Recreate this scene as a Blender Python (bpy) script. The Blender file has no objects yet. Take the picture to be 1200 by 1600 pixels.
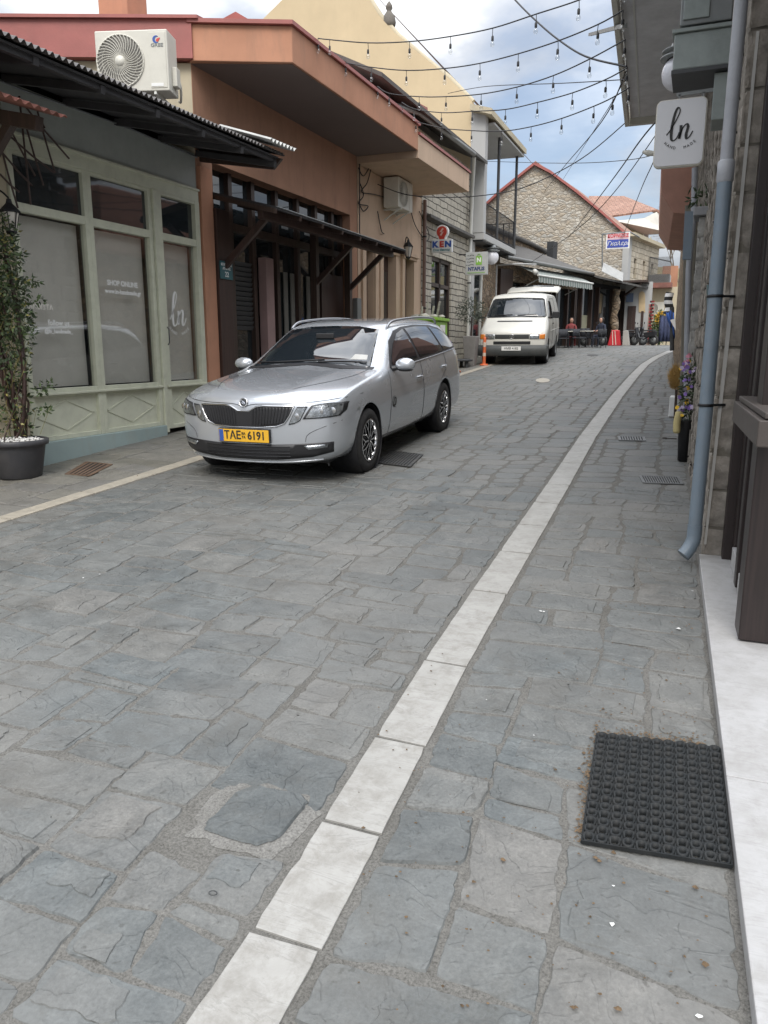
import bpy, bmesh, math, random
from mathutils import Vector, Matrix, noise, geometry
from mathutils.bvhtree import BVHTree
S = bpy.context.scene
COL = S.collection
R = math.radians
random.seed(7)

# ------------------------------------------------------------------ camera
YAW = R(22.0); PITCH = math.atan(255 / 1200); CAMZ = 1.6
cd = bpy.data.cameras.new("camera"); cam = bpy.data.objects.new("camera", cd); COL.objects.link(cam)
cd.sensor_fit = 'VERTICAL'; cd.sensor_height = 24; cd.lens = 18.0
cd.clip_start = 0.05; cd.clip_end = 2000
cam.location = (0, 0, CAMZ); cam.rotation_euler = (R(90) - PITCH, 0, YAW)
S.camera = cam

# ------------------------------------------------------------------ exposure
S.view_settings.view_transform = 'Standard'; S.view_settings.look = 'None'
S.view_settings.exposure = 1.33; S.view_settings.gamma = 1.0
S.view_settings.use_curve_mapping = False

# ------------------------------------------------------------------ sky (world) and sun
SUN_EL = R(46); SUN_AZ = R(168)      # azimuth clockwise from +Y : veiled sun high behind the camera
w = bpy.data.worlds.new("World"); S.world = w; w.use_nodes = True
nt = w.node_tree; nt.nodes.clear()
def N(t, kind, **kw):
    n = t.nodes.new(kind)
    for k, v in kw.items(): setattr(n, k, v)
    return n
def L(t, a, b): t.links.new(a, b)
def MATH(t, op, a, b=None, c=None, clamp=False):
    n = t.nodes.new('ShaderNodeMath'); n.operation = op; n.use_clamp = clamp
    for i, v in enumerate((a, b, c)):
        if v is None: continue
        if isinstance(v, (int, float)): n.inputs[i].default_value = v
        else: t.links.new(v, n.inputs[i])
    return n.outputs[0]
def RAMP(t, fac, stops, interp='LINEAR'):
    n = t.nodes.new('ShaderNodeValToRGB'); n.color_ramp.interpolation = interp
    e = n.color_ramp.elements
    while len(e) > 1: e.remove(e[-1])
    e[0].position = stops[0][0]; e[0].color = stops[0][1]
    for p, c in stops[1:]:
        x = e.new(p); x.color = c
    if fac is not None: t.links.new(fac, n.inputs[0])
    return n.outputs[0]
def MIX(t, fac, a, b, mode='MIX'):
    n = t.nodes.new('ShaderNodeMix'); n.data_type = 'RGBA'; n.blend_type = mode
    for i, v in ((0, fac), (6, a), (7, b)):
        if isinstance(v, (int, float)): n.inputs[i].default_value = v
        elif isinstance(v, tuple): n.inputs[i].default_value = v if len(v) == 4 else (*v, 1)
        else: t.links.new(v, n.inputs[i])
    return n.outputs[2]
sky = N(nt, 'ShaderNodeTexSky'); sky.sky_type = 'NISHITA'; sky.sun_disc = False
sky.sun_elevation = SUN_EL; sky.sun_rotation = SUN_AZ; sky.air_density = 1.0; sky.dust_density = 1.5; sky.ozone_density = 1.5
tc = N(nt, 'ShaderNodeTexCoord')
sep = N(nt, 'ShaderNodeSeparateXYZ'); L(nt, tc.outputs['Generated'], sep.inputs[0])
zc = MATH(nt, 'MAXIMUM', sep.outputs[2], 0.0)
zd = MATH(nt, 'ADD', zc, 0.22)
cx = MATH(nt, 'DIVIDE', sep.outputs[0], zd); cy = MATH(nt, 'DIVIDE', sep.outputs[1], zd)
cmb = N(nt, 'ShaderNodeCombineXYZ'); L(nt, cx, cmb.inputs[0]); L(nt, cy, cmb.inputs[1]); cmb.inputs[2].default_value = 3.1
n1 = N(nt, 'ShaderNodeTexNoise'); n1.inputs['Scale'].default_value = 1.35; n1.inputs['Detail'].default_value = 7; n1.inputs['Roughness'].default_value = .56; n1.inputs['Distortion'].default_value = .35
L(nt, cmb.outputs[0], n1.inputs['Vector'])
n2 = N(nt, 'ShaderNodeTexNoise'); n2.inputs['Scale'].default_value = 2.6; n2.inputs['Detail'].default_value = 8; n2.inputs['Roughness'].default_value = .5
L(nt, cmb.outputs[0], n2.inputs['Vector'])
cover = RAMP(nt, n1.outputs[0], [(.36, (.42, .42, .42, 1)), (.49, (1, 1, 1, 1))])
tone = RAMP(nt, n2.outputs[0], [(.36, (.34, .365, .41, 1)), (.50, (.47, .49, .525, 1)), (.64, (.80, .80, .79, 1))])
lift = MATH(nt, 'ADD', MATH(nt, 'MULTIPLY', MATH(nt, 'POWER', zc, 2.0), 2.6), 0.46)   # an overcast sky is brighter overhead than at the horizon
tl = N(nt, 'ShaderNodeVectorMath', operation='SCALE'); L(nt, tone, tl.inputs[0]); L(nt, lift, tl.inputs['Scale'])
b1 = N(nt, 'ShaderNodeBackground'); L(nt, sky.outputs[0], b1.inputs[0]); b1.inputs[1].default_value = 0.065
b2 = N(nt, 'ShaderNodeBackground'); L(nt, tl.outputs[0], b2.inputs[0]); b2.inputs[1].default_value = 1.0
mx = N(nt, 'ShaderNodeMixShader'); L(nt, MATH(nt, 'MULTIPLY', cover, .93), mx.inputs[0]); L(nt, b1.outputs[0], mx.inputs[1]); L(nt, b2.outputs[0], mx.inputs[2])
wo = N(nt, 'ShaderNodeOutputWorld'); L(nt, mx.outputs[0], wo.inputs[0])

sd = bpy.data.lights.new("sun", 'SUN'); sun = bpy.data.objects.new("sun", sd); COL.objects.link(sun)
sd.energy = 0.9; sd.angle = R(28); sd.color = (1.0, .95, .88)
_d = Vector((math.sin(SUN_AZ) * math.cos(SUN_EL), math.cos(SUN_AZ) * math.cos(SUN_EL), math.sin(SUN_EL)))
sun.rotation_euler = _d.to_track_quat('Z', 'Y').to_euler(); sun.location = (0, 0, 30)

# ------------------------------------------------------------------ survey helpers: rays of the photograph met with real planes
def ray(x, y):
    r = x - 600; d = y - 800
    fw = 1200 * math.cos(PITCH) - d * math.sin(PITCH); up = -d * math.cos(PITCH) - 1200 * math.sin(PITCH)
    return Vector((r * math.cos(YAW) - fw * math.sin(YAW), r * math.sin(YAW) + fw * math.cos(YAW), up))
def gz(Y):
    return .055 * Y if Y < 29 else 1.595 + .055 * 3.2 * (1 - math.exp(-(Y - 29) / 3.2))
def XW(Y): return .10 - .045 * (Y - 5)          # foot of the right-hand house fronts
O = Vector((0, 0, CAMZ))
def PX(x, y, X): r = ray(x, y); return O + r * (X / r.x)
def PY(x, y, Y): r = ray(x, y); return O + r * (Y / r.y)
def PZ(x, y, Z): r = ray(x, y); return O + r * ((Z - CAMZ) / r.z)
def PV(x, y, A, B):                              # the upright plane through A and B
    n = Vector((B.y - A.y, -(B.x - A.x), 0)); r = ray(x, y)
    return O + r * ((Vector(A) - O).dot(n) / r.dot(n))
def G(X, Y, h=0): return Vector((X, Y, gz(Y) + h))

# ------------------------------------------------------------------ things, parts
ROOT = {}
def prop(o, label=None, cat=None, group=None, kind=None):
    if label: o['label'] = label
    if cat: o['category'] = cat
    if group: o['group'] = group
    if kind: o['kind'] = kind
    return o
def thing(name, label, cat, loc=(0, 0, 0), rz=0, group=None, rx=0):
    o = bpy.data.objects.new(name, None); COL.objects.link(o); o.empty_display_size = .2
    o.rotation_mode = 'XYZ'; o.location = loc; o.rotation_euler = (rx, 0, rz)
    ROOT[o.name] = Matrix.Translation(loc) @ Matrix.Rotation(rz, 4, 'Z') @ Matrix.Rotation(rx, 4, 'X')
    return prop(o, label, cat, group)
class MB:
    def __init__(s): s.v = []; s.f = []; s.sm = []
    def add(s, vs, fs, smooth=False):
        b = len(s.v); s.v += [Vector(v) for v in vs]; s.f += [tuple(i + b for i in f) for f in fs]; s.sm += [smooth] * len(fs); return s
    def box(s, a, b):                            # two opposite corners
        x0, x1 = sorted((a[0], b[0])); y0, y1 = sorted((a[1], b[1])); z0, z1 = sorted((a[2], b[2]))
        return s.add([(x0, y0, z0), (x1, y0, z0), (x1, y1, z0), (x0, y1, z0), (x0, y0, z1), (x1, y0, z1), (x1, y1, z1), (x0, y1, z1)],
                     [(3, 2, 1, 0), (4, 5, 6, 7), (0, 1, 5, 4), (1, 2, 6, 5), (2, 3, 7, 6), (3, 0, 4, 7)])
    def obox(s, c, u, v, w_, a, b, d):           # centre, axes, full sizes
        c = Vector(c); u = Vector(u).normalized() * a / 2; v = Vector(v).normalized() * b / 2; w_ = Vector(w_).normalized() * d / 2
        p = [c + i * u + j * v + k * w_ for k in (-1, 1) for i, j in ((-1, -1), (1, -1), (1, 1), (-1, 1))]
        return s.add(p, [(3, 2, 1, 0), (4, 5, 6, 7), (0, 1, 5, 4), (1, 2, 6, 5), (2, 3, 7, 6), (3, 0, 4, 7)])
    def bar(s, a, b, wd, ht=None, up=(0, 0, 1)): # rectangular bar from a to b
        a = Vector(a); b = Vector(b); d = b - a; up = Vector(up)
        if abs(d.normalized().dot(up)) > .98: up = Vector((1, 0, 0))
        u = d.cross(up).normalized(); v = u.cross(d).normalized()
        return s.obox((a + b) / 2, u, v, d, wd, ht or wd, d.length)
    def prism(s, poly, ext):                     # planar polygon (3-D points) pushed along ext
        n = len(poly); p = [Vector(q) for q in poly]; e = Vector(ext)
        nrm = Vector((0, 0, 0))
        for i in range(n): nrm += p[i].cross(p[(i + 1) % n])
        if nrm.dot(e) > 0: p.reverse()
        return s.add(p + [q + e for q in p], [tuple(range(n)), tuple(range(2 * n - 1, n - 1, -1))] + [(i + n, (i + 1) % n + n, (i + 1) % n, i) for i in range(n)])
    def tube(s, pts, r, n=8, cap=True):
        pts = [Vector(p) for p in pts]; m = len(pts)
        rr = r if isinstance(r, (list, tuple)) else [r] * m
        ref = Vector((0, 0, 1)); vs = []; u = None
        for i, p in enumerate(pts):
            d = (pts[min(i + 1, m - 1)] - pts[max(i - 1, 0)])
            if d.length < 1e-9: d = Vector((0, 0, 1))
            d.normalize()
            if u is None:
                if abs(d.dot(ref)) > .95: ref = Vector((1, 0, 0))
                u = d.cross(ref).normalized()
            else:
                u = (u - d * u.dot(d)); u = u.normalized() if u.length > 1e-6 else d.cross(Vector((.3, .5, .8))).normalized()
            v = d.cross(u)
            for k in range(n):
                a = 2 * math.pi * k / n; vs.append(p + (u * math.cos(a) + v * math.sin(a)) * rr[i])
        fs = [(i * n + k, i * n + (k + 1) % n, (i + 1) * n + (k + 1) % n, (i + 1) * n + k) for i in range(m - 1) for k in range(n)]
        s.add(vs, fs, True)
        if cap:
            s.add(vs[:n], [tuple(range(n - 1, -1, -1))]); s.add(vs[-n:], [tuple(range(n))])
        return s
    def lathe(s, prof, c=(0, 0, 0), ax=(0, 0, 1), n=24, smooth=True):   # prof: (radius, height) list
        c = Vector(c); ax = Vector(ax).normalized(); u = ax.orthogonal().normalized(); v = ax.cross(u); vs = []
        for r, h in prof:
            for k in range(n):
                a = 2 * math.pi * k / n; vs.append(c + ax * h + (u * math.cos(a) + v * math.sin(a)) * r)
        fs = [(i * n + k, i * n + (k + 1) % n, (i + 1) * n + (k + 1) % n, (i + 1) * n + k) for i in range(len(prof) - 1) for k in range(n)]
        return s.add(vs, fs, smooth)
    def grid(s, pts, smooth=False, flip=False):  # rows of points
        a = len(pts); b = len(pts[0]); vs = [p for row in pts for p in row]
        fs = [(i * b + j, i * b + j + 1, (i + 1) * b + j + 1, (i + 1) * b + j) for i in range(a - 1) for j in range(b - 1)]
        if flip: fs = [f[::-1] for f in fs]
        return s.add(vs, fs, smooth)
    def quad(s, a, b, c, d): return s.add([a, b, c, d], [(0, 1, 2, 3)])
    def mesh(s, name, xf=None):
        me = bpy.data.meshes.new(name); me.from_pydata(s.v, [], s.f)
        me.polygons.foreach_set('use_smooth', s.sm)
        if xf is not None: me.transform(xf)
        me.update(); return me
def weld(me, d=1e-5):
    bm = bmesh.new(); bm.from_mesh(me); bmesh.ops.remove_doubles(bm, verts=bm.verts, dist=d); bmesh.ops.recalc_face_normals(bm, faces=bm.faces); bm.to_mesh(me); bm.free()
def obj(name, mb, mat, parent=None, bev=0, local=False, seg=2, solid=0, w=False):
    root = parent
    while root is not None and root.parent is not None: root = root.parent
    xf = None
    if root is not None and not local and root.name in ROOT: xf = ROOT[root.name].inverted()
    me = mb.mesh(name, xf) if isinstance(mb, MB) else mb
    if not isinstance(mb, MB) and xf is not None: me.transform(xf)
    if w: weld(me)
    o = bpy.data.objects.new(name, me); COL.objects.link(o)
    for m in (mat if isinstance(mat, (list, tuple)) else [mat]): me.materials.append(m)
    if parent is not None: o.parent = parent
    if solid:
        m = o.modifiers.new('solid', 'SOLIDIFY'); m.thickness = solid; m.offset = 1
    if bev:
        m = o.modifiers.new('bevel', 'BEVEL'); m.width = bev; m.segments = seg; m.limit_method = 'ANGLE'; m.angle_limit = R(40)
    return o
def solo(name, mb, mat, label, cat, loc=(0, 0, 0), group=None, **kw):     # a thing that is one mesh
    me = mb.mesh(name, Matrix.Translation(loc).inverted()) if isinstance(mb, MB) else mb
    o = obj(name, me, mat, None, **kw); o.location = loc
    return prop(o, label, cat, group)
def struct(name, mb, mat, **kw): return prop(obj(name, mb, mat, None, **kw), kind='structure')
def copy_tree(o, parent=None):
    c = o.copy(); COL.objects.link(c); c.parent = parent
    if parent is None and o.name in ROOT: ROOT[c.name] = ROOT[o.name].copy()
    for ch in [q for q in bpy.data.objects if q.parent == o]: copy_tree(ch, c)
    return c
def place(o, loc, rz=None, label=None):
    o.location = loc
    if rz is not None: o.rotation_euler.z = rz
    if label: o['label'] = label
    return o
def text_mesh(s, size, extrude=.002, align='CENTER', shear=0, xs=1.0, bold=0):
    c = bpy.data.curves.new('t', 'FONT'); c.body = s; c.size = size; c.extrude = extrude; c.align_x = align; c.align_y = 'CENTER'; c.shear = shear
    c.offset = bold; c.resolution_u = 3
    o = bpy.data.objects.new('t', c); COL.objects.link(o)
    dg = bpy.context.evaluated_depsgraph_get(); me = bpy.data.meshes.new_from_object(o.evaluated_get(dg))
    bpy.data.objects.remove(o); me.transform(Matrix.Diagonal((xs, 1, 1, 1))); me.materials.clear()
    return me
def frame_m(c, u, v):                            # matrix with x->u, y->v
    u = Vector(u).normalized(); n = u.cross(Vector(v)).normalized(); v = n.cross(u)
    return Matrix.Translation(c) @ Matrix((u, v, n)).transposed().to_4x4()
def lettering(name, s, size, c, u, v, mat, parent, local=False, **kw):
    me = text_mesh(s, size, **kw); me.transform(frame_m(c, u, v)); return obj(name, me, mat, parent, local=local)
def stroke2d(mb, pts, wd, c, u, v, th=.003):     # flat pen stroke on the plane (u, v) at c
    u = Vector(u).normalized(); v = Vector(v).normalized(); n = u.cross(v); c = Vector(c)
    ws = wd if isinstance(wd, (list, tuple)) else [wd] * len(pts)
    P = [Vector((p[0], p[1])) for p in pts]; Lf = []; Rt = []
    for i, p in enumerate(P):
        d = (P[min(i + 1, len(P) - 1)] - P[max(i - 1, 0)]); d = d.normalized() if d.length else Vector((1, 0))
        q = Vector((-d.y, d.x)) * ws[i] / 2; Lf.append(p + q); Rt.append(p - q)
    T = lambda p, h: c + u * p.x + v * p.y + n * h
    mb.grid([[T(a, th) for a in Lf], [T(a, th) for a in Rt]], flip=True)
    mb.grid([[T(a, 0) for a in Lf], [T(a, th) for a in Lf]], flip=True); mb.grid([[T(a, 0) for a in Rt], [T(a, th) for a in Rt]])
    return mb
def smooth_curve(pts, n=8):                      # Catmull-Rom
    pts = [Vector(p) for p in pts]; out = []
    for i in range(len(pts) - 1):
        p0 = pts[max(i - 1, 0)]; p1 = pts[i]; p2 = pts[i + 1]; p3 = pts[min(i + 2, len(pts) - 1)]
        for k in range(n):
            t = k / n; out.append(.5 * ((2 * p1) + (p2 - p0) * t + (2 * p0 - 5 * p1 + 4 * p2 - p3) * t * t + (3 * p1 - p0 - 3 * p2 + p3) * t ** 3))
    out.append(pts[-1]); return out

# ------------------------------------------------------------------ materials
def newmat(name):
    m = bpy.data.materials.new(name); m.use_nodes = True; t = m.node_tree
    return m, t, t.nodes['Principled BSDF']
def coords(t, scale=(1, 1, 1)):
    c = N(t, 'ShaderNodeTexCoord'); mp = N(t, 'ShaderNodeMapping'); mp.inputs['Scale'].default_value = scale
    L(t, c.outputs['Object'], mp.inputs[0]); return mp.outputs[0]
def noisen(t, vec, scale, detail=5, rough=.55, dist=0):
    n = N(t, 'ShaderNodeTexNoise'); n.inputs['Scale'].default_value = scale; n.inputs['Detail'].default_value = detail
    n.inputs['Roughness'].default_value = rough; n.inputs['Distortion'].default_value = dist; L(t, vec, n.inputs['Vector']); return n.outputs[0]
def bumpn(t, h, strength, dist=.01, prev=None):
    b = N(t, 'ShaderNodeBump'); b.inputs['Strength'].default_value = strength; b.inputs['Distance'].default_value = dist
    L(t, h, b.inputs['Height'])
    if prev is not None: L(t, prev, b.inputs['Normal'])
    return b.outputs[0]
def mat(name, col, rough=.6, metal=0, var=.12, scale=3, bump=.15, bscale=40, coat=0, dirt=0, dirtcol=(.05, .045, .04), stretch=(1, 1, 1), spec=.5, sheen=0):
    m, t, p = newmat(name); v = coords(t, stretch)
    n = noisen(t, v, scale, 6, .6)
    lo = tuple(c * (1 - var) for c in col) + (1,); hi = tuple(min(1, c * (1 + var)) for c in col) + (1,)
    c = RAMP(t, n, [(.3, lo), (.7, hi)])
    if dirt:
        n3 = noisen(t, v, scale * 2.3, 8, .7, .4)
        c = MIX(t, MATH(t, 'MULTIPLY', RAMP(t, n3, [(.45, (0, 0, 0, 1)), (.75, (1, 1, 1, 1))]), dirt), c, dirtcol)
    L(t, c, p.inputs['Base Color'])
    p.inputs['Metallic'].default_value = metal
    L(t, MATH(t, 'ADD', MATH(t, 'MULTIPLY', n, .2), rough - .1, clamp=True), p.inputs['Roughness'])
    if bump: L(t, bumpn(t, noisen(t, v, bscale, 6, .65), bump, .01), p.inputs['Normal'])
    p.inputs['Coat Weight'].default_value = coat; p.inputs['Coat Roughness'].default_value = .04
    p.inputs['Specular IOR Level'].default_value = spec
    return m
def glassmat(name, tint=(.02, .025, .028), rough=.04):       # dark glazing
    m, t, p = newmat(name); v = coords(t)
    p.inputs['Base Color'].default_value = (*tint, 1); p.inputs['Roughness'].default_value = rough; p.inputs['Specular IOR Level'].default_value = .7
    p.inputs['Coat Weight'].default_value = .6; p.inputs['Coat Roughness'].default_value = .02
    L(t, bumpn(t, noisen(t, v, 1.3, 2), .05, .05), p.inputs['Normal']); return m
def panemat(name):                                            # clear pane one sees through
    m, t, p = newmat(name); t.nodes.remove(p)
    lw = N(t, 'ShaderNodeLayerWeight'); lw.inputs[0].default_value = .5
    fr = MATH(t, 'ADD', MATH(t, 'MULTIPLY', MATH(t, 'POWER', lw.outputs['Facing'], 3.0), .85), .09, clamp=True)
    a = N(t, 'ShaderNodeBsdfTransparent'); a.inputs[0].default_value = (.93, .935, .93, 1); g = N(t, 'ShaderNodeBsdfGlossy'); g.inputs['Roughness'].default_value = .015
    x = N(t, 'ShaderNodeMixShader'); L(t, fr, x.inputs[0]); L(t, a.outputs[0], x.inputs[1]); L(t, g.outputs[0], x.inputs[2])
    L(t, x.outputs[0], t.nodes['Material Output'].inputs[0]); return m
def stonewall(name, cols, mortar, scale=4.0, bump=.8, jw=.06, flat=1.6, randomness=1, plaster=0, plcol=(.4, .38, .34)):
    m, t, p = newmat(name); v = coords(t, (1, 1, flat))
    wob = noisen(t, v, 3, 3); nv = N(t, 'ShaderNodeVectorMath', operation='ADD'); sc = N(t, 'ShaderNodeVectorMath', operation='SCALE')
    nn = N(t, 'ShaderNodeTexNoise'); nn.inputs['Scale'].default_value = 3.2; L(t, v, nn.inputs['Vector']); L(t, nn.outputs['Color'], sc.inputs[0]); sc.inputs['Scale'].default_value = .22
    L(t, v, nv.inputs[0]); L(t, sc.outputs[0], nv.inputs[1])
    vo = N(t, 'ShaderNodeTexVoronoi', feature='F1'); vo.inputs['Scale'].default_value = scale; vo.inputs['Randomness'].default_value = randomness; L(t, nv.outputs[0], vo.inputs['Vector'])
    ve = N(t, 'ShaderNodeTexVoronoi', feature='DISTANCE_TO_EDGE'); ve.inputs['Scale'].default_value = scale; ve.inputs['Randomness'].default_value = randomness; L(t, nv.outputs[0], ve.inputs['Vector'])
    s = N(t, 'ShaderNodeSeparateColor'); L(t, vo.outputs['Color'], s.inputs[0])
    st = RAMP(t, s.outputs[0], [(i / max(1, len(cols) - 1), (*c, 1)) for i, c in enumerate(cols)])
    st = MIX(t, .55, st, RAMP(t, noisen(t, v, 14, 8, .7), [(.3, (.25, .25, .25, 1)), (.7, (.85, .85, .85, 1))]), 'OVERLAY')
    mk = RAMP(t, ve.outputs['Distance'], [(jw * .5, (0, 0, 0, 1)), (jw * 1.5, (1, 1, 1, 1))])
    c = MIX(t, mk, mortar, st)
    h = MATH(t, 'ADD', MATH(t, 'MULTIPLY', RAMP(t, ve.outputs['Distance'], [(0, (0, 0, 0, 1)), (.22, (1, 1, 1, 1))]), 1.0), MATH(t, 'MULTIPLY', noisen(t, v, 18, 8, .7), .6))
    if plaster:
        pm = MATH(t, 'MULTIPLY', RAMP(t, noisen(t, v, 1.1, 5, .6), [(.45, (0, 0, 0, 1)), (.55, (1, 1, 1, 1))]), plaster); c = MIX(t, pm, c, plcol)
    L(t, c, p.inputs['Base Color']); p.inputs['Roughness'].default_value = .9; p.inputs['Specular IOR Level'].default_value = .2
    L(t, bumpn(t, h, bump, .03), p.inputs['Normal']); return m
def coursed(name, c1, c2, mortar, bw=.45, rh=.15, jw=.012, bump=.7, axis='YZ', warp=.05):   # coursed masonry on an upright plane
    m, t, p = newmat(name); c = N(t, 'ShaderNodeTexCoord'); s = N(t, 'ShaderNodeSeparateXYZ'); L(t, c.outputs['Object'], s.inputs[0])
    cb = N(t, 'ShaderNodeCombineXYZ'); ax = {'Y': 1, 'X': 0, 'Z': 2}
    wn = noisen(t, c.outputs['Object'], 1.6, 4); wn2 = noisen(t, c.outputs['Object'], 7, 3)
    L(t, MATH(t, 'ADD', s.outputs[ax[axis[0]]], MATH(t, 'MULTIPLY', wn2, warp)), cb.inputs[0]); L(t, MATH(t, 'ADD', s.outputs[ax[axis[1]]], MATH(t, 'MULTIPLY', wn, warp * 1.6)), cb.inputs[1])
    b = N(t, 'ShaderNodeTexBrick'); b.offset = .5; b.inputs['Scale'].default_value = 1; b.inputs['Brick Width'].default_value = bw; b.inputs['Row Height'].default_value = rh
    b.inputs['Mortar Size'].default_value = jw; b.inputs['Mortar Smooth'].default_value = .35; b.inputs['Bias'].default_value = 0
    b.inputs['Color1'].default_value = (*c1, 1); b.inputs['Color2'].default_value = (*c2, 1); b.inputs['Mortar'].default_value = (*mortar, 1)
    L(t, cb.outputs[0], b.inputs['Vector'])
    cc = MIX(t, .5, b.outputs['Color'], RAMP(t, noisen(t, c.outputs['Object'], 9, 8, .7), [(.3, (.3, .3, .3, 1)), (.7, (.75, .75, .75, 1))]), 'OVERLAY')
    L(t, cc, p.inputs['Base Color']); p.inputs['Roughness'].default_value = .88; p.inputs['Specular IOR Level'].default_value = .25
    h = MATH(t, 'ADD', MATH(t, 'MULTIPLY', b.outputs['Fac'], -1.0), MATH(t, 'MULTIPLY', noisen(t, c.outputs['Object'], 22, 7, .7), .5))
    L(t, bumpn(t, h, bump, .025), p.inputs['Normal']); return m
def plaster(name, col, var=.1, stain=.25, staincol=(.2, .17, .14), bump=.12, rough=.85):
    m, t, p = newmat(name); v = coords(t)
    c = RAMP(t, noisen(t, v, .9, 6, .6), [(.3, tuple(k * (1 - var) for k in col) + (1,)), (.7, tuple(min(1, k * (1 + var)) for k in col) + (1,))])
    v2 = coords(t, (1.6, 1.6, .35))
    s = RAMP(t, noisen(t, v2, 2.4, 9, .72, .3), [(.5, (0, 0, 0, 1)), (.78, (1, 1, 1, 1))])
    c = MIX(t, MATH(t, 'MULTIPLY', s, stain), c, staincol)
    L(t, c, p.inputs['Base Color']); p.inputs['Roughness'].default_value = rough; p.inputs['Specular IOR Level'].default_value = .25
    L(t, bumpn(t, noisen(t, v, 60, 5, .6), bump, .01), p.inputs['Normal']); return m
def wood(name, col, rough=.5, var=.35, grain=(30, 30, 1.2), coat=0):
    m, t, p = newmat(name); v = coords(t, grain)
    n = noisen(t, v, 1, 6, .65, .8)
    L(t, RAMP(t, n, [(.3, tuple(k * (1 - var) for k in col) + (1,)), (.7, tuple(k * (1 + var) for k in col) + (1,))]), p.inputs['Base Color'])
    p.inputs['Roughness'].default_value = rough; p.inputs['Coat Weight'].default_value = coat
    L(t, bumpn(t, n, .2, .004), p.inputs['Normal']); return m

# ================================================================== THE GROUND
def slate(name, tones, patch=.35):
    m, t, p = newmat(name); v = coords(t)
    a = N(t, 'ShaderNodeAttribute'); a.attribute_name = 'tone'
    base = RAMP(t, a.outputs['Fac'], [(i / (len(tones) - 1), (*c, 1)) for i, c in enumerate(tones)])
    big = noisen(t, v, .8, 4); mid = noisen(t, v, 7, 9, .72, .6); fine = noisen(t, v, 90, 6, .7)
    base = MIX(t, .55, base, RAMP(t, mid, [(.3, (.22, .23, .23, 1)), (.7, (.78, .76, .73, 1))]), 'OVERLAY')
    base = MIX(t, .55, base, RAMP(t, fine, [(.3, (.28, .28, .28, 1)), (.7, (.74, .74, .74, 1))]), 'OVERLAY')
    base = MIX(t, MATH(t, 'MULTIPLY', RAMP(t, big, [(.42, (0, 0, 0, 1)), (.68, (1, 1, 1, 1))]), patch), base, (.185, .180, .168))
    sp = noisen(t, v, 26, 3, .5); sp2 = noisen(t, v, 2.1, 8, .75, .5)
    base = MIX(t, MATH(t, 'MULTIPLY', RAMP(t, sp, [(.66, (0, 0, 0, 1)), (.72, (1, 1, 1, 1))]), .45), base, (.045, .042, .036))
    base = MIX(t, MATH(t, 'MULTIPLY', RAMP(t, sp2, [(.50, (0, 0, 0, 1)), (.66, (1, 1, 1, 1))]), .38), base, (.085, .078, .066))
    L(t, base, p.inputs['Base Color']); L(t, MATH(t, 'ADD', MATH(t, 'MULTIPLY', mid, .5), .30), p.inputs['Roughness'])
    # split layers of slate: a terraced height
    lay = noisen(t, v, 3.4, 4, .5, .9); k = MATH(t, 'MULTIPLY', lay, 9.0); fl = MATH(t, 'FLOOR', k); fr = MATH(t, 'SUBTRACT', k, fl)
    st = MATH(t, 'ADD', fl, MATH(t, 'POWER', fr, 14.0))
    b = bumpn(t, st, .55, .0045); b = bumpn(t, mid, .45, .008, b); b = bumpn(t, fine, .35, .0025, b)
    L(t, b, p.inputs['Normal']); p.inputs['Specular IOR Level'].default_value = .35
    return m
def mortarmat(name, col):
    m, t, p = newmat(name); v = coords(t)
    f = noisen(t, v, 120, 4, .75); g = noisen(t, v, 5, 8, .7)
    c = MIX(t, .65, (*col, 1), RAMP(t, f, [(.32, (.15, .14, .13, 1)), (.5, (.5, .5, .5, 1)), (.72, (.85, .84, .82, 1))]), 'OVERLAY')
    c = MIX(t, .4, c, RAMP(t, g, [(.3, (.25, .24, .22, 1)), (.7, (.72, .72, .72, 1))]), 'OVERLAY')
    L(t, c, p.inputs['Base Color']); p.inputs['Roughness'].default_value = .93; p.inputs['Specular IOR Level'].default_value = .2
    L(t, bumpn(t, g, .6, .012, bumpn(t, f, .8, .005)), p.inputs['Normal']); return m
M_SLATE = slate('slate', [(.096, .105, .107), (.124, .131, .130), (.144, .145, .139), (.114, .126, .129), (.152, .150, .143)], .55)
M_SLATE_W = slate('slate_brown', [(.15, .145, .125), (.19, .18, .155), (.17, .165, .155)], .6)
M_MORT = mortarmat('mortar', (.142, .138, .128)); M_MORT_P = mortarmat('pale_mortar', (.18, .176, .165))
M_MARBLE = None
def marble(name, col, vein=.35, dirt=.3):
    m, t, p = newmat(name); v = coords(t); v2 = coords(t, (1.0, 5.0, 1.0))
    n = noisen(t, v2, 2.2, 9, .62, 1.2); n2 = noisen(t, v, 11, 9, .75, .3)
    c = RAMP(t, n, [(.35, tuple(k * .93 for k in col) + (1,)), (.49, (*col, 1)), (.505, tuple(k * (1 - vein) for k in col) + (1,)), (.525, (*col, 1)), (.7, tuple(k * .97 for k in col) + (1,))])
    c = MIX(t, MATH(t, 'MULTIPLY', RAMP(t, n2, [(.44, (0, 0, 0, 1)), (.66, (1, 1, 1, 1))]), dirt), c, (.17, .155, .13))
    c = MIX(t, MATH(t, 'MULTIPLY', RAMP(t, noisen(t, v, 3.1, 7, .7, .4), [(.42, (0, 0, 0, 1)), (.66, (1, 1, 1, 1))]), dirt * .6), c, (.20, .19, .17))
    L(t, c, p.inputs['Base Color']); p.inputs['Roughness'].default_value = .5; L(t, bumpn(t, n2, .2, .003), p.inputs['Normal']); return m
M_STRIPE = marble('stripe_marble', (.36, .352, .33), .22, .6); M_KERB = marble('kerb_limestone', (.42, .38, .31), .15, .5); M_STEP = marble('step_marble', (.40, .395, .392), .14, .3)

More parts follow.
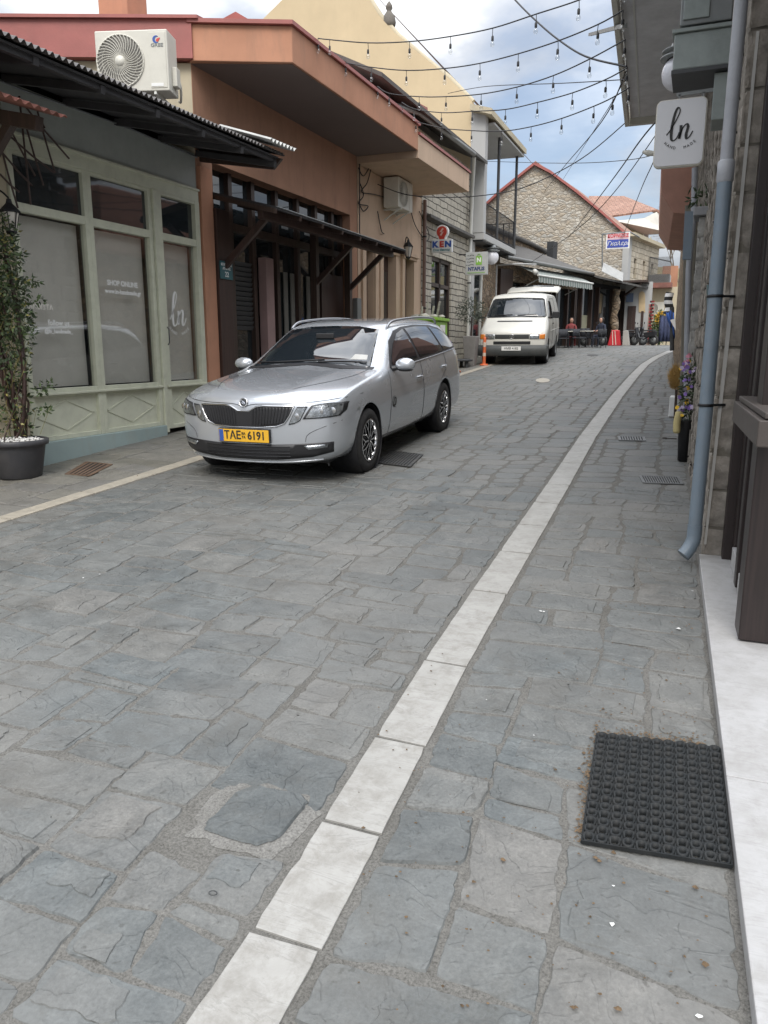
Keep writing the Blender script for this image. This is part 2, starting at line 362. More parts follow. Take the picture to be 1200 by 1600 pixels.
# one sheet out to the horizon, following the rise of the street
g = MB(); Ys = [-60, -30, -10, -4] + [i * .5 for i in range(-6, 90)] + [60, 90, 150, 300, 600]
Xs = [-400, -120, -40, -15, -8, -6, -4, -2, -1, 0, 1, 2, 5, 15, 40, 120, 400]
g.grid([[(x, y, gz(y) - .0005) for x in Xs] for y in Ys], True, flip=True)
struct('ground', g, M_MORT)

SL_T = [(-3, -.93), (0, -.96), (1.2, -.985), (1.52, -.99), (2, -1.015), (2.5, -1.045), (3.2, -1.085), (4.2, -1.123), (7, -1.215), (9.8, -1.32), (14.1, -1.41), (18, -1.45), (21.6, -1.45), (24.5, -1.33), (27.6, -1.07), (31, -.55), (34, .1), (38, 1.2)]
def lerp_t(T, y):
    for (a, va), (b, vb) in zip(T, T[1:]):
        if y <= b: return va + (vb - va) * (y - a) / (b - a)
    return T[-1][1]
def xs_l(y): return lerp_t(SL_T, y)
def xs_r(y): return xs_l(y) + .205
def xk(y): return -5.04 - .016 * max(0, y - 7)      # road side of the left kerb line
def paving(name, fl, fr, Y0, Y1, cell, m, seed, near=7, wmax=5, joint=.0045, blobs=.62, skip=None):
    rnd = random.Random(seed); nv = int((Y1 - Y0) / cell); wid = fr(Y0 + 3) - fl(Y0 + 3); nu = max(3, round(wid / cell))
    occ = [[0] * nu for _ in range(nv)]; out = MB(); tone = []
    def P(i, j):
        y = Y0 + j * cell; u = i / nu; x = fl(y) + (fr(y) - fl(y)) * u
        e = min(1, u * nu / 1.5, (1 - u) * nu / 1.5)
        a = noise.noise(Vector((x * 1.3, y * 1.3, seed))); b = noise.noise(Vector((x * 1.1 + 7, y * 1.5, seed + 3))); c = noise.noise(Vector((x * 5, y * 5, seed + 9)))
        return Vector((x + (a * .07 + c * .045) * e, y + b * .12 + noise.noise(Vector((x * 6 + 20, y * 6, seed + 5))) * .05, 0))
    for j in range(nv):
        for i in range(nu):
            if occ[j][i]: continue
            w_ = rnd.choices(range(1, wmax + 1), [.3, 3, 4, 3, 1.6][:wmax])[0]; h_ = rnd.choices((1, 2, 3), (.8, 5, 2.2))[0]
            w0 = 0
            while w0 < w_ and i + w0 < nu and not occ[j][i + w0]: w0 += 1
            if i + w0 < nu and not occ[j][i + w0] and (i + w0 + 1 >= nu or occ[j][i + w0 + 1]): w0 += 1
            h_ = min(h_, nv - j)
            for jj in range(j, j + h_):
                for ii in range(i, i + w0): occ[jj][ii] = 1
            y = Y0 + (j + h_ / 2) * cell; step = .028 if y < near * .55 else .05 if y < near else .1
            cs = [P(i, j), P(i + w0, j), P(i + w0, j + h_), P(i, j + h_)]; ctr = sum(cs, Vector()) / 4
            if skip and skip(ctr): continue
            ring = []
            for k in range(4):
                a, b = cs[k], cs[(k + 1) % 4]; n = max(2, int((b - a).length / step))
                ring += [a + (b - a) * (q / n) for q in range(n)]
            for _ in range(1):
                ring = [(ring[q - 1] + ring[q] * 4 + ring[(q + 1) % len(ring)]) / 6 for q in range(len(ring))]
            sx = max(.2, 1 - 2 * joint * rnd.uniform(.7, 1.6) / (cell * w0)); sy = max(.2, 1 - 2 * joint * rnd.uniform(.7, 1.7) / (cell * h_))
            amp = .014 if y < near else .006
            rr = []
            for q in ring:
                d = q - ctr; d = Vector((d.x * sx, d.y * sy, 0)); dl = d.length
                f = 1 + amp * (noise.noise(Vector((q.x * 18, q.y * 18, seed))) + .7 * noise.noise(Vector((q.x * 45, q.y * 45, seed)))) / max(dl, .05)
                rr.append(ctr + d * f)
            h = rnd.uniform(.0012, .0042) + (.004 if rnd.random() < .08 else 0); tx = rnd.gauss(0, .0055); ty = rnd.gauss(0, .0055)
            if y > 10: h *= .7; tx *= .4; ty *= .4
            def Z(q, o=0): return Vector((q.x, q.y, gz(q.y) + max(.0006, h + (q.x - ctr.x) * tx + (q.y - ctr.y) * ty) + o))
            inset = .007 if y < near else .01; top = [Z(ctr + (q - ctr) * (1 - inset / max((q - ctr).length, .03))) for q in rr]
            n = len(rr); low = [Vector((q.x, q.y, gz(q.y) - .005)) for q in rr]
            out.add(low + top, [(k, (k + 1) % n, (k + 1) % n + n, k + n) for k in range(n)] + [tuple(range(n, 2 * n))])
            tv = rnd.random(); tone += [tv] * (2 * n)
            if y < near and rnd.random() < blobs and w0 * h_ >= 4:       # a surviving upper layer of the slate
                off = Vector((rnd.uniform(-.25, .25) * cell * w0, rnd.uniform(-.25, .25) * cell * h_, 0)); c2 = ctr + off; sc = rnd.uniform(.5, .95)
                sd_ = rnd.random() * 50; bl = []
                for q in rr:
                    d = (q - ctr) * sc; ang = math.atan2(d.y, d.x)
                    f = 1 + .32 * noise.noise(Vector((math.cos(ang) * 1.6, math.sin(ang) * 1.6, sd_))) + .10 * noise.noise(Vector((math.cos(ang) * 6, math.sin(ang) * 6, sd_)))
                    pnt = c2 + d * f; d2 = pnt - ctr
                    if abs(d2.x) > cell * w0 / 2 * .84 * sx: d2.x = math.copysign(cell * w0 / 2 * .84 * sx, d2.x)
                    if abs(d2.y) > cell * h_ / 2 * .84 * sy: d2.y = math.copysign(cell * h_ / 2 * .84 * sy, d2.y)
                    bl.append(ctr + d2)
                bh = rnd.uniform(.002, .0055)
                c3 = sum(bl, Vector()) / n; tp = [Z(c3 + (q - c3) * .965, bh) for q in bl]
                out.add([Z(q, -.001) for q in bl] + tp, [(k, (k + 1) % n, (k + 1) % n + n, k + n) for k in range(n)] + [tuple(range(n, 2 * n))])
                tone += [min(1, max(0, tv + rnd.uniform(-.12, .12)))] * (2 * n)
    me = out.mesh(name); at = me.attributes.new('tone', 'FLOAT', 'POINT'); at.data.foreach_set('value', tone)
    return prop(obj(name, me, m), kind='structure')
def skip_road(c): return ((c - Vector((-1.235, 1.93, 0))).length < .21)
paving('road', lambda y: xk(y) + .02, lambda y: xs_l(y) - .02, -1.2, 37, .107, M_SLATE, 3, skip=skip_road)
paving('pavement_right', lambda y: xs_r(y) + .02, lambda y: max(xs_r(y) + .35, XW(y) + .0) if y > 5.2 else .075 + .041 * (5.2 - y), -1.2, 33, .118, M_SLATE, 11, wmax=4)
paving('pavement_left', lambda y: -6.62, lambda y: xk(y) - .19, -1, 25, .15, M_SLATE_W, 5, near=9, blobs=.3)

# white marble line down the right of the street, slab by slab (surface pattern of one line), and the kerb line on the left
def slabs(name, fl, fr, joints, m, h=.004, gap=.008, wob=.003, chip=True):
    rnd = random.Random(14); mb = MB()
    for a, b in zip(joints, joints[1:]):
        n = 10 if a < 8 else 4; hh = h + rnd.uniform(-.001, .0025); sk = rnd.uniform(-.004, .004)
        Lp = []; Rp = []
        for k in range(n + 1):
            y = a + gap + (b - a - 2 * gap) * k / n
            Lp.append((fl(y) + rnd.uniform(0, wob), y + sk, gz(y))); Rp.append((fr(y) - rnd.uniform(0, wob), y - sk, gz(y)))
        if chip and 1.4 < a < 1.6:
            for k, dx in ((6, .006), (7, .003)): Lp[k] = (Lp[k][0] + dx, Lp[k][1], Lp[k][2])
        if chip: Lp[0] = (Lp[0][0] + rnd.uniform(0, .008), Lp[0][1], Lp[0][2]); Rp[-1] = (Rp[-1][0] - rnd.uniform(0, .008), Rp[-1][1], Rp[-1][2])
        ring = Rp[:1] + Rp[1:] + Lp[::-1]
        mid = []
        for q0, q1 in ((Rp[-1], Lp[-1]),):
            pass
        top = [Vector((p[0], p[1], p[2] + hh)) for p in ring]; low = [Vector((p[0], p[1], p[2] - .006)) for p in ring]; c = sum(top, Vector()) / len(top)
        ins = [t + (c - t).normalized() * .003 + Vector((0, 0, .0012)) for t in top]; k = len(ring)
        mb.add(low + top + ins, [(i, (i + 1) % k, (i + 1) % k + k, i + k) for i in range(k)] + [(i + k, (i + 1) % k + k, (i + 1) % k + 2 * k, i + 2 * k) for i in range(k)] + [tuple(range(2 * k, 3 * k))])
    return struct(name, mb, m)
js = [-2.3, -1.8, -1.3, -.8, -.35, .08, .55, 1.03, 1.51, 1.98, 2.5, 3.19, 4.15, 4.92, 5.6, 6.3, 7.0]
rr_ = random.Random(2)
while js[-1] < 36: js.append(js[-1] + rr_.uniform(.7, 1.05))
slabs('white_line', xs_l, xs_r, js, M_STRIPE)
jk = [-2.0]
while jk[-1] < 21.5: jk.append(jk[-1] + rr_.uniform(.75, 1.0))
slabs('left_kerb_line', lambda y: xk(y) - .185, lambda y: xk(y) - .01, jk, M_KERB, h=.006, chip=False)

# fresh pale mortar round one re-laid stone beside the line
c0 = Vector((-1.235, 1.93, 0)); mb = MB(); n = 90
ring = []
for k in range(n):
    a = 2 * math.pi * k / n; rx = .19 * (1 + .34 * noise.noise(Vector((math.cos(a) * 2, math.sin(a) * 2, 4))) + .06 * noise.noise(Vector((math.cos(a) * 6, math.sin(a) * 6, 4)))); 
    q = Vector((math.copysign(abs(math.cos(a)) ** .6, math.cos(a)) * rx, math.copysign(abs(math.sin(a)) ** .6, math.sin(a)) * rx * .92, 0))
    if c0.x + q.x > xs_l(c0.y + q.y) - .01: q.x = xs_l(c0.y + q.y) - .01 - c0.x
    ring.append(c0 + q)
mb.add([Vector((q.x, q.y, gz(q.y) + .0012)) for q in ring] + [Vector((c0.x + (q.x - c0.x) * .86, c0.y + (q.y - c0.y) * .86, gz(q.y) + .0062)) for q in ring] + [Vector((c0.x, c0.y, gz(c0.y) + .009))], [(k, (k + 1) % n, (k + 1) % n + n, k + n) for k in range(n)] + [(k + n, (k + 1) % n + n, 2 * n) for k in range(n)], True)
struct('mortar_patch', mb, M_MORT_P)
mb = MB(); ring = []
for k in range(n):
    a = 2 * math.pi * k / n; r_ = 1 + .07 * noise.noise(Vector((math.cos(a) * 3, math.sin(a) * 3, 9)))
    ring.append(c0 + Vector((.01 + math.copysign(abs(math.cos(a)) ** .42, math.cos(a)) * .128 * r_ + math.sin(a) * .02, math.copysign(abs(math.sin(a)) ** .42, math.sin(a)) * .135 * r_, 0)))
mb.add([Vector((q.x, q.y, gz(q.y) + .008)) for q in ring] + [Vector((c0.x + (q.x - c0.x) * .96, c0.y + (q.y - c0.y) * .96, gz(q.y) + .0155)) for q in ring],
       [(k, (k + 1) % n, (k + 1) % n + n, k + n) for k in range(n)] + [tuple(range(n, 2 * n))])
me = mb.mesh('relaid_stone'); at = me.attributes.new('tone', 'FLOAT', 'POINT'); at.data.foreach_set('value', [.02] * len(me.vertices))
prop(obj('relaid_stone', me, M_SLATE), 'dark blue grey paving stone relaid in fresh pale mortar beside the white line', 'paving stone')

# ================================================================== MATERIALS OF THE HOUSES
M = dict(
 green=mat('sage_green_paint', (.56, .57, .45), .5, var=.06, bump=.08, dirt=.18), greenp=mat('sage_green_panel', (.58, .59, .47), .5, var=.05, bump=.06, dirt=.15),
 fascia=mat('grey_green_board', (.36, .38, .35), .55, var=.06, bump=.05, dirt=.15),
 teal=plaster('teal_plinth_paint', (.30, .37, .36), .12, .45, (.30, .28, .22)), blind=mat('grey_green_roller_blind', (.74, .71, .65), .9, var=.06, bump=.1, bscale=300),
 dark=mat('dark_interior', (.012, .012, .013), .8, var=.3), glass=glassmat('dark_glazing'), pane=panemat('clear_pane'),
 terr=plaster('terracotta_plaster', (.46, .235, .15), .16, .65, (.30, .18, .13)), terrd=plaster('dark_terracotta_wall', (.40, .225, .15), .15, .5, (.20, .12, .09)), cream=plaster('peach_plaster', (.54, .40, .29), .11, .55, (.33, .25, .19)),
 creamw=plaster('weathered_cream_plaster', (.50, .44, .32), .12, .55, (.28, .25, .20)), red=mat('red_metal_flashing', (.33, .10, .085), .45, var=.12, dirt=.2, dirtcol=(.3, .12, .1)),
 yellow=plaster('yellow_plaster', (.60, .48, .31), .07, .28, (.50, .40, .26)), brown=wood('dark_brown_wood', (.048, .029, .022), .5), brownr=wood('red_brown_wood', (.046, .024, .019), .5),
 black=mat('blackened_timber', (.048, .046, .048), .8, var=.3), tin=mat('weathered_corrugated_sheet', (.085, .08, .078), .6, var=.35, scale=2, dirt=.5, dirtcol=(.10, .07, .05)),
 tinw=mat('pale_translucent_sheet', (.42, .42, .40), .45, var=.15, dirt=.3), rtin=mat('rusty_red_sheet', (.22, .09, .07), .7, var=.3, dirt=.4), white=mat('white_painted_metal', (.62, .62, .58), .45, var=.04, bump=.02, dirt=.08),
 acw=mat('off_white_plastic', (.60, .58, .51), .5, var=.04, bump=.02, dirt=.10), greym=mat('grey_metal', (.20, .21, .21), .45, .3, var=.1), dgrey=mat('dark_grey_metal', (.05, .052, .055), .5, .2, var=.15),
 whitebrick=coursed('whitewashed_stone_courses', (.50, .46, .38), (.40, .37, .31), (.085, .078, .068), .62, .165, .014, .9), gwall=plaster('pale_grey_render', (.42, .42, .41), .05, .2, (.28, .27, .25)),
 stone=stonewall('tan_rubble_stone', [(.28, .245, .20), (.43, .385, .32), (.36, .305, .235), (.50, .465, .40), (.37, .355, .32)], (.34, .305, .255), 4.6, .8, .05, 1.7),
 stone2=stonewall('brown_rubble_stone', [(.14, .10, .07), (.30, .22, .15), (.22, .16, .10), (.36, .29, .22)], (.16, .13, .10), 3.6, .9, .06, 1.9),
 ashlar=coursed('pale_ashlar', (.56, .50, .40), (.44, .39, .30), (.20, .17, .13), .5, .24, .014, .6), slater=mat('dark_slate_roof', (.10, .095, .088), .8, var=.3, scale=5, bump=.6, bscale=25, dirt=.3),
 gutter=mat('zinc_gutter', (.22, .22, .21), .4, .6, var=.15), wire=mat('black_cable', (.02, .02, .022), .6), lampb=mat('bulb_glass', (.62, .58, .52), .12, var=.02, bump=0), globe=mat('opal_globe', (.62, .62, .66), .25, var=.02, bump=0),
 iron=mat('black_iron', (.022, .022, .024), .5, .5), blue=mat('blue_paint', (.03, .09, .35), .5), ink=mat('dark_ink', (.02, .02, .02), .6, bump=0), wh=mat('white_lettering', (.75, .75, .73), .6, var=.02, bump=0),
)
def tiles(name, cols, sx=.22, sy=.3, along='X'):
    m, t, p = newmat(name); c = N(t, 'ShaderNodeTexCoord'); v = c.outputs['Object']
    b = N(t, 'ShaderNodeTexBrick'); b.inputs['Scale'].default_value = 1; b.inputs['Brick Width'].default_value = sx; b.inputs['Row Height'].default_value = sy; b.inputs['Mortar Size'].default_value = .012
    b.inputs['Color1'].default_value = (*cols[0], 1); b.inputs['Color2'].default_value = (*cols[1], 1); b.inputs['Mortar'].default_value = (*cols[2], 1); L(t, v, b.inputs['Vector'])
    L(t, MIX(t, .5, b.outputs['Color'], RAMP(t, noisen(t, v, 4, 8, .7), [(.3, (.3, .3, .3, 1)), (.7, (.75, .75, .75, 1))]), 'OVERLAY'), p.inputs['Base Color'])
    p.inputs['Roughness'].default_value = .85; L(t, bumpn(t, b.outputs['Fac'], -.8, .03), p.inputs['Normal']); return m
M['rooft'] = tiles('clay_tiles', [(.33, .19, .14), (.26, .14, .10), (.12, .08, .06)])
FX = -6.6
def slabbox(mb, x0, x1, y0, y1, z0, z1): return mb.box((x0, y0, z0), (x1, y1, z1))
def B(x0, x1, y0, y1, z0, z1): return MB().box((x0, y0, z0), (x1, y1, z1))
def corrugated(P0, P1, Q0, Q1, period, amp, th=.004):    # eave P0->P1, upper edge Q0->Q1
    P0, P1, Q0, Q1 = map(Vector, (P0, P1, Q0, Q1)); n = int((P1 - P0).length / period * 8); rows = []
    up = (P1 - P0).cross(Q0 - P0).normalized(); up = up if up.z > 0 else -up
    for sgn in (1, 0):
        for k in range(3):
            f = k / 2; rows.append([(P0 + (P1 - P0) * (i / n)) * (1 - f) + (Q0 + (Q1 - Q0) * (i / n)) * f + up * (amp * math.sin(i * 2 * math.pi / 8) + th * sgn) for i in range(n + 1)])
    mb = MB(); mb.grid(rows[0:3], True); mb.grid(rows[3:6], True, flip=True); mb.grid([rows[3], rows[0]]); return mb

# ------------------------------------------------------------------ 1. the sage green shop
t = thing('green_shop', 'low shop with sage green wooden front and dark corrugated eave', 'shop', (FX, 7.9, .43))
obj('body', B(-11, -6.98, 6.0, 9.44, .1, 4.6), M['dark'], t)
wl = MB().box((FX - .3, 3.0, -.1), (FX - .02, 6.23, 4.35)); obj('side_wall', wl, M['creamw'], t)
obj('fascia_board', B(FX - .06, FX, 6.24, 9.46, 3.74, 4.2), M['fascia'], t, bev=.004)
hb = MB(); hb.box((FX - .08, 6.24, 3.57), (FX + .025, 9.46, 3.735)); hb.box((FX - .08, 6.24, 3.71), (FX + .05, 9.46, 3.738))
obj('head_beam', hb, M['green'], t, bev=.004)
obj('plinth', B(FX - .25, FX + .05, 6.0, 8.47, .2, .60), M['teal'], t, bev=.01)
PY0 = [6.31, 7.33, 8.47]                                # the two fixed bays
def bay(y0, y1, name, door=False):
    f = obj(name, MB().box((FX - .05, y0, 3.02), (FX - .045, y0 + .001, 3.021)), M['green'], t); bpy.data.objects.remove(f)
    fr = MB(); X0, X1 = FX - .07, FX + (.03 if door else .012)
    wd = .065 if not door else .10
    zb = .60 if not door else .545
    fr.box((X0, y0, zb), (X1, y0 + wd, 3.57)); fr.box((X0, y1 - wd, zb), (X1, y1, 3.57))
    fr.box((X0, y0 + wd, 2.98), (X1 - .004, y1 - wd, 3.07)); fr.box((X0, y0 + wd, 1.08), (X1 - .004, y1 - wd, 1.17))
    fr.box((X0, y0 + wd, zb), (X1 - .004, y1 - wd, zb + .05)); fr.box((X0, y0 + wd, 3.53), (X1 - .004, y1 - wd, 3.57))
    fr.box((X0 + .02, y0 - .0, 1.10), (X1 + .03, y1, 1.125))
    f = obj(name, fr, M['green'], t, bev=.004)
    pn = MB().box((X0 + .02, y0 + wd, zb + .05), (X0 + .035, y1 - wd, 1.08)); obj('lower_panel', pn, M['greenp'], f)
    yc = (y0 + y1) / 2; zc = (zb + .05 + 1.08) / 2; hy = (y1 - y0) / 2 - wd - .05; hz = .17 if not door else .18; dm = MB()
    c4 = [(0, hy, 0), (0, 0, hz), (0, -hy, 0), (0, 0, -hz)]
    for i in range(4):
        a = Vector((X0 + .037, yc, zc)) + Vector(c4[i]); b = Vector((X0 + .037, yc, zc)) + Vector(c4[(i + 1) % 4]); dm.bar(a, b, .016, .012, (1, 0, 0))
    obj('diamond_moulding', dm, M['green'], f)
    obj('pane', MB().box((FX - .04, y0 + wd, 1.17), (FX - .034, y1 - wd, 2.98)), M['pane'], f)
    obj('upper_pane', MB().box((FX - .04, y0 + wd, 3.07), (FX - .034, y1 - wd, 3.53)), M['glass'], f)
    bl = MB(); n = 14; rows = []
    for k in (1.18, 2.0, 2.97): rows.append([(FX - .13 - .006 * math.sin(i * 1.7 + k), y0 + wd + (y1 - y0 - 2 * wd) * i / n, k) for i in range(n + 1)])
    bl.grid(rows, True); obj('roller_blind', bl, M['blind'], f)
    return f
wa = bay(6.24, 7.33, 'shop_window'); wb = bay(7.33, 8.45, 'shop_window')
dr = bay(8.53, 9.46, 'shop_door', True)
obj('door_handle', MB().tube([(FX + .05, 8.58, 1.65), (FX + .075, 8.58, 1.68), (FX + .075, 8.58, 1.85), (FX + .05, 8.58, 1.88)], .007), M['dgrey'], dr)
obj('door_post', B(FX - .08, FX + .045, 8.455, 8.525, .5, 3.57), M['green'], t, bev=.006)
for s, px, py, sz, tg in (('SHOP ONLINE', 192, 444, .085, wb), ('www.ln-handmade.gr', 193, 457, .075, wb), ('follow us', 92, 505, .085, wa), ('@ln_handmade_', 92, 518, .06, wa), ('ΑΝΟΙΧΤΑ', 64, 480, .075, wa)):
    c = PX(px, py, FX - .03); lettering('lettering', s, sz, c, (0, 1, 0), (0, 0, 1), M['wh'] if s != 'ΑΝΟΙΧΤΑ' else M['blind'], tg, extrude=.0012, bold=.0025)
LN = smooth_curve([(-.42, -.18), (-.30, -.02), (-.12, .32), (-.06, .52), (-.12, .60), (-.20, .45), (-.27, .05), (-.27, -.28), (-.20, -.36), (-.10, -.28), (-.04, -.12)], 8)
LN2 = smooth_curve([(0, .08), (.0, -.10), (-.03, -.32)], 8) ; LN3 = smooth_curve([(-.03, -.28), (.05, -.02), (.16, .10), (.21, .02), (.17, -.20), (.19, -.33), (.27, -.28), (.36, -.12)], 8)
def ln_logo(parent, c, u, v, sc, m, sub=True, th=.002):
    mb = MB()
    for crv in (LN, LN2, LN3):
        pts = [(p.x * sc, p.y * sc) for p in [Vector((q[0], q[1], 0)) for q in crv]]; n = len(pts)
        ws = [sc * (.035 + .055 * max(0, -(pts[min(i + 1, n - 1)][1] - pts[max(i - 1, 0)][1]) / (abs(pts[min(i + 1, n - 1)][1] - pts[max(i - 1, 0)][1]) + abs(pts[min(i + 1, n - 1)][0] - pts[max(i - 1, 0)][0]) + 1e-6))) for i in range(n)]
        stroke2d(mb, pts, ws, c, u, v, th)
    obj('script_letters', mb, m, parent)
    if sub:
        us = Vector(u).normalized(); vs = Vector(v).normalized(); txt = 'HAND  MADE'; allm = [MB(), MB()]
        for i, ch in enumerate(txt):
            if ch == ' ': continue
            a = (i - (len(txt) - 1) / 2) * .17; r_ = .62 * sc
            me = text_mesh(ch, .115 * sc, .001); cc = Vector(c) + us * (math.sin(a) * r_) - vs * (math.cos(a) * r_ - .02 * sc)
            me.transform(frame_m(cc, us * math.cos(a) + vs * math.sin(a), vs * math.cos(a) - us * math.sin(a)))
            allm[i > 4].add([q.co.copy() for q in me.vertices], [tuple(q.vertices) for q in me.polygons])
        [obj('small_lettering', q_, m, parent) for q_ in allm]
LN = [Vector((a[0], a[1], 0)) for a in LN]; LN2 = [Vector((a[0], a[1], 0)) for a in LN2]; LN3 = [Vector((a[0], a[1], 0)) for a in LN3]
ln_logo(dr, PX(279, 490, FX - .03), (0, 1, 0), (0, 0, 1), .46, M['wh'])
roof = corrugated((-5.3, 4.6, 4.03), (-5.3, 9.62, 4.10), (-7.6, 4.6, 4.66), (-7.6, 9.62, 4.72), .076, .017)
rf = obj('corrugated_roof', roof, M['tin'], t)
sf = MB().prism([(-5.36, 4.6, 3.99), (-5.36, 9.55, 4.05), (-6.62, 9.55, 4.28), (-6.62, 4.6, 4.25)], (0, 0, .02)); obj('soffit_boards', sf, M['black'], rf)
for y in (4.7, 5.5, 6.3, 7.1, 7.9, 8.7, 9.5): obj('rafter', MB().bar((-5.38, y, 3.97), (-6.6, y, 4.21), .06, .07), M['black'], rf)
obj('eave_beam', MB().bar((-5.42, 4.6, 3.975), (-5.42, 9.58, 4.04), .05, .06), M['black'], rf)
obj('end_board', MB().prism([(-5.32, 9.56, 4.05), (-5.45, 9.56, 3.93), (-6.6, 9.56, 4.12), (-6.6, 9.56, 4.36)], (0, .05, 0)), M['brown'], rf)
rr2 = corrugated((-5.18, 9.05, 4.15), (-5.18, 9.72, 4.17), (-5.9, 9.0, 4.37), (-5.75, 9.72, 4.34), .09, .022); obj('pale_sheet', rr2, M['tinw'], rf)
obj('cable', MB().tube([(FX + .03, 4.6, 4.19), (FX + .03, 6.5, 4.16), (FX + .03, 8, 4.19), (FX + .03, 9.46, 4.15)], .011, 6), M['greym'], t)

# small rusty awning on a timber bracket over the next door, with rods and lantern
t = thing('door_awning', 'small rusty red corrugated awning on a timber bracket, beside the ivy at far left', 'awning', (FX, 5.2, 3.4))
obj('roof_sheet', corrugated((-5.42, 4.2, 3.62), (-5.42, 5.85, 3.62), (-6.6, 4.2, 3.98), (-6.6, 5.85, 3.98), .10, .016), M['rtin'], t)
bm_ = MB().bar((-5.62, 5.72, 3.56), (-6.6, 5.72, 3.78), .09, .12); obj('beam', bm_, M['brown'], t, bev=.004)
obj('brace', MB().bar((-5.95, 5.72, 3.60), (-6.56, 5.72, 3.0), .08, .08), M['brown'], t, bev=.004)
t = thing('trellis', 'crossed rusty brown rods of a broken trellis under the corrugated eave', 'trellis', (-6.45, 6.3, 3.2))
mb = MB()
def PT(x, y): return PX(x, y, -6.42)
for a, b in (((28, 152), (108, 248)), ((18, 215), (85, 270)), ((0, 170), (55, 275)), ((5, 240), (50, 290)), ((0, 272), (30, 300)), ((30, 150), (48, 320)), ((56, 165), (86, 270)), ((40, 195), (68, 290)), ((2, 232), (28, 325)), ((64, 185), (70, 200))): mb.tube([PT(*a), PT((a[0] + b[0]) / 2, (a[1] + b[1]) / 2 + 2), PT(*b)], .010, 6)
obj('rods', mb, M['brownr'], t)

def lantern(name, label, top, s=1, arm=None, group=None):
    t = thing(name, label, 'lantern', top, group=group); tx, ty, tz = top
    if arm: obj('bracket', MB().tube(smooth_curve([arm, ((arm[0] + tx) / 2, (arm[1] + ty) / 2, max(arm[2], tz) + .10 * s), (tx, ty, tz + .05 * s)]), .010 * s, 6), M['iron'], t)
    c = Vector(top); h = MB().lathe([(.0, .05 * s), (.02 * s, .04 * s), (.03 * s, .0), (.095 * s, -.07 * s), (.10 * s, -.085 * s)], c, n=6, smooth=False)
    obj('cap', h, M['iron'], t)
    fr = MB()
    for k in range(6):
        a = math.pi / 3 * k; u = Vector((math.cos(a), math.sin(a), 0)); fr.bar(c + u * .085 * s + Vector((0, 0, -.085 * s)), c + u * .045 * s + Vector((0, 0, -.26 * s)), .008 * s)
    fr.lathe([(.05 * s, -.26 * s), (.052 * s, -.275 * s), (.02 * s, -.30 * s), (0, -.32 * s)], c, n=6, smooth=False); obj('frame', fr, M['iron'], t)
    obj('glass', MB().lathe([(.080 * s, -.088 * s), (.040 * s, -.262 * s)], c, n=6, smooth=False), M['lampb'], t)
    return t
lantern('wall_lantern', 'black iron wall lantern hanging above the ivy at far left', (-6.42, 6.05, 3.0), 1.0, (-6.60, 5.98, 3.02))

# ------------------------------------------------------------------ 2. the terracotta building with the deep canopy
e1 = Vector((-.905, -.425, 0)); C0 = Vector((-6.6, 9.47, 0)); C1 = C0 + e1 * 4.2
t = thing('terracotta_building', 'terracotta plastered shop with deep flat canopy and red metal edge', 'building', (FX, 12.2, .67))
wl = MB(); y0, y1 = 9.47, 14.9
wl.box((FX - .3, y0, .3), (FX, 9.86, 5.32)); wl.box((FX - .3, 14.55, .3), (FX, y1, 5.32)); wl.box((FX - .3, 9.86, 4.17), (FX, 14.55, 5.32))
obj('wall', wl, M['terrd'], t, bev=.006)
obj('body', MB().prism([(-6.9, 9.6, .2), (-11, 7.8, .2), (-11, 14.9, .2), (-6.9, 14.9, .2)], (0, 0, 5.1)), M['dark'], t)
ew = MB().prism([C0 + Vector((-.005, -.002, 4.2)), C1 + Vector((0, 0, 4.2)), C1 + Vector((-.1, .25, 4.2)), C0 + Vector((-.1, .25, 4.2))], (0, 0, 1.12)); obj('end_wall', ew, M['creamw'], t)
cn = MB().prism([(-5.33, 9.95, 5.32), (-5.33, 14.93, 5.32), (-9.6, 14.93, 5.32), (-9.6, 11.5, 5.32), (-6.52, 9.40, 5.32)][::1], (0, 0, .44)); cp = obj('canopy', cn, M['terr'], t, bev=.01)
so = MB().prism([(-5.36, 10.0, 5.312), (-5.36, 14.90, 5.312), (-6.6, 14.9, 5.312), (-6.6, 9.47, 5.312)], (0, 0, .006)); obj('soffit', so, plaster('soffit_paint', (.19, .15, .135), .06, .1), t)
fl = MB().prism([(-5.29, 9.9, 5.762), (-5.29, 14.97, 5.762), (-9.6, 14.97, 5.762), (-9.6, 11.4, 5.762), (-6.54, 9.33, 5.762)], (0, 0, .05)); obj('metal_edge', fl, M['red'], cp)
ft = MB().prism([(-6.50, 9.37, 5.34), (-10.6, 7.44, 5.30), (-10.6, 7.44, 5.72), (-6.50, 9.37, 5.80)], (-.05, .12, 0)).prism([(-6.4, 9.36, 5.80), (-10.6, 7.38, 5.722), (-11, 12, 6.0), (-6.4, 12, 6.0)], (0, 0, .04)); obj('red_upstand', ft, M['red'], t)
obj('roof', MB().add([(-5.5, 10.1, 5.83), (-5.5, 14.9, 5.83), (-8.6, 14.9, 6.25), (-8.6, 11.6, 6.25)], [(0, 1, 2, 3)]), M['red'], t)
gb = [PY(x, y, 11.2) for x, y in ((333, 37), (368, 18), (402, 38))]; obj('gablet', MB().prism(gb, (0, .8, 0)), M['red'], t)
obj('gablet_vent', MB().prism([PY(x, y, 11.185) for x, y in ((358, 35), (366, 29), (375, 35))], (0, .01, 0)), M['white'], t)
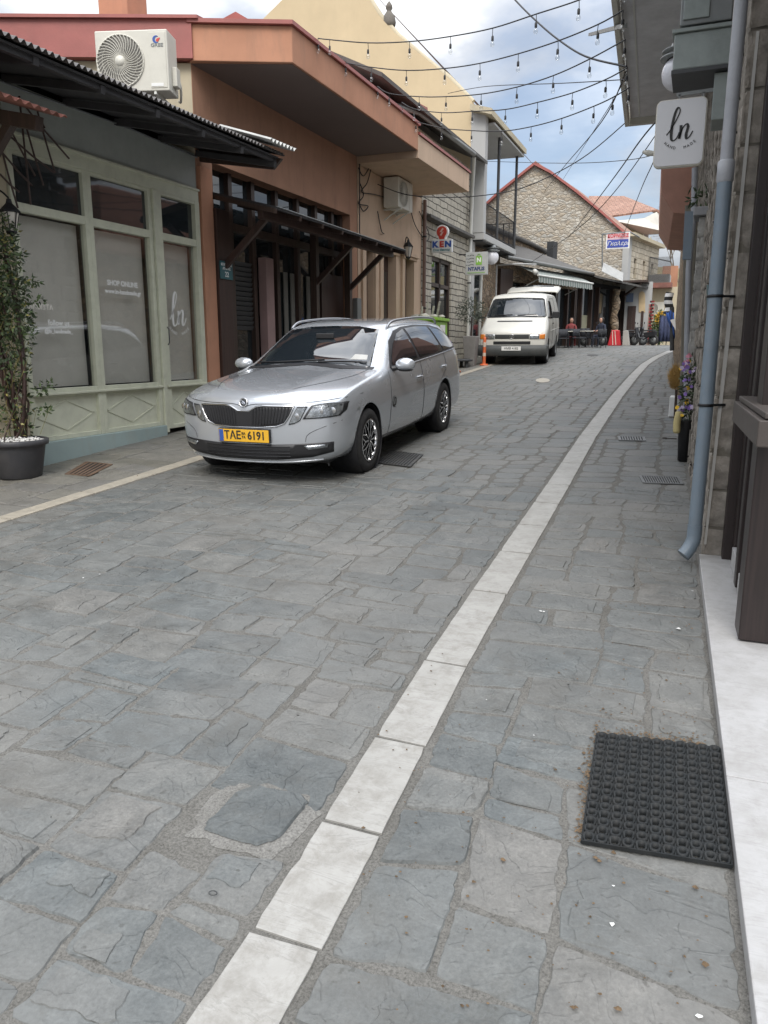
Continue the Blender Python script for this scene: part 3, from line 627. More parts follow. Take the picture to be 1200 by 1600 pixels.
# the dark shopfront inside the opening
sfp = obj('shopfront', B(FX - .28, FX - .24, 9.86, 14.55, .45, 4.17), M['glass'], t)
pm = MB()
for y in (9.90, 10.55, 11.2, 11.95, 12.7, 13.4, 14.1, 14.5): pm.box((FX - .30, y - .05, .45), (FX - .16, y + .05, 4.17))
pm.box((FX - .30, 9.86, 3.35), (FX - .15, 14.55, 3.47)); obj('posts', pm, M['brown'], sfp, bev=.004)
sh = MB()
for k in range(14): sh.obox((FX - .20, 10.87, 2.9 - k * .075), (0, 1, 0), (.5, 0, 1), (1, 0, -.5), .54, .07, .008)
obj('shutter', sh, M['dgrey'], sfp)
obj('pink_column', B(FX - .2, FX - .05, 11.35, 11.6, .5, 3.05), mat('dusty_pink_paint', (.30, .20, .19), .7), sfp, bev=.01)
obj('folding_door', B(FX - .16, FX - .12, 13.5, 14.45, .6, 3.0), M['brownr'], sfp, bev=.004)
cu = MB()
for y in (12.2, 12.45, 13.05): cu.box((FX - .22, y, .9), (FX - .20, y + .13, 2.9))
obj('curtains', cu, mat('grey_curtain', (.16, .155, .14), .9), sfp)
for k in range(3): obj('sticker', B(FX - .235, FX - .232, 12.22 + k * .42, 12.46 + k * .42, 3.62, 3.86), M['greym'], sfp)
obj('pilaster', B(FX, FX + .09, 9.78, 10.12, .4, 3.55), M['brownr'], t, bev=.006)
obj('corner_pillar', B(FX, FX + .05, 9.49, 9.77, .4, 4.05), M['terr'], t, bev=.006)
t = thing('house_number_plate', 'small teal street plate with the number 22 on the dark pilaster', 'sign', (FX + .1, 9.93, 2.85))
c = PY(356, 420, 9.76); c = Vector((FX + .11, 9.95, c.z))
obj('plate', B(FX + .10, FX + .112, 9.79, 10.11, c.z - .125, c.z + .125), mat('teal_enamel', (.03, .12, .14), .4), t, bev=.003)
for s, dz, sz in (('ΚΕΝΤΡΙΚΗΣ', .075, .05), ('ΑΓΟΡΑΣ', .022, .05), ('22', -.06, .10)): lettering('lettering', s, sz, (FX + .1135, 9.95, c.z + dz), (0, 1, 0), (0, 0, 1), M['wh'], t, bold=.001)
# timber lean-to awning over that shopfront
t = thing('timber_awning', 'dark timber awning with braces over the terracotta shopfront', 'awning', (FX, 12.2, 3.4))
A0, A1, D0, D1 = Vector((FX, 9.82, 3.74)), Vector((FX, 14.6, 3.74)), Vector((-5.50, 9.7, 3.46)), Vector((-5.46, 14.62, 3.44))
rf = obj('roof_boards', MB().prism([A0, D0, D1, A1], (0, 0, .035)), M['black'], t)
for k in range(8):
    f = k / 7; a = A0.lerp(A1, f); b = D0.lerp(D1, f); obj('rafter', MB().bar(a + Vector((0, 0, -.03)), b + Vector((0, 0, -.03)), .05, .06), M['brown'], t, bev=.003)
obj('beam', MB().bar((-5.78, 9.75, 3.44), (-5.74, 14.6, 3.42), .09, .16), M['brownr'], t, bev=.006)
for y in (9.95, 12.9, 14.35): obj('brace', MB().bar((FX + .06, y, 2.75), (-5.8, y, 3.4), .07, .09), M['brownr'], t, bev=.004)
hp = MB()
for y in (12.85, 14.3): hp.box((FX - .02, y, .6), (FX + .10, y + .12, 3.6))
obj('posts', hp, M['brown'], t, bev=.004)
obj('metal_drip_edge', MB().tube([D0 + Vector((.01, 0, .03)), D1 + Vector((.01, 0, .03))], .008, 6), M['greym'], t)

M['acrec'] = mat('grey_fan_recess', (.22, .21, .19), .7)
def ac_unit(name, label, c, u, wd=.84, ht=.58, dp=.32, logo=False, group=None, grille_right=False):
    # c: centre of the front face, u: direction to the right seen from the front
    u = Vector(u).normalized(); v = Vector((0, 0, 1)); n = u.cross(v); c = Vector(c); t = thing(name, label, 'air conditioner', c - n * dp / 2 - v * ht / 2, group=group)
    cs = obj('casing', MB().obox(c - n * dp / 2, u, n, v, wd, dp, ht), M['acw'], t, bev=.014, seg=3)
    fc = c - u * wd * .16 + n * .004; rf_ = ht * .43
    obj('fan_recess', MB().lathe([(0, .001), (rf_ * .99, .001)], fc, n, 40), M['acrec'], t)
    gr = MB(); gr.lathe([(rf_ * 1.03, 0), (rf_ * 1.02, .012), (rf_ * .97, .012), (rf_ * .97, .0)], fc, n, 48)
    for r_ in (.28, .52, .76): gr.lathe([(rf_ * r_ - .002, .012), (rf_ * r_ + .002, .012), (rf_ * r_ + .002, .016)], fc, n, 40)
    for k in range(38):
        a = 2 * math.pi * k / 38; pts = []
        for q in range(6):
            r_ = rf_ * (.2 + .8 * q / 5); b = a + .55 * (q / 5) ** 1.3; pts.append(fc + (u * math.cos(b) + v * math.sin(b)) * r_ + n * .014)
        gr.tube(pts, .0052, 4, False)
    obj('fan_grille', gr, M['acw'], t)
    obj('fan_hub', MB().lathe([(0, .024), (rf_ * .2, .022), (rf_ * .21, .012)], fc, n, 24), M['acw'], t)
    obj('service_panel', MB().obox(c + u * wd * .36 + n * .002, u, n, v, wd * .23, .008, ht * .90), M['acw'], t, bev=.003)
    obj('valve_cover', MB().obox(c + u * (wd / 2 + .03) - n * dp * .55 - v * ht * .22, u, n, v, .06, dp * .4, ht * .32), M['acw'], t, bev=.008)
    br = MB()
    for s in (-.3, .3):
        p = c + u * wd * s - v * (ht / 2 + .02); br.bar(p, p - n * (dp + .18), .03, .03); br.bar(p - n * .04, p - n * (dp + .18) - v * .28, .022, .022)
    obj('brackets', br, M['white'], t)
    obj('pipe', MB().tube(smooth_curve([c + u * wd * .52 - n * .22 - v * .1, c + u * wd * .56 - n * .25 - v * .22, c + u * wd * .5 - n * .4 - v * .34, c + u * wd * .42 - n * .55 - v * .30]), .016, 8), M['acw'], t)
    if logo:
        lc = c + u * wd * .36 + v * ht * .33 + n * .008
        a1 = MB(); pts = [(math.cos(a) * .036, math.sin(a) * .036) for a in [R(60 + 26 * k) for k in range(10)]]; stroke2d(a1, pts, [.004, .012, .02, .026, .03, .03, .026, .02, .012, .004], lc, u, v, .002); obj('logo_arc', a1, M['blue'], t)
        a2 = MB(); stroke2d(a2, [(.002, -.022), (.012, -.004), (.04, .016)], [.03, .032, .008], lc, u, v, .003); obj('logo_mark', a2, mat('logo_red', (.6, .05, .04), .5, bump=0), t)
        lettering('lettering', 'GREE', .052, lc - v * .062, u, v, M['greym'], t, xs=1.25, bold=.001)
        obj('energy_label', MB().obox(c + u * wd * .34 - v * ht * .40 + n * .008, u, n, v, .15, .003, .035), M['wh'], t)
    return t
# it faces down the street, over the eave of the green shop
ua = Vector((.955, .297, 0)); A = PX(147, 50, -7.02); 
Bq = PV(265, 140, A, A + ua * 2); wdt = (Vector((Bq.x, Bq.y, 0)) - Vector((A.x, A.y, 0))).length; cen = (A + Bq) / 2
ac_unit('air_conditioner', 'large off-white outdoor unit with round fan facing the camera above the corrugated eave', cen, ua, wdt, abs(A.z - Bq.z) + .02, .33, logo=True)
t = thing('chimney', 'terracotta rendered chimney rising behind the red roof edge', 'chimney', (-8.3, 10, 5.9))
a = PY(155, 32, 10); b = PY(200, 32, 10); obj('stack', B(a.x, b.x, 10, 10.45, 5.9, 7.0), M['terr'], t, bev=.01); obj('cap', B(a.x - .05, b.x + .05, 9.95, 10.5, 7.0, 7.06), M['terr'], t)

# ------------------------------------------------------------------ 3. the peach part with its balcony slab
t = thing('peach_building', 'peach plastered house with pilasters and three brown doors beyond the terracotta shop', 'building', (FX, 16.9, .93))
wl = MB(); doors = [(15.25, 15.75), (16.2, 16.95), (17.55, 18.15)]; ys = 14.93
for a, b in doors: wl.box((FX - .25, ys, .5), (FX, a, 3.75)); ys = b
wl.box((FX - .25, ys, .5), (FX, 18.8, 3.75)); wl.box((FX - .25, 14.93, 3.75), (FX, 18.8, 5.18)); obj('wall', wl, M['cream'], t, bev=.005)
obj('body', B(-11, -6.86, 14.95, 18.75, .4, 5.15), M['dark'], t)
for a, b in doors:
    d = obj('door', B(FX - .2, FX - .15, a, b, .7, 3.75), M['brownr'], t)
    obj('door_glass', B(FX - .145, FX - .14, a + .1, b - .1, 1.6, 3.3), M['glass'], d)
    pl = MB()
    for y in (a - .18, b): pl.box((FX, y + .002, .7), (FX + .05, y + .18, 3.7))
    obj('pilasters', pl, M['cream'], t, bev=.004)
    obj('door_cornice', MB().box((FX, a - .2, 3.72), (FX + .12, b + .2, 3.80)).box((FX, a - .15, 3.66), (FX + .08, b + .15, 3.718)), M['cream'], t, bev=.006)
obj('balcony_slab', B(FX - .2, -5.33, 14.95, 18.5, 5.19, 5.60), M['cream'], t, bev=.008)
obj('red_flashing', MB().prism([(-5.30, 14.98, 5.605), (-5.30, 18.55, 5.605), (-6.9, 18.55, 6.0), (-6.9, 14.98, 6.0)], (0, 0, .05)), M['red'], t)
obj('back_wall', MB().prism([PX(575, 105, -7.0), PX(700, 200, -7.0), (-7.0, 18.7, 5.6), (-7.0, 14.9, 5.6)], (-.2, 0, 0)), M['gwall'], t)
obj('upper_red_roof', MB().prism([PX(540, 100, -7.1), PX(668, 168, -7.1), PX(672, 195, -7.1), PX(575, 118, -7.1)], (-.5, 0, .1)), M['red'], t)
ac_unit('air_conditioner', 'smaller off-white outdoor unit high on the peach wall under its balcony slab', (-6.2, 16.6, 4.86), (0, 1, 0), .88, .60, .34)
t = thing('wall_cables', 'tangle of dark cables and coiled loops running over the peach wall', 'cables', (FX, 15.3, 4.5)); mb = MB()
for pts in ([(560, 262), (568, 275), (580, 258), (574, 285), (565, 300), (590, 305), (640, 322)], [(562, 285), (568, 305), (560, 318), (575, 322), (568, 330), (562, 320)], [(562, 240), (562, 370)], [(640, 318), (648, 350), (665, 376), (670, 365), (655, 330)], [(590, 330), (596, 360), (600, 365)]):
    mb.tube(smooth_curve([PX(x, y, FX + .03 + .02 * (i % 2)) for i, (x, y) in enumerate(pts)], 6), .011, 5)
obj('cables', mb, M['wire'], t)
lantern('wall_lantern', 'dark iron lantern on the peach wall between the doors and the downpipe', tuple(PX(638, 378, FX + .22)), 1.25, tuple(PX(632, 385, FX)))
solo('meter_box', B(FX + .01, FX + .12, 14.62, 14.82, 2.1, 2.6), M['greym'], 'grey meter box on the wall at the end of the timber awning', 'meter box', (FX, 14.7, 2.1), bev=.008)

# ------------------------------------------------------------------ 4. whitewashed coursed-stone house
t = thing('whitewashed_house', 'house of whitewashed stone courses with a tall brown shop window and a slate drip ledge', 'building', (FX, 20.9, 1.15))
wl = MB(); wl.box((FX - .3, 18.82, .7), (FX, 19.6, 6.7)); wl.box((FX - .3, 21.35, .7), (FX, 23.0, 6.7)); wl.box((FX - .3, 19.6, 3.95), (FX, 21.35, 6.7)); wl.box((FX - .3, 19.6, .7), (FX, 21.35, 1.4))
obj('wall', wl, M['whitebrick'], t)
obj('body', B(-11, -6.91, 18.85, 22.95, .5, 6.6), M['dark'], t)
obj('drip_ledge', B(FX, FX + .22, 18.85, 22.9, 4.75, 4.83), M['slater'], t, bev=.01)
f = MB(); f.box((FX - .15, 19.6, 1.4), (FX - .05, 19.72, 3.95)); f.box((FX - .15, 20.4, 1.4), (FX - .05, 20.52, 3.95)); f.box((FX - .15, 21.23, 1.4), (FX - .05, 21.35, 3.95)); f.box((FX - .15, 19.72, 3.2), (FX - .05, 21.23, 3.3)); f.box((FX - .15, 19.72, 1.4), (FX - .05, 21.23, 1.55)); f.box((FX - .15, 19.72, 3.85), (FX - .05, 21.23, 3.95))
w_ = obj('window_frame', f, M['brown'], t, bev=.004); obj('pane', B(FX - .12, FX - .11, 19.7, 21.25, 1.5, 3.9), M['glass'], w_)
obj('eaves', MB().prism([(-6.1, 15.0, 6.72), (-6.1, 23.05, 6.78), (-8.8, 23.05, 8.0), (-8.8, 15.0, 8.0)], (0, 0, .08)), M['slater'], t)
gt = obj('gutter', MB().tube([PX(600, 160, -6.3), PX(655, 176, -6.3), PX(741, 241, -6.05)], .06, 8), M['gutter'], t)
obj('upper_wall', B(-7.1, -6.62, 15.2, 22.9, 6.0, 6.72), M['ashlar'], t)
def downpipe(name, label, pts, r, m, group=None, brackets=(), wall=None):
    t = thing(name, label, 'downpipe', pts[-1], group=group); obj('pipe', MB().tube(pts, r, 14), m, t)
    for b in brackets: obj('clamp', MB().lathe([(r * 1.0, -.018), (r * 1.18, -.018), (r * 1.18, .018), (r, .018)], b, n=16).bar(Vector(b), Vector(b) + Vector(wall), .02, .008), M['iron'], t)
    return t
downpipe('downpipe', 'white downpipe on the far corner of the whitewashed stone house', [PX(741, 245, -6.2), Vector((-6.45, 22.75, 6.2)), Vector((-6.5, 22.8, 4.0)), Vector((-6.5, 22.8, 1.4))], .05, M['white'], 'downpipes', [(-6.5, 22.8, 5.5), (-6.5, 22.8, 3.5)], (-.12, 0, 0))
downpipe('downpipe', 'dark brown downpipe between the peach wall and the whitewashed stone house', [Vector((-6.53, 18.83, 5.15)), Vector((-6.53, 18.83, 3)), Vector((-6.53, 18.83, 1.1))], .045, mat('brown_pvc', (.16, .10, .08), .5), 'downpipes', [(-6.53, 18.83, 4.3), (-6.53, 18.83, 2.6)], (-.1, 0, 0))

# ------------------------------------------------------------------ 5. big yellow gable behind
t = thing('yellow_house', 'large yellow plastered gable wall rising above the lower roofs', 'building', (-11, 23, 1))
pts = [PY(x, y, 23.05) for x, y in ((-60, 330), (390, 50), (412, 28), (440, 0), (500, -38), (545, -52), (590, 22), (620, 55), (665, 92), (700, 122), (737, 158), (738, 240))]
pts = [(p.x, 23.06, p.z) for p in pts]; pts[0] = (-16, 23.06, 8.5); pts = [(-16, 23.06, 1)] + pts + [(-6.62, 23.06, 1.2)]
obj('gable_wall', MB().prism(pts, (0, .5, 0)), M['yellow'], t)
obj('coping', MB().tube([(p[0], 23.2, p[2] + .02) for p in pts[4:-2]], [.09 + .02 * math.sin(i * 2.3) for i in range(len(pts) - 6)], 6), M['creamw'], t)
obj('roof', MB().add([(pts[6][0], 23.3, pts[6][2]), (pts[6][0], 34, pts[6][2]), (-6.5, 34, 8.5), (-6.5, 23.3, 8.5)], [(0, 1, 2, 3)]), M['rooft'], t)
st = MB().lathe([(.10, 0), (.18, .05), (.20, .14), (.17, .30), (.09, .42), (.06, .46), (.10, .52), (.09, .60), (.04, .68), (0, .72)], (PY(607, 42, 23.2).x, 23.25, PY(607, 42, 23.2).z - .02), n=14)
solo('roof_finial', st, mat('weathered_stone', (.16, .145, .125), .9, var=.2, bump=.6), 'weathered grey stone finial standing on the slope of the yellow gable', 'finial', (PY(607, 42, 23.2).x, 23.25, PY(607, 42, 23.2).z))

# ------------------------------------------------------------------ 6. grey house with roofed balcony
t = thing('balcony_house', 'pale grey rendered house with a roofed balcony on thin posts over a stone ground floor', 'building', (FX, 25.2, 1.38))
obj('side_wall', B(-6.61, -6.18, 23.03, 23.32, 4.93, 8.3), M['gwall'], t, bev=.01)
obj('upper_wall', B(-9.2, -7.6, 23.34, 27.3, 4.95, 8.4), M['gwall'], t)
obj('ground_floor', B(-9, -6.7, 23.04, 27.3, 1, 4.9), M['stone2'], t)
obj('balcony_slab', B(-8, -6.15, 23.04, 27.3, 4.74, 4.92), M['gwall'], t, bev=.01)
rw = MB()
for y in [23.45 + .13 * k for k in range(30)]: rw.tube([(-6.2, y, 4.92), (-6.2, y, 5.78)], .009, 5, False)
for z in (4.98, 5.78): rw.bar((-6.2, 23.34, z), (-6.2, 27.25, z), .03, .02)
for x in (-6.4, -6.6, -6.8, -7.0, -7.2, -7.4): rw.tube([(x, 27.25, 4.92), (x, 27.25, 5.78)], .009, 5, False)
rw.bar((-6.2, 27.25, 5.78), (-7.6, 27.25, 5.78), .03, .02); obj('railing', rw, M['iron'], t)
for y in (24.75, 27.2): obj('post', MB().tube([(-6.2, y, 4.92), (-6.2, y, 7.95)], .045, 10), M['dgrey'], t)
obj('roof', MB().prism([(-5.95, 22.75, 8.02), (-5.95, 27.5, 7.99), (-9, 27.5, 8.9), (-9, 23.62, 8.9), (-6.58, 23.6, 8.2), (-6.58, 22.75, 8.2)], (0, 0, .16)), M['creamw'], t)
obj('ceiling', MB().prism([(-6.0, 23.34, 7.9), (-6.0, 27.4, 7.88), (-7.6, 27.4, 7.9), (-7.6, 23.34, 7.9)], (0, 0, .06)), M['gwall'], t)
dd = obj('shop_door', B(-6.69, -6.62, 23.5, 24.5, 1.25, 3.9), M['glass'], t); obj('door_frame', MB().box((-6.7, 23.4, 1.25), (-6.58, 23.5, 4.0)).box((-6.7, 24.5, 1.25), (-6.58, 24.6, 4.0)).box((-6.7, 23.5, 3.9), (-6.58, 24.5, 4.0)), M['white'], dd)
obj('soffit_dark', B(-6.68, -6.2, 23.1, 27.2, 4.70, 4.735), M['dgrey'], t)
obj('grey_pilaster', B(-6.7, -6.5, 23.04, 23.36, 1.2, 4.73), M['gwall'], t, bev=.01)

# ================================================================== BEYOND THE BEND (left side turns right)
FA = Vector((-6.6, 27.4, 0)); FD = Vector((.285, .9585, 0)); FN = Vector((.9585, -.285, 0))
def FP(t, n, z): return FA + FD * t + FN * n + Vector((0, 0, z))
def FB(mb, t0, t1, n0, n1, z0, z1):
    return mb.prism([FP(t0, n0, z0), FP(t1, n0, z0), FP(t1, n1, z0), FP(t0, n1, z0)], (0, 0, z1 - z0))
def FR(x, y, off=0):                          # pixel met with the plane at offset off from the bent front
    A = FP(0, off, 0); return PV(x, y, A, A + FD)
def rz_of(d): return math.atan2(d.y, d.x)
# low cafe with the striped awning
t = thing('cafe', 'low dark cafe with grey tiled roof and glass front behind the white van', 'building', FP(2.8, 0, 1.6), rz_of(FD))
obj('body', FB(MB(), -.3, 6.0, -5, -.3, 1.2, 4.5), M['dark'], t)
w_ = MB(); FB(w_, -.3, .5, -.3, 0, 1.2, 4.5); FB(w_, .5, 6.0, -.3, 0, 3.95, 4.5); obj('wall', w_, M['stone2'], t)
obj('glass_front', FB(MB(), .5, 6.0, -.26, -.22, 1.3, 3.95), M['glass'], t)
po = MB()
for s in (.5, 1.6, 2.7, 3.8, 4.3, 5.3, 5.95): FB(po, s, s + .1, -.3, -.05, 1.3, 3.95)
obj('posts', po, M['brown'], t)
for s, z in ((3.0, 2.75), (3.35, 2.85), (4.6, 2.6)): obj('notice', FB(MB(), s, s + .22, -.219, -.215, z, z + .36), M['wh'], t)
obj('roof', MB().prism([FP(-.6, .55, 4.52), FP(6.2, .55, 4.50), FP(6.2, -2.6, 5.75), FP(-.6, -2.6, 5.75)], (0, 0, .09)), M['slater'], t)
obj('gutter', MB().tube([FP(-.8, .6, 4.6), FP(6.2, .6, 4.56)], .06, 8), M['gutter'], t)
obj('rear_wall', MB().prism([FP(-.6, -2.6, 5.4), FP(6.8, -2.6, 5.4), FP(8.4, -2.6, 5.75), FP(6.8, -2.6, 6.05), FP(2, -2.6, 6.45), FP(-.6, -2.6, 6.7)], FN * -.4), M['stone2'], t)
obj('rear_coping', MB().tube([FP(-.8, -2.55, 6.75), FP(2, -2.55, 6.42), FP(6.8, -2.55, 6.0), FP(8.6, -2.55, 5.75)], .10, 6), M['slater'], t)
obj('side_timber', FB(MB(), -.35, .5, .0, .12, 1.3, 4.3), M['brown'], t)
solo('chimney', FB(MB(), 7.1, 7.5, -2.0, -1.7, 5.4, 6.1), M['dgrey'], 'square dark chimney standing in front of the rubble stone gable', 'chimney', FP(7.3, -1.7, 5.4))
# striped awning
def stripes(name, c1, c2, n, axis=0, scale=6.5):
    m, tt, p = newmat(name); v = coords(tt); s = N(tt, 'ShaderNodeSeparateXYZ'); L(tt, v, s.inputs[0])
    k = MATH(tt, 'FRACT', MATH(tt, 'MULTIPLY', s.outputs[axis], scale)); L(tt, MIX(tt, MATH(tt, 'GREATER_THAN', k, .5), c1, c2), p.inputs['Base Color']); p.inputs['Roughness'].default_value = .85; return m
M['striped'] = stripes('green_white_stripes', (.13, .165, .15), (.33, .34, .32), 1, 0, 5.0)
t = thing('striped_awning', 'green and white striped awning rolled out over the cafe tables', 'awning', FP(2.7, 0, 4.4), rz_of(FD))
obj('fabric', MB().prism([FP(.8, .1, 4.48), FP(5.3, .1, 4.48), FP(5.3, .95, 4.12), FP(.8, .95, 4.12)], (0, 0, .015)), M['striped'], t)
vl = MB(); top = [FP(.8 + 4.5 * i / 60, .96, 4.10) for i in range(61)]; bot = [FP(.8 + 4.5 * i / 60, .97, 3.90 - .035 * abs(math.sin(i * .8))) for i in range(61)]; vl.grid([top, bot]); obj('valance', vl, M['striped'], t)
obj('roller_bar', MB().tube([FP(.75, .96, 4.11), FP(5.35, .96, 4.11)], .035, 8), M['white'], t)
for s in (1.2, 4.9): obj('arm', MB().tube([FP(s, 0, 3.7), FP(s, .9, 4.09)], .02, 6), M['white'], t)
t = thing('arched_rod', 'thin arched white rod with a small spotlight at the start of the striped awning', 'lamp arm', FP(.2, 0, 4.2))
obj('rod', MB().tube(smooth_curve([FP(-.5, .1, 4.4), FP(-.2, .7, 4.42), FP(.5, 1.0, 4.44)]), .03, 6).tube([FP(-.6, .08, 1.4), FP(-.6, .08, 4.4)], .04, 8), M['gwall'], t)
obj('spotlight', MB().lathe([(0, -.1), (.07, -.08), (.09, .08), (0, .09)], FP(.45, 1.0, 4.2), (.5, -.6, -.5), n=10), M['white'], t)
# second low shop
t = thing('corner_shop', 'low dark shop with white sheet canopy and slim posts at the bend', 'building', FP(8.8, 0, 1.7), rz_of(FD))
obj('body', FB(MB(), 6.02, 11.3, -5, -.3, 1.2, 4.4), M['dark'], t)
obj('glass_front', FB(MB(), 6.1, 11.2, -.26, -.22, 1.4, 4.2), M['glass'], t)
obj('lit_interior', FB(MB(), 6.6, 7.6, -.215, -.21, 2.1, 3.0), mat('pale_interior_wall', (.30, .29, .20), .8), t)
po = MB()
for s in (6.05, 6.6, 7.6, 8.3, 9.9, 11.2): FB(po, s, s + .09, -.3, -.04, 1.4, 4.2)
obj('posts', po, M['brown'], t)
obj('roof', MB().prism([FP(6.2, .9, 4.36), FP(11.4, 1.0, 4.25), FP(11.4, -2.6, 5.05), FP(6.2, -2.6, 5.45)], (0, 0, .08)), M['slater'], t)
obj('white_sheet', MB().prism([FR(940, 424, 1.0), FR(973, 440, 1.0), FR(974, 427, .3), FR(943, 411, .3)], (0, 0, .02)), M['tinw'], t)
obj('sign_post', MB().tube([FR(941, 418, .4), FR(941, 366, .4)], .03, 6).tube([FR(941, 366, .4), FR(985, 362, .4)], .03, 6), M['greym'], t)
pl = [FP(9.2 + .05 * math.sin(k), .35 + .03 * math.cos(k * 2), 1.72 + k * .27) for k in range(10)]
solo('shaggy_post', MB().tube(pl, [.17 + .03 * math.sin(k * 2.1) for k in range(10)], 9), M['stone2'], 'thick grey rough post behind the red barrier, carrying the shop roof', 'post', FP(9.2, .35, 1.72))

# rubble stone gable house : gable across the view, side wall with three slit windows
t = thing('stone_gable_house', 'tall rubble stone gable house with red roof verge and three narrow side windows', 'building', FP(11.6, -3, 1.75))
GB = Vector((-3.42, 38.3, 0)); GD = Vector((-.985, -.17, 0)).normalized()
def PG_(x, y): return PV(x, y, GB, GB + GD)
pts = [PG_(983, 372), PG_(975, 366), PG_(940, 335), PG_(900, 302), PG_(860, 272), PG_(835, 259), PG_(815, 275), PG_(780, 303), PG_(740, 340), PG_(700, 380)]
base = [Vector((pts[-1].x, pts[-1].y, 1.5)), Vector((GB.x, GB.y, 1.5))]
obj('gable_wall', MB().prism(pts + base, GD.cross(Vector((0, 0, 1))) * -.5 if GD.cross(Vector((0, 0, 1))).y < 0 else GD.cross(Vector((0, 0, 1))) * .5), M['stone'], t)
SD = Vector((.215, .977, 0)); c0_ = PG_(983, 372)
w_ = MB(); S1 = GB + SD * 4.9
def sidewall(z0, z1, a, b): w_.prism([GB + SD * a + Vector((0, 0, z0)), GB + SD * b + Vector((0, 0, z0)), GB + SD * b + Vector((-.35, .08, z0)), GB + SD * a + Vector((-.35, .08, z0))], (0, 0, z1 - z0))
zt = c0_.z + .05
sidewall(5.75, zt, 0, 4.9); sidewall(1.5, 4.85, 0, 4.9); ps = 0
for a in (.9, 2.3, 3.7): sidewall(4.85, 5.75, ps, a); ps = a + .4
sidewall(4.85, 5.75, ps, 4.9); obj('side_wall', w_, M['ashlar'], t)
for a in (.9, 2.3, 3.7):
    q = GB + SD * a + Vector((-.2, .05, 0)); obj('window', MB().prism([q + Vector((0, 0, 4.85)), q + SD * .4 + Vector((0, 0, 4.85)), q + SD * .4 + Vector((-.04, 0, 4.85)), q + Vector((-.04, 0, 4.85))], (0, 0, .9)), M['glass'], t)
obj('white_quoin', MB().prism([GB + Vector((.02, -.03, 4.3)), GB + Vector((.10, .35, 4.3)), GB + Vector((-.1, .35, 4.3)), GB + Vector((-.26, -.08, 4.3))], (0, 0, zt - 4.3)), M['gwall'], t)
ev = MB(); ev.prism([GB + Vector((.25, -.25, zt)), GB + SD * 5.1 + Vector((.25, 0, zt)), GB + SD * 5.1 + Vector((-.4, 0, zt)), GB + Vector((-.4, -.25, zt))], (0, 0, .16)); obj('eaves', ev, M['creamw'], t)
vg = MB(); tp = pts[1:]
for a, b in zip(tp, tp[1:]):
    u = (b - a).normalized(); up = Vector((0, 0, .085)); f = Vector((.03, -.2, 0)); bk = Vector((0, .5, 0)); vg.prism([a + f, b + f, b + f + up * 1.5, a + f + up * 1.5], bk)
obj('red_verge', vg, M['red'], t)
rg = pts[5] + Vector((0, 0, .15)); dp = Vector((.9, 8, 0)); obj('roof', MB().prism([pts[1] + Vector((0, .2, .1)), rg + Vector((0, .2, 0)), rg + dp, pts[1] + dp + Vector((0, 0, .1))], (0, 0, .1)).prism([rg + Vector((0, .2, 0)), pts[-1] + Vector((0, .2, .1)), pts[-1] + dp, rg + dp], (0, 0, .1)), M['rooft'], t)
# shop sign on that wall
t = thing('frame_shop_sign', 'blue and pink shop sign on a frame before the stone gable house', 'sign', FR(965, 375, .4))
a, b, c, d = FR(947, 388, .4), FR(984, 387, .4), FR(984, 364, .4), FR(947, 365, .4); fr_ = (b - a).normalized(); th = Vector((0, -.06, 0))
ux = Vector((1, .12, 0)).normalized(); o_ = a; wd_ = 1.0
LL = PY(946, 389, 36.4); RR = PY(985, 363, 36.6); ww = RR.x - LL.x; hh = RR.z - LL.z; cc = (LL + RR) / 2
obj('board', B(LL.x, RR.x, 36.5, 36.58, LL.z, RR.z), M['wh'], t); obj('blue_field', B(LL.x + .05, RR.x - .05, 36.49, 36.5, LL.z + .05, cc.z + .05), mat('sign_blue', (.05, .08, .34), .4), t)
obj('pink_field', B(LL.x + .05, RR.x - .05, 36.49, 36.5, cc.z + .05, RR.z - .05), mat('sign_pink', (.60, .42, .45), .4), t)
lettering('lettering', 'ΚΟΡΝΙΖΕΣ', .21, (cc.x, 36.485, cc.z + .2), (1, 0, 0), (0, 0, 1), mat('sign_red', (.55, .05, .05), .5), t, bold=.006, xs=.86)
lettering('lettering', 'Γκαλερί', .24, (cc.x, 36.485, cc.z - .12), (1, 0, 0), (0, 0, 1), M['wh'], t, shear=.3)
obj('frame', MB().tube([(RR.x, 36.6, RR.z), (RR.x + .25, 38.3, RR.z)], .03, 6).tube([(LL.x, 36.6, RR.z), (RR.x, 36.6, RR.z)], .03, 6), M['greym'], t)

# ground floor of the gable house seen under the eaves
t = thing('arched_shop_front', 'pale rendered ground floor with double brown door and small arched doorway at the bend', 'building', GB + Vector((0, -.6, 1.75)))
g0 = Vector((-3.9, 38.0, 0))
def GX(x, y, Y=37.9): return PY(x, y, Y)
def panel(x0, y0, x1, y1, Y, th, m, nm, par, **k):
    a = GX(x0, y1, Y); b = GX(x1, y0, Y); return obj(nm, B(a.x, b.x, Y, Y + th, a.z, b.z), m, par, **k)
panel(972, 440, 1020, 545, 37.9, .3, M['gwall'], 'wall', t)
d_ = panel(977, 478, 994, 545, 37.86, .05, M['brownr'], 'double_door', t); panel(984.5, 485, 986, 545, 37.84, .02, M['brown'], 'door_gap', d_)
panel(998, 486, 1006, 545, 37.86, .05, M['brownr'], 'side_door', t)
ap = [GX(998, 488, 37.87)] + [GX(1003 + 5 * math.cos(R(180 - 18 * k)), 462 - 7 * math.sin(R(18 * k)), 37.87) for k in range(11)] + [GX(1008, 488, 37.87)]; obj('arch', MB().prism(ap, (0, .05, 0)), mat('warm_cream_arch', (.55, .42, .25), .8), t)
panel(978, 458, 990, 472, 37.8, .05, mat('blue_grey_board', (.10, .14, .22), .5), 'fascia_sign', t)
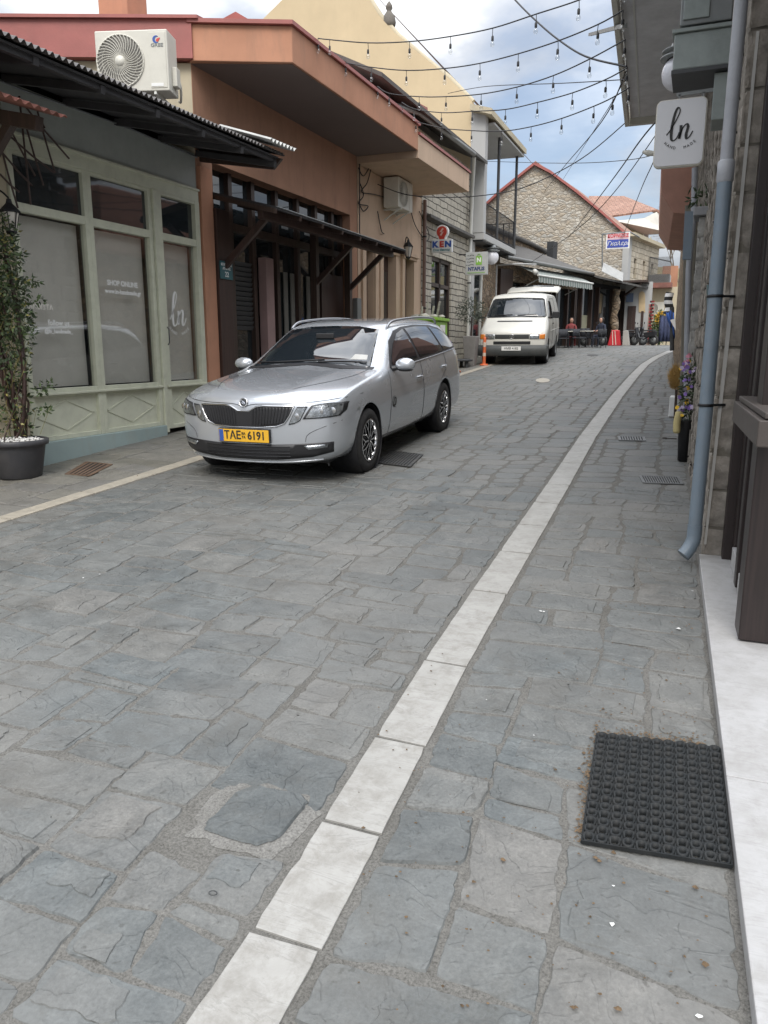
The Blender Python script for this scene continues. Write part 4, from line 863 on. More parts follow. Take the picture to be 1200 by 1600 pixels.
panel(960, 437, 1013, 442, 37.0, 1.0, M['brown'], 'canopy_board', t)
obj('canopy_brace', MB().bar(GX(975, 462, 37.5), GX(1003, 442, 37.1), .1, .08), M['brown'], t)
# end house with unit, balcony
t = thing('end_house', 'small white rendered house closing the street, brown awning above its wall unit', 'building', (-1.7, 41, 1.77))
panel(1008, 448, 1060, 545, 41, .4, M['creamw'], 'wall', t); panel(1005, 441, 1050, 450, 40.2, .9, M['rtin'], 'awning', t)
q = GX(1020, 430, 42); panel(1013, 428, 1047, 442, 41.4, 1.5, M['gwall'], 'balcony_slab', t)
rl = MB(); a = GX(1013, 432, 41.35); b = GX(1046, 441, 41.35); zt_ = GX(1013, 402, 41.35).z
for k in range(26): x = a.x + (b.x - a.x) * k / 25; rl.bar((x, 41.35, a.z - .3), (x, 41.35, zt_), .02)
rl.bar((a.x, 41.35, zt_), (b.x, 41.35, zt_ - .25), .05); obj('balcony_railing', rl, M['dgrey'], t)
panel(1013, 370, 1016, 432, 43, .3, M['creamw'], 'corner_column', t); panel(1033, 415, 1060, 450, 44, .4, M['terr'], 'terracotta_wall', t)
c_ = GX(1024, 482, 40.9); ac_unit('air_conditioner', 'small white outdoor unit on the end house wall above hanging flowers', c_, (1, 0, 0), .8, .6, .3)
# tiled house behind
t = thing('tiled_house', 'cream house with clay tiled hip roof and wide white soffit beyond the stone gable', 'building', (-4, 47, 1.8))
panel(925, 346, 1006, 450, 47, 4, mat('cream_ochre_plaster', (.50, .40, .24), .8, dirt=.2), 'wall', t)
P_ = lambda x, y, Y: PY(x, y, Y)
obj('roof', MB().add([P_(925, 344, 46), P_(1026, 330, 46), P_(975, 309, 50), P_(920, 309, 50), P_(1055, 350, 45)], [(0, 1, 2, 3), (1, 4, 2)]), M['rooft'], t, solid=.1)
obj('soffit', MB().prism([P_(960, 345, 45.9), P_(1006, 341, 45.9), P_(1026, 331, 45.9), P_(1055, 352, 44.5), P_(1050, 364, 45), P_(1006, 366, 46)], (0, .3, 0)), mat('white_soffit', (.50, .49, .44), .7), t)
panel(1004, 350, 1014, 400, 46.2, .5, M['gwall'], 'corner_wall', t)

# hill at the end of the valley
mb = MB(); rows = []
for j in range(9):
    row = []
    for i in range(41):
        x = -110 + i * 5.5; hh = 30 + 9 * noise.noise(Vector((i * .12, 2, 0))) + 3 * noise.noise(Vector((i * .5, j * .4, 5)))
        row.append((x, 190 + j * 14 + 5 * noise.noise(Vector((i * .3, j * .3, 8))), 1 + hh * math.sin(j / 8 * math.pi / 2)))
    rows.append(row)
mb.grid(rows, True, flip=True)
hm, ht_, hp_ = newmat('wooded_hillside'); v = coords(ht_)
L(ht_, MIX(ht_, .6, RAMP(ht_, noisen(ht_, v, .06, 7, .7), [(.3, (.10, .12, .05, 1)), (.5, (.22, .17, .07, 1)), (.7, (.26, .13, .06, 1))]), RAMP(ht_, noisen(ht_, v, .5, 6, .8), [(.3, (.05, .07, .03, 1)), (.7, (.35, .27, .14, 1))])), hp_.inputs['Base Color']); hp_.inputs['Roughness'].default_value = 1
L(ht_, bumpn(ht_, noisen(ht_, v, .4, 6, .7), 1, 2), hp_.inputs['Normal'])
struct('hill', mb, hm)

def bare_tree(name, label, base, h, seed, group=None, spread=.5):
    rnd = random.Random(seed); t = thing(name, label, 'tree', base, group=group); tr = MB(); br = MB()
    b = Vector(base); tr.tube([b, b + Vector((.1, 0, h * .4))], [.22, .12], 8); obj('trunk', tr, M['brown'], t)
    def grow(p, d, l, r, k):
        q = p + d * l; br.tube([p, (p + q) / 2 + Vector((rnd.gauss(0, .05), rnd.gauss(0, .05), rnd.gauss(0, .05))) * l, q], [r, r * .8, r * .6], 4, False)
        if k == 0: return
        for _ in range(3):
            n = (d + Vector((rnd.gauss(0, spread), rnd.gauss(0, spread), rnd.gauss(.15, spread * .7)))).normalized(); grow(q, n, l * rnd.uniform(.6, .82), r * .6, k - 1)
    for _ in range(4): grow(b + Vector((.1, 0, h * .36)), Vector((rnd.gauss(0, .4), rnd.gauss(0, .4), 1)).normalized(), h * .2, .08, 5)
    obj('crown', br, mat('pale_bark', (.16, .13, .10), .9), t); return t
bt_ = PY(1062, 545, 52); bare_tree('bare_tree', 'leafless pale twigged tree beyond the tiled house at the end of the street', (bt_.x, 52, 1.7), 8.5, 3)

# ================================================================== RIGHT-HAND SIDE
def BR(x0, x1, y0, y1, z0, z1, lean=0): return MB().box((x0, y0, z0), (x1, y1, z1))
# rough stone pier at the shop corner: single blocks with displaced faces
def rockblock(mb, x0, x1, y0, y1, z0, z1, seed, amp=.012, n=9):
    for ax, pos, fl_ in ((1, y0, True), (0, x0, False)):
        rows = []
        na = max(3, int(((x1 - x0) if ax == 1 else (y1 - y0)) / .018)); nb = max(3, int((z1 - z0) / .018)); na = min(na, 26); nb = min(nb, 26)
        for j in range(nb + 1):
            r_ = []
            for i in range(na + 1):
                a = i / na; b = j / nb; e = min(1, min(a, 1 - a, ) * 7, min(b, 1 - b) * 7)
                if ax == 1: p = Vector((x0 + (x1 - x0) * a, pos, z0 + (z1 - z0) * b))
                else: p = Vector((pos, y0 + (y1 - y0) * a, z0 + (z1 - z0) * b))
                dsp = amp * (noise.noise(p * 9 + Vector((seed, 0, 0))) + .6 * noise.noise(p * 26 + Vector((seed, 3, 0))) + .4 * noise.noise(p * 60)) * 1.2 - .012 * (1 - e)
                if ax == 1: p.y -= dsp
                else: p.x -= dsp
                r_.append(p)
            rows.append(r_)
        mb.grid(rows, True, flip=not fl_)
M['pier'] = mat('rough_grey_limestone', (.27, .245, .215), .9, var=.35, scale=9, bump=.7, bscale=45, dirt=.4, dirtcol=(.12, .10, .08), spec=.2)
t = thing('corner_shop_house', 'grey rough-stone house at right with dark brown timber shopfront', 'building', (.3, 5, .28))
st = MB(); z = .22; sd_ = 0; rnd = random.Random(9)
while z < 6.0:
    h_ = rnd.uniform(.22, .36); rockblock(st, .105 + rnd.uniform(-.006, .006), .245, 5.10, 5.75, z + .008, z + h_ - .008, sd_); z += h_; sd_ += 3
obj('pier_stones', st, M['pier'], t)
obj('pier_core', B(.115, .6, 5.115, 5.75, .1, 6.0), mat('pier_mortar', (.16, .145, .12), .95, bump=.6), t)
st = MB(); z = .2; k = 0
while z < 4.9:
    h_ = rnd.uniform(.2, .34); y = 5.78
    while y < 13.6:
        l_ = rnd.uniform(.35, .7); xx = XW(y + l_ / 2) + .02
        if z + h_ > gz(y) - .05: rockblock(st, xx, xx + .3, y + .008, y + l_ - .008, z + .008, z + h_ - .008, k, .012)
        y += l_; k += 1
    z += h_
obj('street_wall', st, M['pier'], t)
obj('wall_core', MB().prism([(XW(5.75) + .045, 5.76, .1), (XW(13.6) + .045, 13.6, .1), (1.5, 13.6, .1), (1.5, 5.76, .1)], (0, 0, 6)), mat('wall_mortar', (.15, .14, .12), .95, bump=.6), t)
# shopfront
fx0 = .215
def fxy(y): return fx0 + .038 * (5.08 - y)
sf_ = obj('shopfront', MB().prism([(fxy(5.1) + .16, 5.1, .3), (fxy(3.7) + .16, 3.7, .3), (fxy(3.7) + .20, 3.7, .3), (fxy(5.1) + .20, 5.1, .3)], (0, 0, 5.5)), M['glass'], t)
M['darkframe'] = wood('near_black_brown_timber', (.019, .012, .011), .42, .45)
def post(y0, y1, x0, x1, z0, z1, m=None, nm='post'):
    return obj(nm, MB().prism([(fxy(y0) + x0, y0, z0), (fxy(y1) + x0, y1, z0), (fxy(y1) + x1, y1, z0), (fxy(y0) + x1, y0, z0)], (0, 0, z1 - z0)), m or M['darkframe'], sf_, bev=.005)
post(5.02, 5.1, -.0, .18, .29, 5.8); post(4.88, 5.0, .05, .2, .33, 5.8); post(4.42, 4.52, .03, .2, .33, 5.8); post(3.76, 3.96, .0, .34, .27, 5.8)
post(3.97, 4.5, .04, .14, 1.24, 1.36, mat('worn_brown_ledge', (.062, .051, .045), .55, dirt=.3), 'ledge'); post(3.3, 4.5, -.055, .06, 1.225, 1.33, bpy.data.materials['worn_brown_ledge'], 'ledge')
post(3.3, 4.46, -.035, .05, 1.335, 1.36, bpy.data.materials['worn_brown_ledge'], 'ledge_trim')
post(4.53, 4.87, .04, .16, .33, .45, M['STEP'] if 'STEP' in M else M_STEP, 'inner_sill'); post(3.97, 4.41, .04, .16, .31, .42, M_STEP, 'inner_sill')
post(3.97, 4.41, .1, .15, .42, 1.3, M['brown'], 'kick_panel'); post(4.53, 4.87, .1, .15, .45, 1.3, M['brown'], 'kick_panel')
# marble doorstep
mb = MB(); rnd = random.Random(3)
for a, b in ((-1.0, .6), (.603, 2.60), (2.604, 5.09)):
    xa = .09 + .041 * (5.04 - a); xb = .09 + .041 * (5.04 - b); za, zb = gz(a) + .055, gz(b) + .055
    mb.prism([(xa, a, za - .1), (xb, b, zb - .1), (1.2, b, zb - .1), (1.2, a, za - .1)], (0, 0, .10))
solo('marble_doorstep', mb, M_STEP, 'long white marble doorstep along the shopfront at the right edge', 'doorstep', (.2, 3, .15), bev=.004)
# big blue grey downpipe with elbow
mp = mat('blue_grey_pvc', (.145, .185, .225), .42, var=.08, scale=6, bump=.03, dirt=.25, dirtcol=(.22, .22, .21)); mp2 = mat('light_grey_pvc', (.30, .31, .335), .45, var=.06, bump=.03, dirt=.2)
t = thing('downpipe', 'large blue grey downpipe at the right corner, with lighter upper length and an elbow foot', 'downpipe', (.05, 5.0, .3), group='downpipes')
obj('upper_pipe', MB().tube([(.068, 5.03, 6), (.05, 5.03, 2.62)], .036, 18), mp2, t)
obj('lower_pipe', MB().tube([(.05, 5.03, 2.58), (.055, 5.03, 1.2), (.05, 5.03, .50)], .041, 18), mp, t)
obj('collar', MB().lathe([(.037, .08), (.046, .07), (.046, -.03), (.041, -.04)], (.05, 5.03, 2.56), n=18), mp2, t)
obj('elbow', MB().tube([(.05, 5.03, .53), (.05, 5.03, .47), (.048, 5.028, .435), (.03, 5.015, .39), (.012, 5.0, .36), (-.005, 4.99, .34)], [.044, .044, .043, .043, .043, .044], 18), mp, t)
for z in (1.9, 1.27): obj('clamp', MB().lathe([(.042, -.008), (.046, -.008), (.046, .008), (.042, .008)], (.052, 5.03, z), n=18).bar((.09, 5.04, z), (.16, 5.09, z), .008, .014), M['iron'], t)
obj('paint_streak', MB().prism([(.112, 5.085, .4), (.125, 5.085, .4), (.15, 5.085, 1.6), (.16, 5.085, 3.3), (.145, 5.085, 3.3), (.128, 5.085, 1.6)], (0, .01, 0)), mat('white_caulk', (.45, .44, .42), .8), t)

# overhanging eave slab above
mb = MB().prism([(-.64, 1.5, 5.2), (-1.335, 13.8, 5.2), (-.2, 13.8, 5.2), (.3, 1.5, 5.2)], (0, 0, .12))
t = thing('overhanging_balcony', 'wide pale grey balcony slab overhanging the pavement at top right', 'balcony', (-.6, 8, 5.2))
obj('slab', mb, mat('pale_eave_paint', (.66, .66, .68), .7, dirt=.12), t, bev=.01)
obj('rim', MB().prism([(-.70, 1.5, 5.1), (-1.42, 13.9, 5.1), (-1.36, 13.9, 5.1), (-.64, 1.5, 5.1)], (0, 0, .34)).prism([(-1.36, 13.82, 5.1), (-.2, 13.82, 5.1), (-.2, 13.9, 5.1), (-1.36, 13.9, 5.1)], (0, 0, .34)), M['acw'], t, bev=.006)
obj('groove', MB().prism([(-.52, 1.5, 5.19), (-1.2, 13.7, 5.19), (-1.18, 13.7, 5.19), (-.50, 1.5, 5.19)], (0, 0, .015)), M['white'], t)
# grey cabinets, globe lamp, sign
mg = mat('green_grey_metal', (.24, .27, .26), .4, .2, var=.08, dirt=.25)
t = thing('wall_cabinet', 'grey metal service cabinets bracketed high on the wall beside the large downpipe', 'cabinet', (-.1, 6.1, 3.4))
obj('lower_box', B(-.325, .09, 5.95, 6.35, 3.42, 3.64), mg, t, bev=.008); obj('lower_lid', B(-.34, .10, 5.93, 6.36, 3.64, 3.665), mg, t, bev=.004); obj('bottom_tray', B(-.33, .09, 5.94, 6.36, 3.395, 3.418), M['dgrey'], t)
obj('upper_box', B(-.30, .02, 5.97, 6.33, 3.69, 4.3), M['greym'], t, bev=.008); obj('front_panel', B(-.28, -.12, 5.955, 5.97, 3.72, 4.25), mg, t, bev=.004); obj('hatch', B(-.10, .0, 5.955, 5.97, 3.86, 4.2), M['greym'], t, bev=.004)
for z in (3.93, 4.06): obj('conduit', MB().tube([(.02, 6.05, z), (.16, 6.05, z + .01)], .025, 12), M['acw'], t)
obj('wall_bracket', B(-.06, .07, 6.0, 6.3, 3.1, 3.39), mg, t, bev=.006)
def globe_lamp(name, label, c, r, wall):
    t = thing(name, label, 'lamp', c); c = Vector(c); obj('globe', MB().lathe([(r * math.sin(R(a)), -r * math.cos(R(a))) for a in range(0, 181, 12)], c, n=28), M['globe'], t)
    obj('cap_rings', MB().lathe([(r * .75, r * .75), (r * 1.12, r * .78), (r * 1.12, r * .88), (r * .8, r * .92), (r * .8, r * 1.12), (r * 1.05, r * 1.16), (r * 1.05, r * 1.24), (r * .6, r * 1.3), (r * .55, r * 1.6), (0, r * 1.7)], c, n=28), M['greym'], t)
    obj('arm', MB().tube([c + Vector((0, 0, r * 1.5)), Vector(wall)], .02, 8), M['greym'], t); return t
globe_lamp('globe_lamp', 'white globe lamp with ringed grey cap beside the high grey cabinets', (-.31, 6.62, 3.60), .125, (.05, 6.62, 3.83))
globe_lamp('globe_lamp', 'white globe lamp hanging behind the green bag sign', tuple(PY(768, 402, 24.3)), .22, (-6.5, 24.3, 4.68))
t = thing('shop_sign', 'white rounded hanging sign with black script letters ln above the right pavement', 'sign', (-.25, 6, 2.84))
def rrect(x0, x1, z0, z1, r, y):
    o = []
    for cx_, cz_, a0 in ((x1 - r, z1 - r, 0), (x0 + r, z1 - r, 90), (x0 + r, z0 + r, 180), (x1 - r, z0 + r, 270)):
        o += [(cx_ + r * math.cos(R(a0 + 15 * k)), y, cz_ + r * math.sin(R(a0 + 15 * k))) for k in range(7)]
    return o
obj('panel', MB().prism(rrect(-.405, -.095, 2.835, 3.25, .035, 6.0), (0, .07, 0)), mat('sign_white_acrylic', (.58, .58, .60), .25, var=.02, bump=0), t)
obj('rim', MB().prism(rrect(-.412, -.088, 2.828, 3.257, .04, 6.008), (0, .052, 0)), M['acw'], t)
ln_logo(t, (-.245, 5.998, 3.07), (1, 0, 0), (0, 0, 1), .215, M['ink'])
obj('bracket', MB().bar((-.29, 6.035, 3.29), (.06, 6.035, 3.30), .012, .022).bar((-.27, 6.035, 3.29), (-.27, 6.035, 3.24), .012).bar((-.12, 6.035, 3.29), (-.12, 6.035, 3.24), .012), M['greym'], t)

# objects further along the right-hand wall
t = thing('second_downpipe', 'slim grey downpipe and light blue cover farther along the right-hand wall', 'downpipe', (-.1, 8.5, .5), group='downpipes')
obj('pipe', MB().tube([PY(1086, 262, 9.6), PY(1084, 340, 9.6), PY(1076, 420, 9.6), PY(1073, 560, 9.6), PY(1072, 690, 9.6)], .032, 12), mp2, t)
obj('cover', MB().prism([PY(1066, 405, 9.0), PY(1080, 405, 9.0), PY(1083, 330, 9.0), PY(1070, 330, 9.0)], (0, .1, 0)), mp, t)
t = thing('wooden_pole', 'square grey brown wooden pole standing on the right pavement edge', 'pole', (-.15, 9.9, .53))
obj('shaft', MB().prism([(-.17, 9.9, .5), (-.08, 9.9, .5), (-.16, 9.9, 3.2), (-.30, 9.9, 3.2)], (0, .12, 0)), mat('weathered_pole', (.16, .145, .115), .8, var=.25, stretch=(6, 6, .5)), t, bev=.008)
t = thing('green_door_leaf', 'narrow faded teal board leaning on the stone wall behind the large downpipe', 'board', (.05, 6.9, .6))
obj('leaf', MB().prism([PY(1107, 700, 6.9), PY(1118, 700, 6.9), PY(1112, 445, 6.9), PY(1104, 445, 6.9)], (0, .04, 0)), mat('faded_teal_board', (.13, .19, .20), .6, dirt=.3), t)
t = thing('stone_pilaster', 'grey stone pilaster with a tuft of leaves growing on its cap', 'pilaster', (-.06, 9.1, .5))
st = MB(); z = .5; k = 40
while z < 2.9:
    h_ = rnd.uniform(.2, .32); rockblock(st, -.125, .0, 8.95, 9.3, z + .004, min(2.93, z + h_) - .004, k, .008); z += h_; k += 1
obj('blocks', st, mat('pale_grey_stone', (.30, .29, .27), .9, var=.25, scale=8, bump=.5, dirt=.3), t); obj('core', B(-.11, .0, 8.965, 9.3, .4, 2.92), M['gwall'], t)
obj('cap', B(-.18, .0, 8.9, 9.36, 2.935, 3.02), mat('pilaster_cap', (.30, .30, .31), .8, dirt=.3), t, bev=.01)
def leaf(mb, p, d, up, l, w_):
    d = d.normalized(); s = d.cross(up).normalized() * w_ / 2; mb.add([p, p + d * l * .35 + s, p + d * l, p + d * l * .35 - s, ], [(0, 1, 2, 3)])
M['leafd'] = mat('dark_leaf', (.035, .055, .022), .55, var=.5, scale=14, bump=0); M['leafm'] = mat('mid_green_leaf', (.07, .11, .035), .55, var=.4, scale=14, bump=0); M['leafy'] = mat('yellowing_leaf', (.22, .20, .06), .6, var=.3, scale=14, bump=0)
def clump(mb, c, rx, ry, rz, n, l, rnd, w_=.45):
    for _ in range(n):
        d = Vector((rnd.gauss(0, 1), rnd.gauss(0, 1), rnd.gauss(0, 1))).normalized(); r_ = rnd.random() ** .4
        p = Vector(c) + Vector((d.x * rx, d.y * ry, d.z * rz)) * r_; q = (d + Vector((rnd.gauss(0, .7), rnd.gauss(0, .7), rnd.gauss(-.1, .7)))).normalized()
        leaf(mb, p, q, Vector((rnd.gauss(0, 1), rnd.gauss(0, 1), rnd.gauss(0, 1))), l * rnd.uniform(.6, 1.3), l * w_ * rnd.uniform(.7, 1.2))
rl_ = random.Random(12)
mb = MB(); clump(mb, (-.10, 9.0, 3.12), .20, .15, .07, 60, .09, rl_, .3); solo('leaf_tuft', mb, M['leafd'], 'small tuft of dark leaves growing on top of the stone pilaster', 'plant', (-.10, 9.0, 3.02))
# salmon balcony of the next house, and that house
t = thing('next_house', 'farther house on the right with salmon pink bay jutting over the pavement', 'building', (.3, 18, .9))
obj('wall', MB().prism([(XW(13.9) + .0, 13.9, .3), (XW(27) + .05, 27, .8), (1.5, 27, .8), (1.5, 13.9, .3)], (0, 0, 4.2)), M['stone2'], t)
q = [PY(1033, 262, 14.2), PY(1033, 302, 14.2), PY(1052, 333, 14.2)]
sec = [(q[0].x, 14.2, q[0].z), (q[1].x, 14.2, q[1].z), (q[2].x, 14.2, q[2].z), (.3, 14.2, q[2].z - .1), (.3, 14.2, q[0].z + .6), (q[0].x, 14.2, q[0].z + .6)]
obj('bay', MB().prism(sec, (-.3, 5.5, .05)), mat('salmon_plaster', (.46, .25, .19), .8, dirt=.1), t, bev=.01)
t = thing('blue_awning_flag', 'blue and white cloth hanging from a dark post at the end of the right pavement', 'flag', (-1.0, 24.5, 1.4))
fl_ = MB(); a = [PY(1041 + 12 * k / 8, 487 + 2 * math.sin(k), 24.0 + .08 * math.sin(k * 1.3)) for k in range(9)]; b = [PY(1043 + 12 * k / 8, 500 + 30 * k / 8, 24.05 + .1 * math.sin(k * 1.7)) for k in range(9)]
fl_.grid([a, [(p + q_) / 2 for p, q_ in zip(a, b)], b], True); obj('blue_cloth', fl_, mat('flag_blue', (.05, .13, .42), .8), t, solid=.01)
obj('white_patch', MB().prism([PY(1047, 500, 23.9), PY(1055, 498, 23.9), PY(1056, 517, 23.9)], (0, .01, 0)), M['wh'], t)
obj('post', MB().tube([PY(1050, 548, 24.1), PY(1050, 480, 24.1)], .06, 8), M['dgrey'], t)
solo('striped_post', MB().tube(smooth_curve([PY(1047, 457, 27), PY(1044, 470, 27), PY(1046, 482, 27), PY(1041, 492, 27)]), .13, 10), stripes('zebra', (.02, .02, .02), (.65, .65, .65), 1, 2, 4.5), 'black and white striped fabric tube hanging beside the blue cloth', 'banner', PY(1041, 492, 27))

# ================================================================== VEHICLES
def carpaint(name, col, metal, rough, coat=1):
    m, t, p = newmat(name); v = coords(t); p.inputs['Base Color'].default_value = (*col, 1); p.inputs['Metallic'].default_value = metal
    n = noisen(t, v, 2.5, 5, .6); L(t, MATH(t, 'ADD', MATH(t, 'MULTIPLY', n, .12), rough), p.inputs['Roughness'])
    dn = noisen(t, v, 9, 8, .7); sp = N(t, 'ShaderNodeSeparateXYZ'); L(t, v, sp.inputs[0])
    low = MATH(t, 'MULTIPLY', MATH(t, 'SUBTRACT', 1.0, MATH(t, 'MULTIPLY', sp.outputs[2], 1.9), clamp=True), dn, clamp=True)     # road dust thrown up on the lower body
    L(t, MIX(t, MATH(t, 'MULTIPLY', low, .55), (*col, 1), (.22, .20, .17, 1)), p.inputs['Base Color'])
    p.inputs['Coat Weight'].default_value = coat; p.inputs['Coat Roughness'].default_value = .03; return m
M['silver'] = carpaint('silver_car_paint', (.50, .525, .56), .5, .2); M['vanwhite'] = carpaint('old_white_van_paint', (.60, .59, .54), 0, .35, .5)
M['autoglass'] = glassmat('tinted_car_glass', (.012, .016, .020), .015); M['chrome'] = mat('chrome', (.62, .62, .63), .12, 1, var=.02, bump=0); M['blackp'] = mat('black_plastic', (.018, .018, .02), .45, var=.2, bump=.05)
M['tyre'] = mat('tyre_rubber', (.022, .022, .023), .8, var=.2, scale=8, bump=.3, dirt=.25, dirtcol=(.10, .09, .08)); M['lampr'] = mat('lamp_reflector', (.30, .32, .34), .18, .8, var=.5, scale=16, bump=.5, bscale=40, coat=1); M['amber'] = mat('amber_lens', (.62, .20, .03), .25, var=.05, coat=1)
M['plate_y'] = mat('yellow_plate', (.75, .42, .03), .45, var=.03, bump=0); M['bumper'] = mat('dark_grey_bumper', (.055, .06, .06), .6, var=.15, dirt=.3, dirtcol=(.14, .13, .11))
def ringpts(x, half, bow, xr=.85):
    full = half + [(-y, z) for y, z in half[-2:0:-1]]
    return [Vector((x - bow * (abs(y) / xr) ** 3.0, y, z)) for y, z in full]
def loft_body(name, stations, m, parent, lev=3, crease=None, front=None):
    mb = MB(); rings = [ringpts(*s) for s in stations]; n = len(rings[0]); h = (n - 2) // 2 + 1      # 18 -> 9
    vs = [p for r_ in rings for p in r_]; fs = []
    for i in range(len(rings) - 1):
        for k in range(n): fs.append((i * n + k, i * n + (k + 1) % n, (i + 1) * n + (k + 1) % n, (i + 1) * n + k))
    def cap(b, fl_):
        for j in range(4):
            f = (b + j, b + j + 1, b + 8 - j, b + 9 - j); fs.append(f if fl_ else f[::-1])
            mj = lambda q: b + (n - q) % n
            g = (mj(j), mj(j + 1), mj(8 - j), mj(9 - j)); fs.append(g[::-1] if fl_ else g)
    cap(0, True); cap((len(rings) - 1) * n, False)
    mb.add(vs, fs, True); me = mb.mesh(name); bm = bmesh.new(); bm.from_mesh(me); bmesh.ops.remove_doubles(bm, verts=bm.verts, dist=1e-5); bmesh.ops.recalc_face_normals(bm, faces=bm.faces)
    if crease:
        cl = bm.edges.layers.float.get('crease_edge') or bm.edges.layers.float.new('crease_edge'); bm.verts.ensure_lookup_table()
        for e in bm.edges:
            a, b = e.verts[0].index, e.verts[1].index
            ia, ib = a // n, b // n; fr_k = a % n if a % n in (front or {}) else (n - a % n) % n
            if front and a % n == b % n and fr_k in front and max(ia, ib) <= 7 and min(ia, ib) >= 1: e[cl] = front[fr_k]; continue
            if a % n == b % n and (a % n in crease or (n - a % n) % n in crease): e[cl] = crease.get(a % n, crease.get((n - a % n) % n, 0))
    bm.to_mesh(me); bm.free()
    o = obj(name, me, m, parent, local=True); s = o.modifiers.new('sub', 'SUBSURF'); s.levels = lev; s.render_levels = lev; return o
def bvh_of(o):
    dg = bpy.context.evaluated_depsgraph_get(); ev = o.evaluated_get(dg); me = ev.to_mesh(); t_ = BVHTree.FromPolygons([v.co.copy() for v in me.vertices], [tuple(p.vertices) for p in me.polygons]); ev.to_mesh_clear(); return t_
PROJ = {'side': (lambda u, v: Vector((u, 2.5, v)), Vector((0, -1, 0))), 'sideR': (lambda u, v: Vector((u, -2.5, v)), Vector((0, 1, 0))), 'front': (lambda u, v: Vector((4, u, v)), Vector((-1, 0, 0))), 'rear': (lambda u, v: Vector((-7, u, v)), Vector((1, 0, 0))), 'top': (lambda u, v: Vector((u, v, 4)), Vector((0, 0, -1)))}
def cast(bv, pr, u, v, off):
    o_, d = PROJ[pr]; h = bv.ray_cast(o_(u, v), d)
    if h[0] is None:
        q = bv.find_nearest(o_(u, v) + d * 2.5); return q[0] + q[1] * off
    nn = h[1] if h[1].dot(d) < 0 else -h[1]; return h[0] + nn * off
def decal(name, bv, pr, outline, m, parent, off=.004, step=.04, solid=0, smooth=True):
    bd = []
    for i, a in enumerate(outline):
        b = outline[(i + 1) % len(outline)]; a2, b2 = Vector(a), Vector(b); n = max(1, int((b2 - a2).length / step)); bd += [a2 + (b2 - a2) * (k / n) for k in range(n)]
    nb = len(bd); pts = list(bd); x0 = min(p.x for p in bd); x1 = max(p.x for p in bd); y0 = min(p.y for p in bd); y1 = max(p.y for p in bd)
    def inside(q):
        c = False
        for i in range(nb):
            a, b = bd[i], bd[i - 1]
            if (a.y > q.y) != (b.y > q.y) and q.x < (b.x - a.x) * (q.y - a.y) / (b.y - a.y) + a.x: c = not c
        return c
    x = x0 + step / 2
    while x < x1:
        y = y0 + step / 2
        while y < y1:
            q = Vector((x, y))
            if inside(q) and min((q - b).length for b in bd) > step * .45: pts.append(q)
            y += step
        x += step
    r_ = geometry.delaunay_2d_cdt(pts, [], [list(range(nb))], 1, 1e-6); vs = [cast(bv, pr, p.x, p.y, off) for p in r_[0]]
    fs = [tuple(f) for f in r_[2]]; d = PROJ[pr][1]
    out = []
    for f in fs:
        nn = (vs[f[1]] - vs[f[0]]).cross(vs[f[2]] - vs[f[0]]); out.append(f if nn.dot(d) < 0 else f[::-1])
    mb = MB().add(vs, out, smooth); return obj(name, mb, m, parent, local=True, solid=solid)
def seam(mb, bv, pr, pts, r=.004, off=.001, step=.05, sm=True):
    P = smooth_curve([Vector((a[0], a[1], 0)) for a in pts], 4) if sm else [Vector((a[0], a[1], 0)) for a in pts]; out = []
    for a, b in zip(P, P[1:]):
        n = max(1, int((b - a).length / step)); out += [a + (b - a) * (k / n) for k in range(n)]
    out.append(P[-1]); return mb.tube([cast(bv, pr, p.x, p.y, off) for p in out], r, 5, False)
def circ(cx_, cy_, r, n=20): return [(cx_ + r * math.cos(2 * math.pi * k / n), cy_ + r * math.sin(2 * math.pi * k / n)) for k in range(n)]
def mir(o): return [(-a, b) for a, b in o]
def wheel(parent, x, y, r, side, rim='spoke', w_=.205, group=None):
    ax = Vector((0, side, 0)); c = Vector((x, y, r)); rr_ = r * .655
    t = obj('wheel', MB().lathe([(rr_, -w_), (r * .95, -w_), (r, -w_ + .03), (r, -.03), (r * .965, -.008), (r * .82, .006), (rr_ + .008, -.002), (rr_, -.012), (rr_ - .004, -.05)], c, ax, 48), M['tyre'], parent, local=True)
    obj('wheel_well_disc', MB().lathe([(0, -.07), (rr_, -.07)], c, ax, 32), M['blackp'], t, local=True)
    if rim == 'spoke':
        sp = MB(); sp.lathe([(rr_ + .004, .001), (rr_ - .004, .006), (rr_ - .014, -.004), (rr_ - .016, -.03)], c, ax, 40); u = Vector((1, 0, 0)); v = Vector((0, 0, 1))
        for k in range(10):
            a = 2 * math.pi * k / 10; f = lambda an, rd, h: c + (u * math.cos(an) + v * math.sin(an)) * rd + ax * h
            p0 = f(a, .035, -.004); p1 = f(a, rr_ * .52, -.008)
            sp.bar(p0, p1, .016, .016, ax); sp.bar(p1, f(a - .22, rr_ - .008, -.004), .011, .014, ax); sp.bar(p1, f(a + .22, rr_ - .008, -.004), .011, .014, ax)
        obj('rim', sp, M['chrome'], t, local=True); obj('hub_cap', MB().lathe([(0, .004), (.032, .002), (.036, -.01)], c, ax, 20), M['blackp'], t, local=True)
    else:
        obj('rim', MB().lathe([(0, -.02), (.05, -.018), (.07, -.05), (rr_ * .75, -.055), (rr_ * .9, -.03), (rr_ - .002, -.004)], c, ax, 32), M['greym'], t, local=True)
    return t
